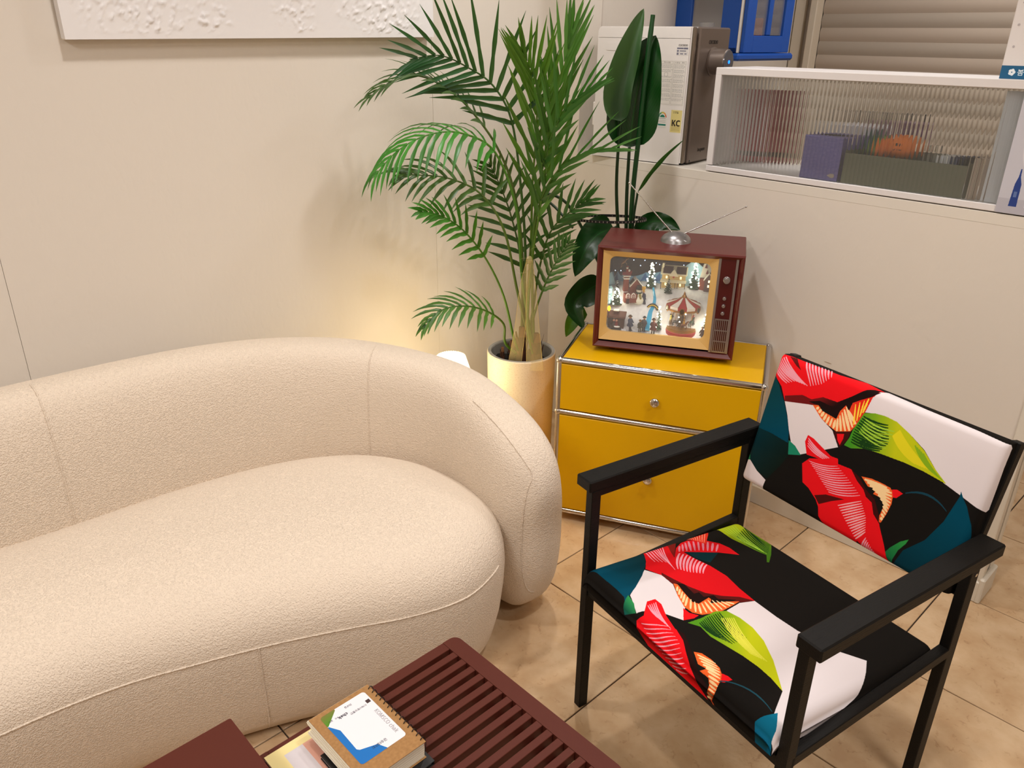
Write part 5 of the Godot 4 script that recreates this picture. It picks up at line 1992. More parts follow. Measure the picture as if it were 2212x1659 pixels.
func build_palm() -> void:
	var at := Vector3(0.35, 0, 0.505)
	# stand
	var stand := thing("plant_stand", "low white plant stand with a wooden disc under the palm pot", "plant stand", at)
	var st := begin()
	lathe(st, [Vector2(0, 0.052), Vector2(0.115, 0.052), Vector2(0.118, 0.056), Vector2(0.118, 0.066), Vector2(0.115, 0.07), Vector2(0, 0.07)], 36)
	part(stand, "disc", st, plain(Color(0.42, 0.22, 0.11), 0.5), "brown wooden disc")
	for k in 4:
		var a := TAU * (k + 0.35) / 4
		st = begin()
		tube(st, [Vector3(cos(a) * 0.095, 0.052, sin(a) * 0.095), Vector3(cos(a) * 0.112, 0.0, sin(a) * 0.112)], 0.011, 10)
		part(stand, "leg", st, plain(Color(0.88, 0.86, 0.82), 0.5))
	var t := thing("potted_palm", "areca palm in a tall cream stone pot with a sheer ribbon", "plant", at + Vector3(0, 0.07, 0))
	var stone := StandardMaterial3D.new()
	stone.albedo_texture = noise_tex(0.09, 2, 512, FastNoiseLite.TYPE_CELLULAR, 17, [[0.0, Color(0.66, 0.56, 0.42)], [0.16, Color(0.83, 0.76, 0.63)], [0.3, Color(0.88, 0.82, 0.71)], [1.0, Color(0.86, 0.80, 0.69)]])
	stone.roughness = 0.55
	stone.uv1_triplanar = true
	stone.uv1_scale = Vector3(2.5, 2.5, 2.5)
	st = begin()
	lathe(st, [Vector2(0, 0), Vector2(0.112, 0), Vector2(0.117, 0.004), Vector2(0.123, 0.43), Vector2(0.1235, 0.446), Vector2(0.121, 0.45)], 56, Vector3.ZERO, Basis(), false)
	part(t, "pot", st, stone)
	st = begin()
	lathe(st, [Vector2(0.121, 0.45), Vector2(0.110, 0.45), Vector2(0.108, 0.446), Vector2(0.106, 0.395)], 56)
	part(t, "pot_rim", st, plain(Color(0.60, 0.58, 0.54), 0.6))
	st = begin()
	var rows := []
	for i in 7:
		var ring := []
		for k in 30:
			var r := 0.107 * i / 6.0
			var a := TAU * k / 30
			ring.append(Vector3(cos(a) * r, 0.402 + 0.006 * sin(a * 5 + i * 2.0) + 0.004 * sin(a * 11 + i), sin(a) * r))
		rows.append(ring)
	skin(st, rows, true, true)
	part(t, "soil", st, plain(Color(0.10, 0.075, 0.055), 0.95))
	# shaggy stem bases
	var bark := [plain(Color(0.34, 0.20, 0.12), 0.85), plain(Color(0.45, 0.30, 0.19), 0.85), plain(Color(0.24, 0.15, 0.10), 0.85)]
	var bases := [[Vector3(-0.018, 0.40, 0.03), 0.012, 0.09], [Vector3(0.012, 0.40, 0.012), 0.017, 0.145], [Vector3(0.055, 0.40, -0.02), 0.018, 0.125], [Vector3(-0.03, 0.40, 0.065), 0.007, 0.07]]
	for b in bases:
		st = begin()
		var p: Vector3 = b[0]
		tube(st, [p, p + Vector3(0.003, b[2] * 0.5, 0), p + Vector3(0.0, b[2], 0.002)], [b[1], b[1] * 0.85, b[1] * 0.5], 10)
		var trunk := part(t, "stem_base", st, bark[0])
		for k in 11:
			st = begin()
			var a := TAU * k / 11.0 * 2.3
			var y0: float = b[2] * (0.05 + 0.07 * k)
			var d := Vector3(cos(a), 0, sin(a))
			var sd: Vector3 = Vector3(-d.z, 0, d.x) * b[1] * 0.75
			var root: Vector3 = p + d * b[1] * 0.95 + Vector3(0, y0, 0)
			var tip: Vector3 = p + d * b[1] * 1.45 + Vector3(0, y0 + b[2] * 0.30, 0)
			st.set_smooth_group(-1)
			quad(st, root - sd, tip - sd * 0.3, tip + sd * 0.3, root + sd)
			part(trunk, "husk", st, bark[k % 3])
	var greens := {"F1": Color(0.20, 0.29, 0.12), "F2": Color(0.06, 0.25, 0.11), "F3": Color(0.28, 0.45, 0.07), "F4": Color(0.22, 0.40, 0.08), "F5": Color(0.14, 0.34, 0.07), "F6": Color(0.16, 0.33, 0.07), "F7": Color(0.17, 0.46, 0.09), "F8": Color(0.22, 0.34, 0.11), "F9": Color(0.18, 0.44, 0.08), "F10": Color(0.14, 0.30, 0.08), "F11": Color(0.07, 0.20, 0.08), "F12": Color(0.12, 0.32, 0.08), "F13": Color(0.13, 0.31, 0.08), "F14": Color(0.24, 0.42, 0.08)}
	# start of the blade, pairs of leaflets, longest leaflet, droop, how far the blade faces the viewer's side of the room
	var shape := {"F1": [0.42, 15, 0.13, 0.35, 0.25, 40.0], "F2": [0.40, 14, 0.25, 0.05, 0.95, 58.0], "F3": [0.36, 13, 0.24, 0.01, 0.75, 30.0], "F4": [0.44, 10, 0.22, 0.0, 0.55, 24.0], "F5": [0.45, 9, 0.20, 0.03, 0.55, 32.0], "F6": [0.38, 9, 0.22, 0.05, 0.5, 34.0], "F7": [0.42, 15, 0.20, 0.75, 0.3, 58.0], "F8": [0.42, 12, 0.15, 0.5, 0.5, 50.0], "F9": [0.50, 12, 0.11, 0.25, 0.6, 42.0], "F10": [0.42, 12, 0.12, 0.45, 0.4, 50.0], "F11": [0.35, 12, 0.17, 0.15, 0.8, 55.0], "F12": [0.45, 9, 0.10, 0.1, 0.6, 40.0], "F13": [0.42, 10, 0.15, 0.1, 0.7, 42.0], "F14": [0.46, 9, 0.22, 0.0, 0.4, 24.0]}
	var toward := Vector3(0.711, 0.12, 0.701).normalized()
	for f in PALM:
		var pts := []
		var p0: Vector3 = PALM[f][0]
		var foot := at + Vector3(0.012, 0.50, 0.012) if p0.x < 0.36 else at + Vector3(0.05, 0.50, -0.015)
		pts.append(foot)
		for p in PALM[f]:
			pts.append(p)
		var fine := spline(pts, 6)
		var off := at + Vector3(0, 0.07, 0)
		for k in fine.size():
			fine[k] -= off
		var rad := []
		for k in fine.size():
			rad.append(lerpf(0.0055, 0.0011, float(k) / fine.size()))
		st = begin()
		tube(st, fine, rad, 7)
		var c: Color = greens[f]
		var sh: Array = shape[f]
		var fr := part(t, "frond", st, leaf_material(c.lerp(Color(0.40, 0.46, 0.12), 0.45)))
		var lm := [leaf_material(c), leaf_material(c.lightened(0.06)), leaf_material(c.darkened(0.16))]
		var n: int = sh[1]
		for k in n:
			var u: float = lerpf(sh[0], 0.985, (k + 0.5) / n)
			var i := clampi(int(u * (fine.size() - 1)), 1, fine.size() - 2)
			var fpos: float = u * (fine.size() - 1) - i
			var o: Vector3 = fine[i].lerp(fine[i + 1], clampf(fpos, 0, 1))
			var tg: Vector3 = (fine[i + 1] - fine[i - 1]).normalized()
			var up := Vector3.UP.lerp(toward, sh[4])
			up = (up - tg * up.dot(tg)).normalized()
			var sd := tg.cross(up).normalized()
			var v := float(k) / n
			var len: float = sh[2] * (0.55 + 0.45 * sin(PI * clampf(v * 1.05 + 0.12, 0, 1))) * (0.9 + 0.2 * rng.randf())
			if v > 0.8:
				len *= 0.85
			for s in [-1.0, 1.0]:
				var a := deg_to_rad(lerpf(sh[5], sh[5] * 0.35, v)) + 0.12 * (rng.randf() - 0.5)
				var d: Vector3 = (tg * cos(a) + sd * s * sin(a) + up * 0.22).normalized()
				st = begin()
				leaflet(st, o, d, up, len, lerpf(0.0085, 0.0055, v), sh[3] * (0.8 + 0.4 * rng.randf()))
				part(fr, "leaflet", st, lm[rng.randi() % 3])
	# sheer ribbon with a bow
	var org := StandardMaterial3D.new()
	org.albedo_color = Color(0.86, 0.78, 0.54, 0.27)
	org.transparency = BaseMaterial3D.TRANSPARENCY_ALPHA
	org.roughness = 0.5
	var knot := at + Vector3(0.075, 0.875, 0.045)
	var rb := thing("ribbon_bow", "sheer gold organza ribbon tied in a bow on the palm", "ribbon", knot)
	st = begin()
	ball(st, Vector3.ZERO, Vector3(0.012, 0.014, 0.010), 10, 7)
	part(rb, "knot", st, org)
	var dirs := [[Vector3(0.55, 0.55, -0.5), 0.060, 0.017], [Vector3(-0.5, -0.75, 0.5), 0.055, 0.020]]
	for d in dirs:
		st = begin()
		var dir: Vector3 = d[0].normalized()
		var sd := Vector3(0.7, 0.2, 0.68).normalized()
		rows = []
		for k in 15:
			var a := TAU * k / 14
			var p: Vector3 = dir * d[1] * (1.0 - cos(a)) * 0.5 + dir.cross(sd).normalized() * sin(a) * d[1] * 0.42
			var wv: Vector3 = sd * d[2] * (0.35 + 0.65 * sin(a / 2))
			rows.append([p - wv, p + wv])
		skin(st, rows)
		part(rb, "loop", st, org)
	for tail in [[Vector3(-0.012, -0.10, 0.012), Vector3(-0.018, -0.24, 0.02), Vector3(-0.030, -0.395, 0.035), 0.024], [Vector3(0.012, -0.10, 0.0), Vector3(0.024, -0.24, 0.0), Vector3(0.045, -0.385, 0.005), 0.030]]:
		st = begin()
		var line := spline([Vector3.ZERO, tail[0], tail[1], tail[2]], 8)
		rows = []
		for k in line.size():
			var f := float(k) / line.size()
			var wv: Vector3 = Vector3(0.70, 0.0, -0.71) * tail[3] * (0.35 + 0.65 * f) + Vector3(0.5, 0, 0.5) * 0.006 * sin(f * 9.0)
			rows.append([line[k] - wv, line[k] + Vector3(0.5, 0, 0.5) * 0.005, line[k] + wv])
		skin(st, rows)
		var tl := part(rb, "tail", st, org)
		for e in [0, 2]:
			st = begin()
			tube(st, rows.map(func(r): return r[e]), 0.0006, 5)
			part(tl, "woven_edge", st, plain(Color(0.80, 0.70, 0.42), 0.6))


# one narrow leaflet: folded along its rib, tapering to a drawn-out tip
func leaflet(st: SurfaceTool, o: Vector3, d: Vector3, up: Vector3, length: float, w: float, droop: float) -> void:
	var n := 6
	var p := o
	var dir := d
	var ra := []
	for k in n + 1:
		var t := float(k) / n
		var wide := w * (0.35 + 0.65 * sin(PI * minf(t * 1.15 + 0.12, 0.62) / 1.24 * 2.0)) if t < 0.45 else w * (1.0 - pow((t - 0.45) / 0.55, 1.4)) * 0.98 + 0.0003
		var sd := dir.cross(up).normalized()
		var nor := sd.cross(dir).normalized()
		ra.append([p - sd * wide + nor * wide * 0.35, p, p + sd * wide + nor * wide * 0.35])
		dir = (dir + Vector3(0, -droop * 0.30, 0)).normalized()
		p += dir * length / n
	st.set_smooth_group(0)
	for k in n:
		for j in 2:
			quad(st, ra[k][j], ra[k][j + 1], ra[k + 1][j + 1], ra[k + 1][j], Vector2(j * 0.5, float(k) / n), Vector2(j * 0.5 + 0.5, float(k) / n), Vector2(j * 0.5 + 0.5, float(k + 1) / n), Vector2(j * 0.5, float(k + 1) / n))


# broad leaf along a rib; half widths left and right, fold angle of the halves
func broad_leaf(st: SurfaceTool, rib: Array, wl: float, wr: float, face: Vector3, fold: float, base := 0.45) -> void:
	var fine := spline(rib, 6)
	var n := fine.size()
	var rows := []
	for k in n:
		var t := float(k) / (n - 1)
		var tg: Vector3 = (fine[mini(k + 1, n - 1)] - fine[maxi(k - 1, 0)]).normalized()
		var up := (face - tg * face.dot(tg)).normalized()
		var sd := tg.cross(up).normalized()
		var env := pow(sin(PI * clampf(pow(t, base), 0.0, 1.0)), 0.75) if t > 0.001 else 0.0
		var row := []
		for j in range(-5, 6):
			var f := absf(j) / 5.0
			var w: float = (wl if j < 0 else wr) * env * f
			var wave := 0.006 * sin(t * 17.0 + j) * f * f * env
			row.append(fine[k] + sd * signf(j) * w * cos(fold * (0.6 + 0.4 * f)) + up * (w * sin(fold * (0.6 + 0.4 * f)) + wave))
		rows.append(row)
	skin(st, rows, false, true)


func build_strelitzia() -> void:
	var base := Vector3(0.555, 0, 0.135)
	var t := thing("strelitzia_plant", "tall strelitzia with broad dark leaves behind the toy television", "plant", base)
	var st := begin()
	lathe(st, [Vector2(0, 0), Vector2(0.06, 0), Vector2(0.075, 0.2), Vector2(0.078, 0.22), Vector2(0.07, 0.22), Vector2(0.066, 0.2), Vector2(0, 0.195)], 32)
	part(t, "pot", st, plain(Color(0.75, 0.72, 0.66), 0.6))
	var stem_m := leaf_material(Color(0.05, 0.17, 0.06), 0.4)
	var tex := Image.create(256, 256, false, Image.FORMAT_RGB8)
	for y in 256:
		for x in 256:
			var v := 0.9 + 0.1 * sin((absf(x - 128.0) * 0.9 - y * 1.0) * 0.55)
			if absi(x - 128) < 3:
				v = 1.35
			tex.set_pixel(x, y, Color(0.06 * v, 0.25 * v, 0.07 * v))
	var dark := leaf_material(Color(1, 1, 1), 0.3)
	dark.albedo_texture = ImageTexture.create_from_image(tex)
	var grey := leaf_material(Color(0.17, 0.28, 0.15), 0.5)
	var bright := leaf_material(Color(0.22, 0.42, 0.05), 0.4)
	var off := func(name_: String) -> Array:
		var out := []
		for p in STRELITZIA[name_]:
			out.append(p - base)
		return out
	var toward := Vector3(0.72, 0.2, 0.68)
	for s in [["A_stem", 0.006], ["B_stem", 0.007], ["C_stem", 0.005], ["D_stem", 0.0055], ["E_stem", 0.005], ["D2_stem", 0.005]]:
		var pts: Array = off.call(s[0])
		pts.insert(0, Vector3(0.0, 0.2, 0.0))
		var fine := spline(pts, 6)
		var rad := []
		for k in fine.size():
			rad.append(s[1] * (1.25 - 0.5 * k / fine.size()))
		st = begin()
		tube(st, fine, rad, 9)
		part(t, "leaf_stalk", st, stem_m)
	var sp: Array = off.call("spear")
	sp.insert(0, Vector3(0.01, 0.2, 0.0))
	var fine := spline(sp, 6)
	st = begin()
	var rr := []
	for k in fine.size():
		rr.append(0.0085 if k < fine.size() - 2 else 0.0075)
	tube(st, fine, rr, 10)
	part(t, "rolled_leaf", st, leaf_material(Color(0.05, 0.24, 0.09), 0.35), "rolled new leaf")
	var leaves := [["B_rib", 0.105, 0.090, 0.5, dark, 0.60], ["A_rib", 0.088, 0.035, 0.7, grey, 0.55], ["C_rib", 0.014, 0.012, 1.0, leaf_material(Color(0.07, 0.22, 0.06), 0.4), 0.75], ["D_rib", 0.062, 0.062, 0.25, dark, 0.6], ["E_rib", 0.055, 0.052, 0.25, dark, 0.6], ["F_rib", 0.035, 0.03, 0.3, bright, 0.6], ["G_rib", 0.035, 0.04, 0.2, dark, 0.6]]
	for l in leaves:
		st = begin()
		broad_leaf(st, off.call(l[0]), l[1], l[2], toward, l[3], l[5])
		part(t, "leaf", st, l[4])
	# black plant support ring
	var ring := thing("plant_support_ring", "black perforated plant tie looped round the strelitzia stalks", "plant tie", Vector3(0.515, 0.985, 0.255))
	st = begin()
	var rows := []
	for k in 41:
		var a := TAU * k / 40
		var p := Vector3(cos(a) * 0.125 * 0.71 - sin(a) * 0.055 * 0.7, 0, -cos(a) * 0.125 * 0.71 - sin(a) * 0.055 * 0.7)
		var o := p.normalized() * 0.0012
		rows.append([p + o + Vector3(0, 0.0045, 0), p + o - Vector3(0, 0.0045, 0), p - o - Vector3(0, 0.0045, 0), p - o + Vector3(0, 0.0045, 0)])
	skin(st, rows, true, true, Vector2.ONE, -1)
	part(ring, "strap", st, plain(Color(0.03, 0.03, 0.03), 0.5))
	for k in 60:
		st = begin()
		var a := TAU * k / 60
		var p := Vector3(cos(a) * 0.125 * 0.71 - sin(a) * 0.055 * 0.7, 0, -cos(a) * 0.125 * 0.71 - sin(a) * 0.055 * 0.7)
		bx(st, p, Vector3(0.0022, 0.005, 0.0034), 0.0, Basis(Vector3.UP, -atan2(p.z, p.x)))
		part(ring, "hole", st, plain(Color(0.62, 0.58, 0.52), 0.7))


const BENCH_Y := 0.38

func build_bench() -> void:
	var t := thing("slatted_table", "low dark brown metal table with a slotted top beside the sofa", "table", Vector3(1.2, 0, 1.524))
	var m: StandardMaterial3D = mats["brown_metal"]
	var w := 0.465
	var d := 0.475
	var pitch := (1.605 - 1.225) / 14.0
	var slot := 0.0115
	var first := 0.0295   # middle of the first slot
	var th := 0.022
	var y := BENCH_Y - th / 2
	# end bands with rounded corners, slats between
	var st: SurfaceTool
	for e in 2:
		st = begin()
		var z0 := 0.0 if e == 0 else d - 0.036
		var out := PackedVector2Array()
		var rr := 0.018
		var corners := [Vector2(rr, 0.0), Vector2(w - rr, 0.0)]
		out.append(Vector2(0, 0.036))
		for k in 6:
			var a := PI + PI / 2 * k / 5
			out.append(Vector2(rr + cos(a) * rr, rr + sin(a) * rr))
		for k in 6:
			var a := 1.5 * PI + PI / 2 * k / 5
			out.append(Vector2(w - rr + cos(a) * rr, rr + sin(a) * rr))
		out.append(Vector2(w, 0.036))
		if e == 1:
			var flip := PackedVector2Array()
			for p in out:
				flip.append(Vector2(p.x, 0.036 - p.y))
			out = flip
		prism(st, out, th, Transform3D(Basis(Vector3.RIGHT, PI / 2), Vector3(0, BENCH_Y, z0)))
		part(t, "end_band", st, m)
	var edges := [0.0]
	for k in 16:
		edges.append(first + pitch * k - slot / 2)
		edges.append(first + pitch * k + slot / 2)
	edges.append(w)
	for k in range(0, edges.size(), 2):
		st = begin()
		bx(st, Vector3((edges[k] + edges[k + 1]) / 2, y, d / 2), Vector3(edges[k + 1] - edges[k], th, d - 0.0725), 0.0008)
		part(t, "slat", st, m)
	for x in [0.035, w - 0.035]:
		for z in [0.06, d - 0.06]:
			st = begin()
			bx(st, Vector3(x, (BENCH_Y - th) / 2, z), Vector3(0.022, BENCH_Y - th, 0.022), 0.002)
			part(t, "leg", st, m)
	st = begin()
	for z in [0.06, d - 0.06]:
		bx(st, Vector3(w / 2, BENCH_Y - th - 0.012, z), Vector3(w - 0.09, 0.018, 0.018), 0.001)
	part(t, "under_rail", st, m)
	# plain table next to it
	var s := thing("plain_side_table", "dark red-brown table with a plain solid top next to the slotted table", "table", Vector3(1.192, 0, 2.012))
	st = begin()
	prism(st, round_rect(0.44, 0.6, 0.004, 3, Vector2(0.22, 0.3)), 0.022, Transform3D(Basis(Vector3.RIGHT, PI / 2), Vector3(0, 0.49, 0)))
	part(s, "top", st, m)
	for x in [0.02, 0.42]:
		for z in [0.02, 0.58]:
			st = begin()
			bx(st, Vector3(x, 0.234, z), Vector3(0.026, 0.468, 0.026), 0.002)
			part(s, "leg", st, m)
	build_books()


func build_books() -> void:
	# magazine with a pastel cover
	var mg := thing("magazine", "thin magazine with a pastel yellow and pink cover under the notebook", "magazine", Vector3(1.3, BENCH_Y, 1.87), 0.0)
	var im := Image.create(256, 256, false, Image.FORMAT_RGB8)
	im.fill(Color(0.90, 0.83, 0.58))
	fill_poly(im, PackedVector2Array([Vector2(30, 0), Vector2(256, 0), Vector2(256, 222), Vector2(30, 222)]), Color(0.80, 0.77, 0.78))
	fill_poly(im, PackedVector2Array([Vector2(30, 0), Vector2(256, 0), Vector2(256, 178), Vector2(30, 178)]), Color(0.84, 0.62, 0.54))
	fill_poly(im, PackedVector2Array([Vector2(60, 60), Vector2(256, 60), Vector2(256, 150), Vector2(60, 150)]), Color(0.60, 0.50, 0.50))
	var cover := StandardMaterial3D.new()
	cover.albedo_texture = ImageTexture.create_from_image(im)
	cover.roughness = 0.35
	var st := begin()
	bx(st, Vector3(0, 0.004, 0), Vector3(0.165, 0.008, 0.21), 0.0006)
	part(mg, "pages", st, plain(Color(0.90, 0.87, 0.80), 0.7))
	st = begin()
	quad(st, Vector3(-0.083, 0.0088, -0.105), Vector3(0.083, 0.0088, -0.105), Vector3(0.083, 0.0088, 0.106), Vector3(-0.083, 0.0088, 0.106), Vector2(0, 0), Vector2(1, 0), Vector2(1, 1), Vector2(0, 1))
	quad(st, Vector3(-0.083, 0.0082, 0.106), Vector3(0.083, 0.0082, 0.106), Vector3(0.083, 0.0082, -0.105), Vector3(-0.083, 0.0082, -0.105), Vector2(0, 0), Vector2(1, 0), Vector2(1, 1), Vector2(0, 1))
	part(mg, "cover", st, cover)
	# black tablet-like folder under the notebook
	var bk := thing("black_folder", "slim black folder with white pages lying under the notebook", "folder", Vector3(1.36, BENCH_Y + 0.0092, 1.835))
	st = begin()
	bx(st, Vector3(0, 0.001, 0), Vector3(0.145, 0.002, 0.14), 0.0005)
	bx(st, Vector3(0, 0.0085, 0), Vector3(0.145, 0.002, 0.14), 0.0005)
	bx(st, Vector3(0, 0.0047, -0.0685), Vector3(0.145, 0.0075, 0.003), 0.0005)
	part(bk, "cover", st, plain(Color(0.05, 0.05, 0.055), 0.45))
	st = begin()
	bx(st, Vector3(-0.001, 0.0047, 0.001), Vector3(0.139, 0.0055, 0.134))
	part(bk, "pages", st, plain(Color(0.86, 0.85, 0.83), 0.7))
	# thick spiral notebook
	var base_y := BENCH_Y + 0.0188
	var nb := thing("spiral_notebook", "thick kraft spiral notebook with a white and blue sticker", "notebook", Vector3(1.329, base_y, 1.834))
	var hw := 0.089
	var hd := 0.0625
	var top := 0.4375 - base_y
	st = begin()
	bx(st, Vector3(0, 0.0007, 0), Vector3(hw * 2, 0.0014, hd * 2), 0.0004)
	var kraft := StandardMaterial3D.new()
	kraft.albedo_texture = noise_tex(0.05, 4, 256, FastNoiseLite.TYPE_SIMPLEX_SMOOTH, 71, [[0.0, Color(0.57, 0.41, 0.23)], [1.0, Color(0.66, 0.49, 0.29)]])
	kraft.roughness = 0.8
	kraft.uv1_triplanar = true
	kraft.uv1_scale = Vector3(8, 8, 8)
	part(nb, "back_cover", st, kraft)
	st = begin()
	bx(st, Vector3(0, top - 0.0007, 0), Vector3(hw * 2, 0.0014, hd * 2), 0.0004)
	part(nb, "front_cover", st, kraft)
	var sheet := [plain(Color(0.93, 0.89, 0.80), 0.8), plain(Color(0.86, 0.81, 0.71), 0.8), plain(Color(0.96, 0.93, 0.86), 0.8)]
	var y := 0.0018
	var k := 0
	while y < top - 0.0028:
		var h := 0.0011 + 0.0016 * rng.randf()
		h = minf(h, top - 0.0018 - y)
		st = begin()
		var jut := 0.0035 * sin(y * 260.0) + 0.0015 * rng.randf()
		bx(st, Vector3(-0.001 - jut * 0.5, y + h / 2, 0.0005 + jut * 0.4), Vector3(hw * 2 - 0.003 + jut, h * 0.96, hd * 2 - 0.003 + jut * 0.6), 0.0003)
		part(nb, "page_block", st, sheet[k % 3])
		y += h
		k += 1
	for i in 14:
		st = begin()
		var x := -hw + 0.010 + 0.0122 * i
		var loop := []
		for q in 17:
			var a := TAU * q / 16
			loop.append(Vector3(x + 0.0012 * sin(a), top / 2 + sin(a) * (top / 2 + 0.004), -hd + 0.0015 + cos(a) * 0.0075))
		tube(st, loop, 0.0009, 6, false)
		part(nb, "spiral_ring", st, plain(Color(0.05, 0.045, 0.045), 0.35))
	# sticker
	st = begin()
	var s0 := Vector2(1.250 - 1.329, 1.787 - 1.834)
	var s1 := Vector2(1.384 - 1.329, 1.880 - 1.834)
	var rr := round_rect(s1.x - s0.x, s1.y - s0.y, 0.006, 5, (s0 + s1) / 2)
	st.set_smooth_group(-1)
	var idx := Geometry2D.triangulate_polygon(rr)
	for q in range(0, idx.size(), 3):
		var v := []
		for j in 3:
			v.append(rr[idx[q + j]])
		if (v[1] - v[0]).cross(v[2] - v[0]) < 0:
			v = [v[0], v[2], v[1]]
		var f := func(p: Vector2) -> Vector3: return Vector3(p.x, top + 0.0004, p.y)
		var g := func(p: Vector2) -> Vector2: return (p - s0) / (s1 - s0)
		tri(st, f.call(v[0]), f.call(v[1]), f.call(v[2]), g.call(v[0]), g.call(v[1]), g.call(v[2]))
	var sm := StandardMaterial3D.new()
	sm.albedo_texture = sticker_texture(s0, s1)
	sm.roughness = 0.3
	var sticker := part(nb, "sticker", st, sm, "white and blue payment sticker")
	var grey := plain(Color(0.66, 0.65, 0.66), 0.5)
	var ink := plain(Color(0.16, 0.16, 0.22), 0.5)
	var flat := Basis(Vector3.RIGHT, Vector3(0, 0, -1), Vector3.UP)
	lettering(sticker, "KOMSCO chak", 0.0078, grey, Transform3D(flat, Vector3(1.334 - 1.329, top + 0.0006, 1.7955 - 1.834)))
	lettering(sticker, "chak", 0.0062, ink, Transform3D(Basis(Vector3(0, 0, 1), Vector3(1, 0, 0), Vector3.UP), Vector3(1.2735 - 1.329, top + 0.0006, 1.846 - 1.834)), true)


func sticker_texture(s0: Vector2, s1: Vector2) -> ImageTexture:
	var w := 670
	var h := 465
	var im := Image.create(w, h, false, Image.FORMAT_RGB8)
	im.fill(Color(0.90, 0.89, 0.90))
	var at := func(x: float, z: float) -> Vector2: return (Vector2(x - 1.329, z - 1.834) - s0) / (s1 - s0) * Vector2(w, h)
	# green corner and blue border
	fill_poly(im, PackedVector2Array([at.call(1.24, 1.848), at.call(1.253, 1.850), at.call(1.277, 1.878), at.call(1.277, 1.885), at.call(1.24, 1.885)]), Color(0.47, 0.44, 0.20), Color(0.30, 0.52, 0.10), PackedVector2Array([at.call(1.248, 1.870), at.call(1.272, 1.868)]))
	fill_poly(im, PackedVector2Array([at.call(1.278, 1.878), at.call(1.298, 1.867), at.call(1.351, 1.8685), at.call(1.3555, 1.865), at.call(1.366, 1.836), at.call(1.383, 1.828), at.call(1.39, 1.828), at.call(1.39, 1.89), at.call(1.278, 1.89)]), Color(0.03, 0.42, 0.72))
	fill_poly(im, PackedVector2Array([at.call(1.2705, 1.790), at.call(1.279, 1.790), at.call(1.279, 1.798), at.call(1.2705, 1.798)]), Color(0.24, 0.17, 0.18))
	# wording runs along z, with its top towards the plain table's far side
	var ink := Color(0.17, 0.17, 0.25)
	var px := w / (s1.x - s0.x)
	hangul(im, "지역사랑상품권", at.call(1.2815, 1.801), Vector2(0, 1), Vector2(1, 0), 0.0044 * px, ink)
	hangul(im, "으로 결제", at.call(1.2715, 1.853), Vector2(0, 1), Vector2(1, 0), 0.0036 * px, ink)
	hangul(im, "모바일", at.call(1.2625, 1.820), Vector2(0, 1), Vector2(1, 0), 0.0046 * px, ink)
	hangul(im, "금송테라피", at.call(1.370, 1.818), Vector2(0, 1), Vector2(1, 0), 0.0056 * px, Color(0.10, 0.12, 0.20))
	return ImageTexture.create_from_image(im)


# --- Hangul drawn from its letters as strokes; "right" and "up" are directions in the picture
const JAMO := {
	"ㄱ": [[0, 0, 1, 0, 1, 1]], "ㄴ": [[0, 0, 0, 1, 1, 1]], "ㄷ": [[1, 0, 0, 0, 0, 1, 1, 1]], "ㄹ": [[0, 0, 1, 0, 1, 0.5, 0, 0.5, 0, 1, 1, 1]], "ㅁ": [[0, 0, 1, 0, 1, 1, 0, 1, 0, 0]],
	"ㅂ": [[0, 0, 0, 1, 1, 1, 1, 0], [0, 0.5, 1, 0.5]], "ㅅ": [[0.5, 0, 0, 1], [0.5, 0.25, 1, 1]], "ㅇ": [[0.5, 0, 0.85, 0.15, 1, 0.5, 0.85, 0.85, 0.5, 1, 0.15, 0.85, 0, 0.5, 0.15, 0.15, 0.5, 0]],
	"ㅈ": [[0, 0, 1, 0], [0.5, 0, 0, 1], [0.5, 0.3, 1, 1]], "ㅊ": [[0.3, 0, 0.7, 0], [0, 0.25, 1, 0.25], [0.5, 0.25, 0, 1], [0.5, 0.5, 1, 1]], "ㅋ": [[0, 0, 1, 0, 1, 1], [0, 0.5, 1, 0.5]],
	"ㅌ": [[1, 0, 0, 0, 0, 1, 1, 1], [0, 0.5, 1, 0.5]], "ㅍ": [[0, 0, 1, 0], [0.25, 0, 0.25, 1], [0.75, 0, 0.75, 1], [0, 1, 1, 1]], "ㅎ": [[0.3, 0, 0.7, 0], [0, 0.25, 1, 0.25], [0.5, 0.4, 0.85, 0.55, 0.85, 0.85, 0.5, 1, 0.15, 0.85, 0.15, 0.55, 0.5, 0.4]],
	"ㅏ": [[0.3, 0, 0.3, 1], [0.3, 0.5, 1, 0.5]], "ㅐ": [[0.2, 0, 0.2, 1], [0.2, 0.5, 0.8, 0.5], [0.8, 0, 0.8, 1]], "ㅓ": [[0.7, 0, 0.7, 1], [0, 0.5, 0.7, 0.5]], "ㅔ": [[0.4, 0, 0.4, 1], [0, 0.5, 0.4, 0.5], [0.9, 0, 0.9, 1]],
	"ㅕ": [[0.7, 0, 0.7, 1], [0, 0.35, 0.7, 0.35], [0, 0.65, 0.7, 0.65]], "ㅗ": [[0, 0.8, 1, 0.8], [0.5, 0, 0.5, 0.8]], "ㅜ": [[0, 0.2, 1, 0.2], [0.5, 0.2, 0.5, 1]], "ㅡ": [[0, 0.5, 1, 0.5]], "ㅣ": [[0.5, 0, 0.5, 1]], "ㅝ": [[0, 0.5, 0.6, 0.5], [0.3, 0.5, 0.3, 1], [0.9, 0, 0.9, 1], [0.6, 0.7, 0.9, 0.7]],
}

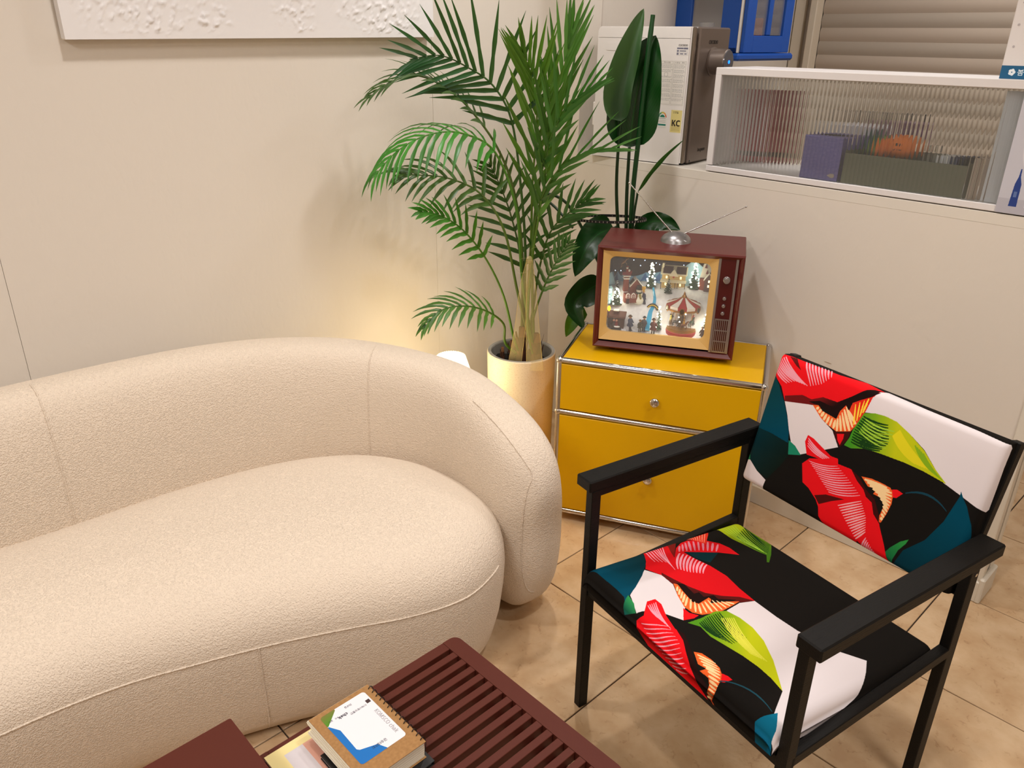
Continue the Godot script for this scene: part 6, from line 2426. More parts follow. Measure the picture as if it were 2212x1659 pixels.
func hangul(im: Image, words: String, at: Vector2, right: Vector2, up: Vector2, size: float, c: Color) -> void:
	var first := ["ㄱ", "ㄱ", "ㄴ", "ㄷ", "ㄷ", "ㄹ", "ㅁ", "ㅂ", "ㅂ", "ㅅ", "ㅅ", "ㅇ", "ㅈ", "ㅈ", "ㅊ", "ㅋ", "ㅌ", "ㅍ", "ㅎ"]
	var vowel := ["ㅏ", "ㅐ", "ㅏ", "ㅐ", "ㅓ", "ㅔ", "ㅕ", "ㅔ", "ㅗ", "ㅗ", "ㅗ", "ㅗ", "ㅗ", "ㅜ", "ㅝ", "ㅝ", "ㅜ", "ㅜ", "ㅡ", "ㅡ", "ㅣ"]
	var last := ["", "ㄱ", "ㄱ", "ㄱ", "ㄴ", "ㄴ", "ㄴ", "ㄷ", "ㄹ", "ㄹ", "ㄹ", "ㄹ", "ㄹ", "ㄹ", "ㄹ", "ㄹ", "ㅁ", "ㅂ", "ㅂ", "ㅅ", "ㅅ", "ㅇ", "ㅈ", "ㅊ", "ㅋ", "ㅌ", "ㅍ", "ㅎ"]
	for k in words.length():
		var code := words.unicode_at(k) - 0xAC00
		var o := at + right * size * 1.08 * k
		if code < 0:
			continue
		var ci := code / 588
		var vi := (code % 588) / 28
		var li := code % 28
		var hh := 0.56 if li else 0.94
		var parts := []
		if vi in [8, 12, 13, 17, 18]:
			parts = [[first[ci], 0.15, 0.0, 0.7, hh * 0.46], [vowel[vi], 0.02, hh * 0.56, 0.96, hh * 0.40]]
		elif vi == 14:
			parts = [[first[ci], 0.08, 0.0, 0.5, hh * 0.45], [vowel[vi], 0.02, 0.0, 0.96, hh]]
		else:
			parts = [[first[ci], 0.05, hh * 0.08, 0.46, hh * 0.8], [vowel[vi], 0.60, 0.0, 0.38, hh]]
		if li:
			parts.append([last[li], 0.2, 0.68, 0.62, 0.28])
		for p in parts:
			for line in JAMO[p[0]]:
				for j in range(0, line.size() - 2, 2):
					var a := Vector2(p[1] + line[j] * p[3], p[2] + line[j + 1] * p[4])
					var b := Vector2(p[1] + line[j + 2] * p[3], p[2] + line[j + 3] * p[4])
					var pa: Vector2 = o + right * a.x * size - up * a.y * size
					var pb: Vector2 = o + right * b.x * size - up * b.y * size
					var d := (pb - pa).normalized() * size * 0.055
					var nn := Vector2(-d.y, d.x)
					fill_poly(im, PackedVector2Array([pa - d + nn, pb + d + nn, pb + d - nn, pa - d - nn]), c)


func build_purifier() -> void:
	var t := thing("water_purifier", "white water purifier with a taupe metal front and round spout", "water purifier", Vector3(0.211, 1.143, 0.010), 0.128)
	var w := 0.383
	var h := 0.447
	var d := 0.26
	var white := plain(Color(0.88, 0.86, 0.84), 0.38)
	var taupe := plain(Color(0.47, 0.42, 0.385), 0.36, 0.5)
	var line := plain(Color(0.40, 0.38, 0.36), 0.6)
	var out := PackedVector2Array([Vector2(0, 0.008), Vector2(0, h - 0.014), Vector2(0.004, h - 0.005), Vector2(0.012, h), Vector2(w - 0.012, h), Vector2(w - 0.012, 0.008)])
	var st := begin()
	prism(st, out, d, Transform3D(Basis(), Vector3(0, 0, -d)))
	var body := part(t, "body", st, white)
	# side cover standing proud of the body, with a joint below its top edge
	st = begin()
	prism(st, PackedVector2Array([Vector2(0.005, 0.003), Vector2(0.005, h - 0.037), Vector2(w - 0.016, h - 0.037), Vector2(w - 0.016, 0.003)]), 0.004, Transform3D(Basis(), Vector3(0, 0, 0)))
	part(t, "side_cover", st, white)
	st = begin()
	prism(st, PackedVector2Array([Vector2(0.005, h - 0.0355), Vector2(0.008, h - 0.006), Vector2(0.014, h - 0.002), Vector2(w - 0.016, h - 0.002), Vector2(w - 0.016, h - 0.0355)]), 0.004, Transform3D(Basis(), Vector3(0, 0, 0)))
	part(t, "top_cover", st, white)
	st = begin()
	bx(st, Vector3(0.123, h - 0.037, 0.004), Vector3(0.018, 0.020, 0.006), 0.0015)
	var latch := part(t, "latch", st, white)
	st = begin()
	bx(st, Vector3(0.126, h - 0.040, 0.0065), Vector3(0.010, 0.007, 0.003), 0.0005)
	part(latch, "catch", st, plain(Color(0.15, 0.15, 0.15), 0.5))
	for e in [[0.095, 0.382, 0.11, 0.026], [0.10, 0.24, 0.13, 0.026]]:
		st = begin()
		prism(st, round_rect(e[2], e[3], 0.007, 4, Vector2(e[0], e[1])), 0.0012, Transform3D(Basis(), Vector3(0, 0, 0.004)))
		part(t, "raised_panel", st, white)
	st = begin()
	bx(st, Vector3(-0.006, 0.15, -0.02), Vector3(0.014, 0.085, 0.03), 0.004)
	part(t, "hinge_cover", st, white)
	# metal front facing along the counter
	st = begin()
	bx(st, Vector3(w - 0.004, h / 2 + 0.003, -d / 2 - 0.012), Vector3(0.016, h - 0.006, d - 0.03), 0.005)
	var front := part(t, "front_panel", st, taupe, "taupe metal front")
	st = begin()
	bx(st, Vector3(w - 0.008, h / 2 + 0.003, -0.008), Vector3(0.012, h - 0.008, 0.018), 0.004)
	part(t, "front_edge", st, plain(Color(0.52, 0.47, 0.42), 0.25, 0.7))
	st = begin()
	lathe(st, [Vector2(0.0035, 0), Vector2(0.0035, 0.001), Vector2(0, 0.001)], 10, Vector3(w + 0.004, 0.014, -0.037), Basis(Vector3.BACK, -PI / 2))
	part(front, "screw", st, plain(Color(0.1, 0.1, 0.1), 0.5))
	var out_x := Basis(Vector3.BACK, -PI / 2)
	st = begin()
	lathe(st, [Vector2(0.047, 0), Vector2(0.047, 0.003), Vector2(0.042, 0.005), Vector2(0.041, 0.055), Vector2(0.039, 0.0575)], 40, Vector3(w + 0.004, 0.339, -0.137), out_x)
	var spout := part(t, "spout_drum", st, taupe)
	st = begin()
	lathe(st, [Vector2(0.039, 0.0575), Vector2(0.037, 0.060), Vector2(0.0, 0.061)], 40, Vector3(w + 0.004, 0.339, -0.137), out_x)
	part(spout, "dial_face", st, plain(Color(0.36, 0.36, 0.38), 0.12, 0.3))
	st = begin()
	lathe(st, [Vector2(0.0055, 0.0), Vector2(0.0055, 0.0012), Vector2(0, 0.0012)], 16, Vector3(w + 0.0648, 0.339, -0.137), out_x)
	part(spout, "blue_indicator_light", st, glow(Color(0.05, 0.35, 1.0), 5.0))
	st = begin()
	lathe(st, [Vector2(0.006, 0.0), Vector2(0.006, 0.03), Vector2(0, 0.03)], 14, Vector3(w + 0.035, 0.272, -0.137))
	part(spout, "nozzle", st, plain(Color(0.12, 0.12, 0.12), 0.4))
	for k in 3:
		st = begin()
		bx(st, Vector3([0.03, w - 0.03, w - 0.06][k], 0.004, [-0.03, -0.03, -0.2][k]), Vector3(0.03, 0.008, 0.03), 0.001)
		part(t, "foot", st, plain(Color(0.10, 0.10, 0.10), 0.6))
	# lettering and labels
	var side := Basis(Vector3(0, 0, -1), Vector3.UP, Vector3.RIGHT)
	lettering(front, "CUCKOO", 0.0125, plain(Color(0.13, 0.11, 0.10), 0.5), Transform3D(side, Vector3(w + 0.0045, 0.4005, -0.129)), true)
	lettering(front, "inspure", 0.012, plain(Color(0.20, 0.16, 0.14), 0.5), Transform3D(side, Vector3(w + 0.0045, 0.047, -0.12)), true)
	lettering(body, "CUCKOO", 0.0062, line, Transform3D(Basis(), Vector3(0.3435, 0.390, 0.0044)), true)
	var im := Image.create(320, 560, false, Image.FORMAT_RGB8)
	im.fill(Color(0.86, 0.84, 0.81))
	var g := Color(0.50, 0.49, 0.47)
	for x in [[6, 150], [164, 314]]:
		im.fill_rect(Rect2i(x[0], 6, x[1] - x[0], 2), g)
		im.fill_rect(Rect2i(x[0], 40, x[1] - x[0], 2), g)
		im.fill_rect(Rect2i(x[0], 6, 2, 540), g)
		im.fill_rect(Rect2i(x[1], 6, 2, 540), g)
		im.fill_rect(Rect2i(x[0], 546, x[1] - x[0] + 2, 2), g)
	hangul(im, "주의사항", Vector2(34, 14), Vector2(1, 0), Vector2(0, -1), 20, g)
	hangul(im, "사용상 주의", Vector2(176, 14), Vector2(1, 0), Vector2(0, -1), 20, g)
	for k in 38:
		var y := 52 + k * 12
		for x in [14, 172]:
			var words: int = x
			while words < x + 118:
				var n := 8 + rng.randi() % 22
				if k % 5 != 4 and not (x == 14 and k in [8, 9, 10, 11]):
					im.fill_rect(Rect2i(words, y, n, 4), g.lightened(0.15))
				words += n + 5
	im.fill_rect(Rect2i(52, 150, 44, 3), g)
	im.fill_rect(Rect2i(52, 194, 44, 3), g)
	im.fill_rect(Rect2i(52, 150, 3, 46), g)
	im.fill_rect(Rect2i(94, 150, 3, 46), g)
	label_sheet(body, "instruction_label", im, Vector3(0.314, 0.270, 0.0042), Vector2(0.096, 0.143))
	im = Image.create(220, 130, false, Image.FORMAT_RGB8)
	im.fill(Color(0.87, 0.85, 0.83))
	var ink := Color(0.25, 0.25, 0.33)
	for r in [[8, 8, 120, 24], [132, 6, 80, 28], [8, 44, 36, 30], [50, 44, 160, 2], [50, 74, 162, 2], [210, 44, 2, 30], [60, 52, 120, 14], [8, 84, 36, 36], [50, 84, 160, 2], [50, 120, 162, 2], [210, 84, 2, 36], [70, 94, 60, 16], [150, 94, 44, 16]]:
		im.fill_rect(Rect2i(r[0], r[1], r[2], r[3]), ink.lightened(0.25))
	label_sheet(body, "rating_label", im, Vector3(0.342, 0.371, 0.0042), Vector2(0.044, 0.027))
	im = Image.create(168, 300, false, Image.FORMAT_RGB8)
	im.fill(Color(0.85, 0.79, 0.52))
	hangul(im, "인증필", Vector2(32, 18), Vector2(1, 0), Vector2(0, -1), 26, Color(0.2, 0.17, 0.1))
	for k in 5:
		im.fill_rect(Rect2i(16, 222 + k * 13, 136, 5), Color(0.62, 0.56, 0.34))
	im.fill_rect(Rect2i(40, 196, 90, 6), Color(0.4, 0.3, 0.2))
	var kc := label_sheet(body, "yellow_label", im, Vector3(0.342, 0.147, 0.0042), Vector2(0.042, 0.074))
	lettering(kc, "KC", 0.021, plain(Color(0.15, 0.13, 0.10), 0.5), Transform3D(Basis(), Vector3(0, -0.006, 0.0004)), true)
	im = Image.create(160, 220, false, Image.FORMAT_RGB8)
	im.fill(Color(0.87, 0.86, 0.83))
	var arc := [Color(0.10, 0.45, 0.36), Color(0.25, 0.55, 0.30), Color(0.75, 0.68, 0.25), Color(0.85, 0.60, 0.25), Color(0.82, 0.38, 0.22)]
	for k in 5:
		var p := PackedVector2Array()
		for q in 5:
			var a := PI + PI * (k + q / 4.0 * 0.94) / 5
			p.append(Vector2(80 + cos(a) * 72, 84 + sin(a) * 72))
		for q in range(4, -1, -1):
			var a := PI + PI * (k + q / 4.0 * 0.94) / 5
			p.append(Vector2(80 + cos(a) * 52, 84 + sin(a) * 52))
		fill_poly(im, p, arc[k])
	fill_poly(im, PackedVector2Array([Vector2(34, 82), Vector2(44, 62), Vector2(70, 48), Vector2(98, 50), Vector2(118, 66), Vector2(124, 82)]), Color(0.10, 0.45, 0.36))
	im.fill_rect(Rect2i(20, 94, 118, 5), Color(0.3, 0.4, 0.36))
	for k in 3:
		im.fill_rect(Rect2i(16, 116 + k * 14, 126, 4), Color(0.6, 0.6, 0.57))
	im.fill_rect(Rect2i(12, 166, 136, 22), Color(0.12, 0.46, 0.40))
	im.fill_rect(Rect2i(12, 206, 136, 3), Color(0.6, 0.6, 0.57))
	label_sheet(body, "energy_label", im, Vector3(0.288, 0.150, 0.0042), Vector2(0.036, 0.058))


# a printed sheet in the xy plane, facing z
func label_sheet(parent: Node3D, called: String, im: Image, at: Vector3, s: Vector2, turn := Basis()) -> MeshInstance3D:
	var st := begin()
	st.set_smooth_group(-1)
	var h := s / 2
	quad(st, Vector3(-h.x, -h.y, 0), Vector3(-h.x, h.y, 0), Vector3(h.x, h.y, 0), Vector3(h.x, -h.y, 0), Vector2(0, 1), Vector2(0, 0), Vector2(1, 0), Vector2(1, 1))
	bx(st, Vector3(0, 0, -0.0002), Vector3(s.x, s.y, 0.0003))
	var m := StandardMaterial3D.new()
	m.albedo_texture = ImageTexture.create_from_image(im)
	m.roughness = 0.5
	m.texture_repeat = false
	var o := part(parent, called, st, m)
	o.transform = Transform3D(turn, at)
	return o


func build_display_shelf() -> void:
	var x0 := 0.709
	var x1 := 1.79
	var y0 := 1.146
	var y1 := 1.470
	var d := 0.25
	var t := thing("display_shelf", "white display case with a fluted glass front on the hatch", "display case", Vector3(0, 0, 0))
	var white := plain(Color(0.87, 0.85, 0.84), 0.45)
	var st := begin()
	bx(st, Vector3((x0 + x1) / 2, y1 - 0.011, -d / 2), Vector3(x1 - x0, 0.022, d), 0.0015)
	part(t, "top_board", st, white)
	st = begin()
	bx(st, Vector3((x0 + x1) / 2, y0 + 0.009, -d / 2), Vector3(x1 - x0, 0.018, d), 0.0015)
	part(t, "bottom_board", st, white)
	for x in [x0 + 0.011, x1 - 0.011]:
		st = begin()
		bx(st, Vector3(x, (y0 + y1) / 2, -d / 2), Vector3(0.022, y1 - y0 - 0.040, d), 0.0015)
		part(t, "side_board", st, white)
	for x in [x0 + 0.05, 1.25, x1 - 0.05]:
		st = begin()
		bx(st, Vector3(x, y0 - 0.0015, -0.03), Vector3(0.03, 0.003, 0.03))
		part(t, "foot", st, plain(Color(0.08, 0.08, 0.08), 0.7))
	# fluted pane: half-round ribs outside, flat inside
	st = begin()
	var rows_b := []
	var rows_t := []
	var n := int((x1 - x0 - 0.046) / 0.012)
	var yb := y0 + 0.019
	var yt := y1 - 0.023
	for k in n:
		for j in 6:
			var f := j / 6.0
			var x := x0 + 0.024 + (k + f) * 0.012
			var z := -0.0075 + 0.0026 * sin(PI * f)
			rows_b.append(Vector3(x, yb, z))
			rows_t.append(Vector3(x, yt, z))
	var xe := x0 + 0.024 + n * 0.012
	rows_b.append(Vector3(xe, yb, -0.0075))
	rows_t.append(Vector3(xe, yt, -0.0075))
	skin(st, [rows_b, rows_t], false, true)
	st.set_smooth_group(-1)
	var zb := -0.0105
	quad(st, Vector3(xe, yb, zb), Vector3(xe, yt, zb), Vector3(x0 + 0.024, yt, zb), Vector3(x0 + 0.024, yb, zb))
	quad(st, rows_b[0], Vector3(x0 + 0.024, yb, zb), Vector3(x0 + 0.024, yt, zb), rows_t[0])
	quad(st, rows_b[-1], rows_t[-1], Vector3(xe, yt, zb), Vector3(xe, yb, zb))
	for k in rows_b.size() - 1:
		quad(st, rows_t[k], rows_t[k + 1], Vector3(rows_t[k + 1].x, yt, zb), Vector3(rows_t[k].x, yt, zb))
		quad(st, rows_b[k + 1], rows_b[k], Vector3(rows_b[k].x, yb, zb), Vector3(rows_b[k + 1].x, yb, zb))
	var gl := StandardMaterial3D.new()
	gl.albedo_color = Color(0.96, 0.97, 0.96, 0.02)
	gl.refraction_enabled = true
	gl.refraction_scale = 0.05
	gl.roughness = 0.0
	gl.transparency = BaseMaterial3D.TRANSPARENCY_ALPHA
	part(t, "fluted_glass", st, gl)
	shelf_contents(y0 + 0.0182)
	# sign standing on the case
	var s := thing("white_sign_box", "white upright card box with a teal band on the display case", "sign", Vector3(1.528, y1 + 0.0002, -0.03))
	st = begin()
	bx(st, Vector3(0.13, 0.19, -0.025), Vector3(0.26, 0.38, 0.05), 0.002)
	var box := part(s, "box", st, plain(Color(0.90, 0.88, 0.87), 0.6))
	var im := Image.create(520, 62, false, Image.FORMAT_RGB8)
	im.fill(Color(0.05, 0.36, 0.52))
	for k in 5:
		var a := TAU * k / 5
		fill_poly(im, ellipse(8, 8, 12, Vector2(52, 30) + Vector2(cos(a), sin(a)) * 9), Color(0.93, 0.95, 0.96))
	fill_poly(im, ellipse(3, 3, 10, Vector2(52, 30)), Color(0.05, 0.36, 0.52))
	hangul(im, "봄명", Vector2(78, 17), Vector2(1, 0), Vector2(0, -1), 27, Color(0.93, 0.95, 0.96))
	label_sheet(box, "teal_band", im, Vector3(0.13, 0.0155, 0.0006), Vector2(0.259, 0.031))
	for k in 9:
		st = begin()
		lathe(st, [Vector2(0.003, 0), Vector2(0.003, 0.0004), Vector2(0, 0.0004)], 10, Vector3(0.016 + 0.03 * (k % 3), 0.075 + 0.05 * (k / 3), 0.0002), Basis(Vector3.RIGHT, PI / 2))
		part(box, "printed_dot", st, plain(Color(0.74, 0.71, 0.71), 0.6))
	# poster sheet on the front of the case
	var p := thing("poster_sheet", "glossy grey poster with blue and white tubes taped to the display case", "poster", Vector3(1.605, 1.147, 0.0025))
	im = Image.create(360, 640, false, Image.FORMAT_RGB8)
	im.fill(Color(0.76, 0.75, 0.78))
	fill_poly(im, ellipse(190, 260, 40, Vector2(250, 260)), Color(0.82, 0.81, 0.83))
	fill_poly(im, ellipse(34, 44, 24, Vector2(96, 190)), Color(0.30, 0.29, 0.31))
	fill_poly(im, ellipse(44, 20, 24, Vector2(250, 150)), Color(0.36, 0.35, 0.37))
	fill_poly(im, ellipse(40, 56, 24, Vector2(128, 350)), Color(0.22, 0.21, 0.23))
	fill_poly(im, ellipse(70, 30, 24, Vector2(250, 370)), Color(0.50, 0.49, 0.51))
	im.fill_rect(Rect2i(0, 560, 360, 80), Color(0.70, 0.69, 0.72))
	for k in 4:
		var x := 78 + 78 * k
		var c := Color(0.10, 0.22, 0.50) if k % 2 == 0 else Color(0.93, 0.93, 0.94)
		fill_poly(im, PackedVector2Array([Vector2(x - 20, 600), Vector2(x - 14, 480), Vector2(x - 4, 440), Vector2(x - 2, 400), Vector2(x + 4, 400), Vector2(x + 6, 440), Vector2(x + 18, 480), Vector2(x + 20, 600)]), c)
		im.fill_rect(Rect2i(x - 8, 520, 16, 30), c.lerp(Color(0.6, 0.65, 0.75), 0.5))
	label_sheet(p, "sheet", im, Vector3(0.085, 0.151, 0), Vector2(0.17, 0.302))


func shelf_contents(y: float) -> void:
	var st := begin()
	# red booklet standing at the back
	var r := thing("red_booklet", "dark pink booklet standing inside the fluted glass case", "booklet", Vector3(0.80, y, -0.20), 0.25)
	bx(st, Vector3(0, 0.118, 0), Vector3(0.11, 0.236, 0.004), 0.001)
	part(r, "cover", st, plain(Color(0.56, 0.13, 0.19), 0.5))
	st = begin()
	bx(st, Vector3(0.001, 0.118, -0.004), Vector3(0.106, 0.230, 0.004))
	part(r, "pages", st, plain(Color(0.85, 0.82, 0.78), 0.7))
	st = begin()
	bx(st, Vector3(0, 0.028, 0.0022), Vector3(0.1, 0.016, 0.0006))
	part(r, "dark_stripe", st, plain(Color(0.22, 0.06, 0.10), 0.5))
	# lilac tissue box with a dark oval opening
	var b := thing("lilac_box", "lilac cube box with a dark oval opening inside the glass case", "box", Vector3(1.100, y, -0.075))
	var lil := StandardMaterial3D.new()
	lil.albedo_texture = noise_tex(0.05, 4, 256, FastNoiseLite.TYPE_SIMPLEX_SMOOTH, 81, [[0.0, Color(0.40, 0.37, 0.62)], [1.0, Color(0.50, 0.47, 0.70)]])
	lil.roughness = 0.6
	lil.uv1_triplanar = true
	lil.uv1_scale = Vector3(9, 9, 9)
	st = begin()
	bx(st, Vector3(0, 0.063, 0), Vector3(0.122, 0.126, 0.122), 0.002)
	part(b, "carton", st, lil)
	st = begin()
	lathe(st, [Vector2(0.042, 0.1262), Vector2(0.0, 0.1264)], 28, Vector3.ZERO, Basis.from_scale(Vector3(1, 1, 0.6)))
	part(b, "opening", st, plain(Color(0.09, 0.09, 0.10), 0.8))
	st = begin()
	prism(st, ellipse(0.011, 0.006, 18), 0.0006, Transform3D(Basis(), Vector3(0.042, 0.016, 0.061)))
	part(b, "cream_mark", st, plain(Color(0.72, 0.66, 0.60), 0.6))
	# grey-green file box, open at the top
	var f := thing("file_box", "long grey-green open file box inside the glass case", "box", Vector3(1.340, y, -0.065))
	var gg := plain(Color(0.44, 0.44, 0.37), 0.6)
	for s in [[Vector3(0, 0.043, 0.044), Vector3(0.345, 0.086, 0.003)], [Vector3(0, 0.05, -0.044), Vector3(0.345, 0.10, 0.003)], [Vector3(-0.171, 0.046, 0), Vector3(0.003, 0.092, 0.088)], [Vector3(0.171, 0.046, 0), Vector3(0.003, 0.092, 0.088)], [Vector3(0, 0.0015, 0), Vector3(0.342, 0.003, 0.088)]]:
		st = begin()
		bx(st, s[0], s[1], 0.0006)
		part(f, "wall_panel", st, gg)
	for k in 7:
		var c: Color = [Color(0.90, 0.90, 0.90), Color(0.86, 0.87, 0.90), Color(0.92, 0.92, 0.92), Color(0.16, 0.22, 0.38), Color(0.30, 0.34, 0.48), Color(0.07, 0.07, 0.08), Color(0.10, 0.10, 0.11)][k]
		var nm: String = ["white_card", "white_card", "white_card", "blue_card", "blue_card", "black_card", "black_card"][k]
		var o := thing(nm, ["white card standing in the file box next to the blue cards", "white card standing in the file box next to the blue cards", "white card standing in the file box next to the blue cards", "blue card between white and black cards in the file box", "blue card between white and black cards in the file box", "black card at the end of the file box", "black card at the end of the file box"][k], "card", Vector3(1.432 + 0.012 * k, y + 0.004, -0.065), 1.45, "cards in the file box")
		st = begin()
		bx(st, Vector3(0, 0.05, 0), Vector3(0.07, 0.10, 0.0035), 0.0005)
		part(o, "sheet", st, plain(c, 0.6))
	# plush fruit with a stitched face, and its leaves
	var p := thing("orange_plush", "round orange plush toy with a stitched face and green leaves", "plush toy", Vector3(1.300, y + 0.055, -0.068))
	var felt := plain(Color(0.86, 0.46, 0.17), 0.95)
	st = begin()
	ball(st, Vector3(0.012, 0.058, 0), Vector3(0.048, 0.034, 0.034), 22, 14)
	var body := part(p, "body", st, felt)
	st = begin()
	ball(st, Vector3(-0.045, 0.048, 0.002), Vector3(0.022, 0.030, 0.026), 16, 10)
	part(body, "side_lobe", st, plain(Color(0.83, 0.42, 0.15), 0.95))
	st = begin()
	for e in [Vector3(0.000, 0.066, 0.0325), Vector3(0.016, 0.066, 0.0332)]:
		ball(st, e, Vector3(0.0028, 0.0045, 0.0015), 8, 6)
	part(body, "eyes", st, plain(Color(0.08, 0.05, 0.04), 0.5))
	st = begin()
	tube(st, [Vector3(0.002, 0.054, 0.0335), Vector3(0.009, 0.051, 0.034), Vector3(0.018, 0.053, 0.0335)], 0.0011, 6)
	part(body, "mouth", st, plain(Color(0.30, 0.12, 0.08), 0.6))
	for l in [[Vector3(-0.065, 0.054, 0.0), Vector3(0.012, 0.036, 0.020), Color(0.44, 0.52, 0.20), 0.5], [Vector3(-0.088, 0.060, -0.008), Vector3(0.020, 0.042, 0.020), Color(0.10, 0.26, 0.26), 0.35]]:
		st = begin()
		ball(st, l[0], l[1], 16, 10, Basis(Vector3.BACK, -l[3]))
		part(p, "felt_leaf", st, plain(l[2], 0.95))
	# small glass jar
	var j := thing("small_glass_jar", "small clear glass jar beside the orange plush toy", "jar", Vector3(1.398, y + 0.004, -0.062))
	st = begin()
	lathe(st, [Vector2(0, 0), Vector2(0.016, 0), Vector2(0.016, 0.09), Vector2(0.011, 0.098), Vector2(0.011, 0.108)], 20)
	part(j, "body", st, mats["pane"])
	st = begin()
	lathe(st, [Vector2(0.013, 0.106), Vector2(0.013, 0.122), Vector2(0, 0.123)], 20)
	part(j, "lid", st, plain(Color(0.75, 0.74, 0.72), 0.25, 0.9))
	# bottles at the back
	for k in 3:
		var w := thing("white_bottle", "white bottle with a black cap behind the lilac box", "bottle", Vector3(1.045 + 0.045 * k, y, -0.205), 0.0, "white bottles behind the lilac box")
		st = begin()
		lathe(st, [Vector2(0, 0), Vector2(0.017, 0), Vector2(0.017, 0.145), Vector2(0.008, 0.155)], 18)
		part(w, "body", st, plain(Color(0.84, 0.84, 0.88), 0.4))
		st = begin()
		lathe(st, [Vector2(0.008, 0.155), Vector2(0.008, 0.19), Vector2(0, 0.191)], 14)
		part(w, "cap", st, plain(Color(0.06, 0.06, 0.09), 0.4))
	for k in 2:
		var w := thing("purple_bottle", "purple bottle with a black cap behind the plush toy", "bottle", Vector3(1.205 + 0.05 * k, y, -0.205), 0.0, "purple bottles behind the plush toy")
		st = begin()
		lathe(st, [Vector2(0, 0), Vector2(0.02, 0), Vector2(0.02, 0.165), Vector2(0.012, 0.172)], 18)
		part(w, "body", st, plain(Color(0.46, 0.24, 0.42), 0.4))
		st = begin()
		lathe(st, [Vector2(0.013, 0.172), Vector2(0.013, 0.192), Vector2(0, 0.193)], 14)
		part(w, "cap", st, plain(Color(0.07, 0.05, 0.09), 0.4))
	# paper pile and a white folder at the end
	var pp := thing("paper_stack", "upright stack of papers beside the file box in the case", "paper", Vector3(1.532, y, -0.085))
	for k in 4:
		st = begin()
		bx(st, Vector3(-0.009 + 0.006 * k, 0.054, 0), Vector3(0.0052, 0.108 - 0.002 * (k % 2), 0.12), 0.0005)
		part(pp, "sheet_block", st, plain([Color(0.72, 0.64, 0.58), Color(0.80, 0.75, 0.70), Color(0.66, 0.58, 0.52), Color(0.78, 0.72, 0.66)][k], 0.7))
	var wf := thing("white_folder", "white folder standing behind the fluted glass at the end of the case", "folder", Vector3(1.61, y, -0.028))
	st = begin()
	bx(st, Vector3(0, 0.139, 0), Vector3(0.10, 0.278, 0.006), 0.001)
	part(wf, "cover", st, plain(Color(0.89, 0.89, 0.92), 0.5))


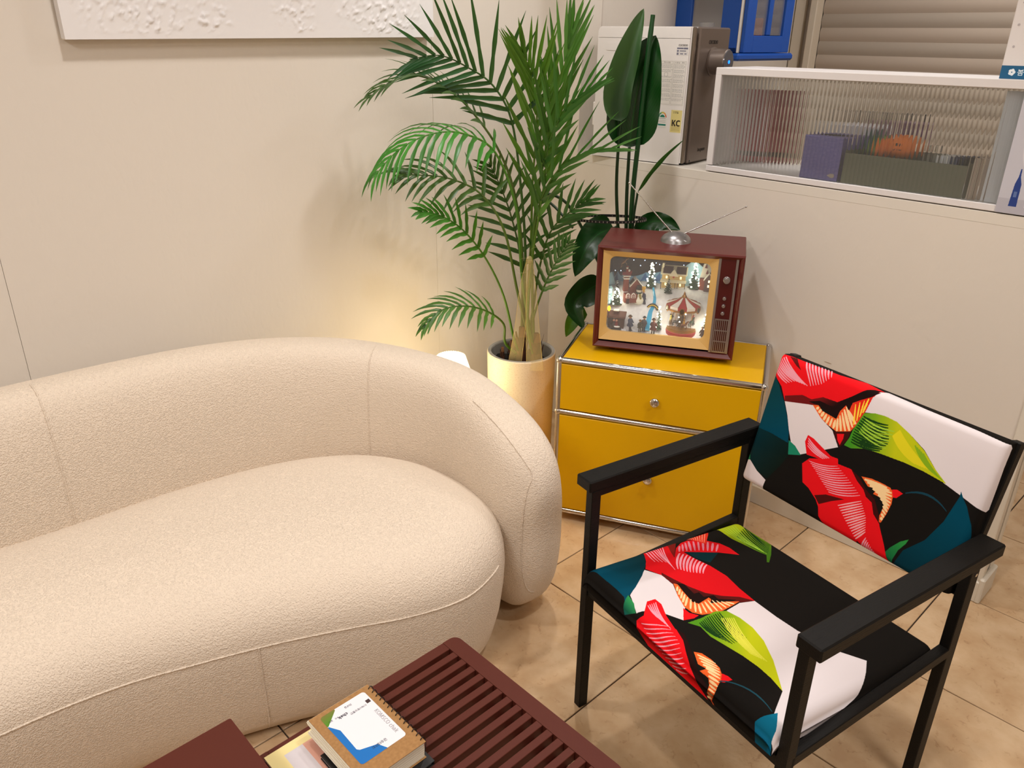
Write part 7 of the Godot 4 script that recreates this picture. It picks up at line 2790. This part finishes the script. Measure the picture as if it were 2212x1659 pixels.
func build_painting() -> void:
	# canvas hung a little out of true on the sofa wall; the paint is a raised relief
	var t := thing("relief_painting", "large white canvas with raised white plaster texture on the wall", "painting", Vector3(0.0, 1.5405, 1.1735))
	t.rotation.x = 0.0132
	var w := 1.105
	var h := 0.80
	var d := 0.038
	var canvas := plain(Color(0.90, 0.885, 0.875), 0.75)
	var st := begin()
	bx(st, Vector3(0.006 + (d - 0.008) / 2, h / 2, 0), Vector3(d - 0.008, h, w), 0.002)
	part(t, "stretcher", st, canvas)
	var a := FastNoiseLite.new()
	a.seed = 91
	a.frequency = 9.0
	a.fractal_octaves = 4
	var ridge := FastNoiseLite.new()
	ridge.seed = 97
	ridge.frequency = 26.0
	ridge.fractal_type = FastNoiseLite.FRACTAL_RIDGED
	ridge.fractal_octaves = 3
	var mask := FastNoiseLite.new()
	mask.seed = 95
	mask.frequency = 3.2
	mask.fractal_octaves = 2
	var spots := [Vector3(0.40, 0.10, 0.13), Vector3(0.33, 0.05, 0.09), Vector3(0.19, 0.05, 0.06), Vector3(-0.06, 0.08, 0.07), Vector3(-0.08, 0.03, 0.04), Vector3(-0.37, 0.08, 0.14), Vector3(-0.26, 0.10, 0.08), Vector3(0.1, 0.35, 0.2), Vector3(-0.3, 0.5, 0.2), Vector3(0.35, 0.6, 0.2)]
	var rows := []
	var nz := 330
	var ny := 150
	for i in ny + 1:
		var y := h * pow(float(i) / ny, 1.35)
		var row := []
		for j in nz + 1:
			var z := w / 2 - w * j / nz
			var m := 0.0
			for s in spots:
				m = maxf(m, smoothstep(s.z, s.z * 0.25, Vector2((z - s.x) * 0.8, y - s.y).length()))
			var n := a.get_noise_2d(z * 4.2, y * 4.2)
			var f := absf(a.get_noise_2d(z * 1.3 + 40.0, y * 1.3))
			var rise := m * (maxf(0.0, ridge.get_noise_2d(z, y) - 0.15) * 0.0075 * smoothstep(-0.25, 0.3, n) + maxf(0.0, n * 0.004 - f * 0.002)) + 0.00025 * a.get_noise_2d(z * 9.0, y * 9.0)
			var edge := minf(minf(y, h - y), w / 2 - absf(z))
			rise *= smoothstep(0.0, 0.03, edge)
			row.append(Vector3(d - 0.001 + rise, y, z))
		rows.append(row)
	st = begin()
	skin(st, rows, false, true)
	part(t, "plaster_relief", st, canvas)


func build_lamp() -> void:
	var t := thing("pleated_lamp", "small lit lamp with a white pleated shade behind the sofa", "lamp", Vector3(0.305, 0, 0.795))
	var st := begin()
	lathe(st, [Vector2(0, 0), Vector2(0.075, 0), Vector2(0.075, 0.012), Vector2(0.02, 0.02), Vector2(0.012, 0.03)], 28)
	part(t, "base", st, plain(Color(0.80, 0.78, 0.74), 0.5))
	st = begin()
	lathe(st, [Vector2(0.010, 0.02), Vector2(0.010, 0.40), Vector2(0, 0.40)], 14)
	part(t, "pole", st, plain(Color(0.80, 0.78, 0.74), 0.4))
	st = begin()
	var rows := []
	var n := 72
	for i in 6:
		var f := i / 5.0
		var ring := []
		for k in n:
			var a := TAU * k / n
			var r := lerpf(0.098, 0.046, f) * (1.0 + (0.07 if k % 2 == 0 else -0.05))
			ring.append(Vector3(cos(a) * r, 0.385 + 0.175 * f, sin(a) * r))
		rows.append(ring)
	skin(st, rows, true, true, Vector2.ONE, -1)
	var m := glow(Color(1.0, 0.955, 0.84), 1.5)
	part(t, "lamp_shade", st, m, "glowing white pleated shade")
	st = begin()
	ball(st, Vector3(0, 0.45, 0), Vector3(0.024, 0.030, 0.024), 14, 10)
	part(t, "bulb", st, glow(Color(1.0, 0.94, 0.80), 12.0))
	var l := OmniLight3D.new()
	l.name = "lamp_light"
	l.light_color = Color(1.0, 0.90, 0.66)
	l.light_energy = 0.042
	l.light_size = 0.06
	l.omni_range = 8.0
	l.omni_attenuation = 2.0
	l.shadow_enabled = true
	l.position = Vector3(0, 0.48, 0)
	t.add_child(l)
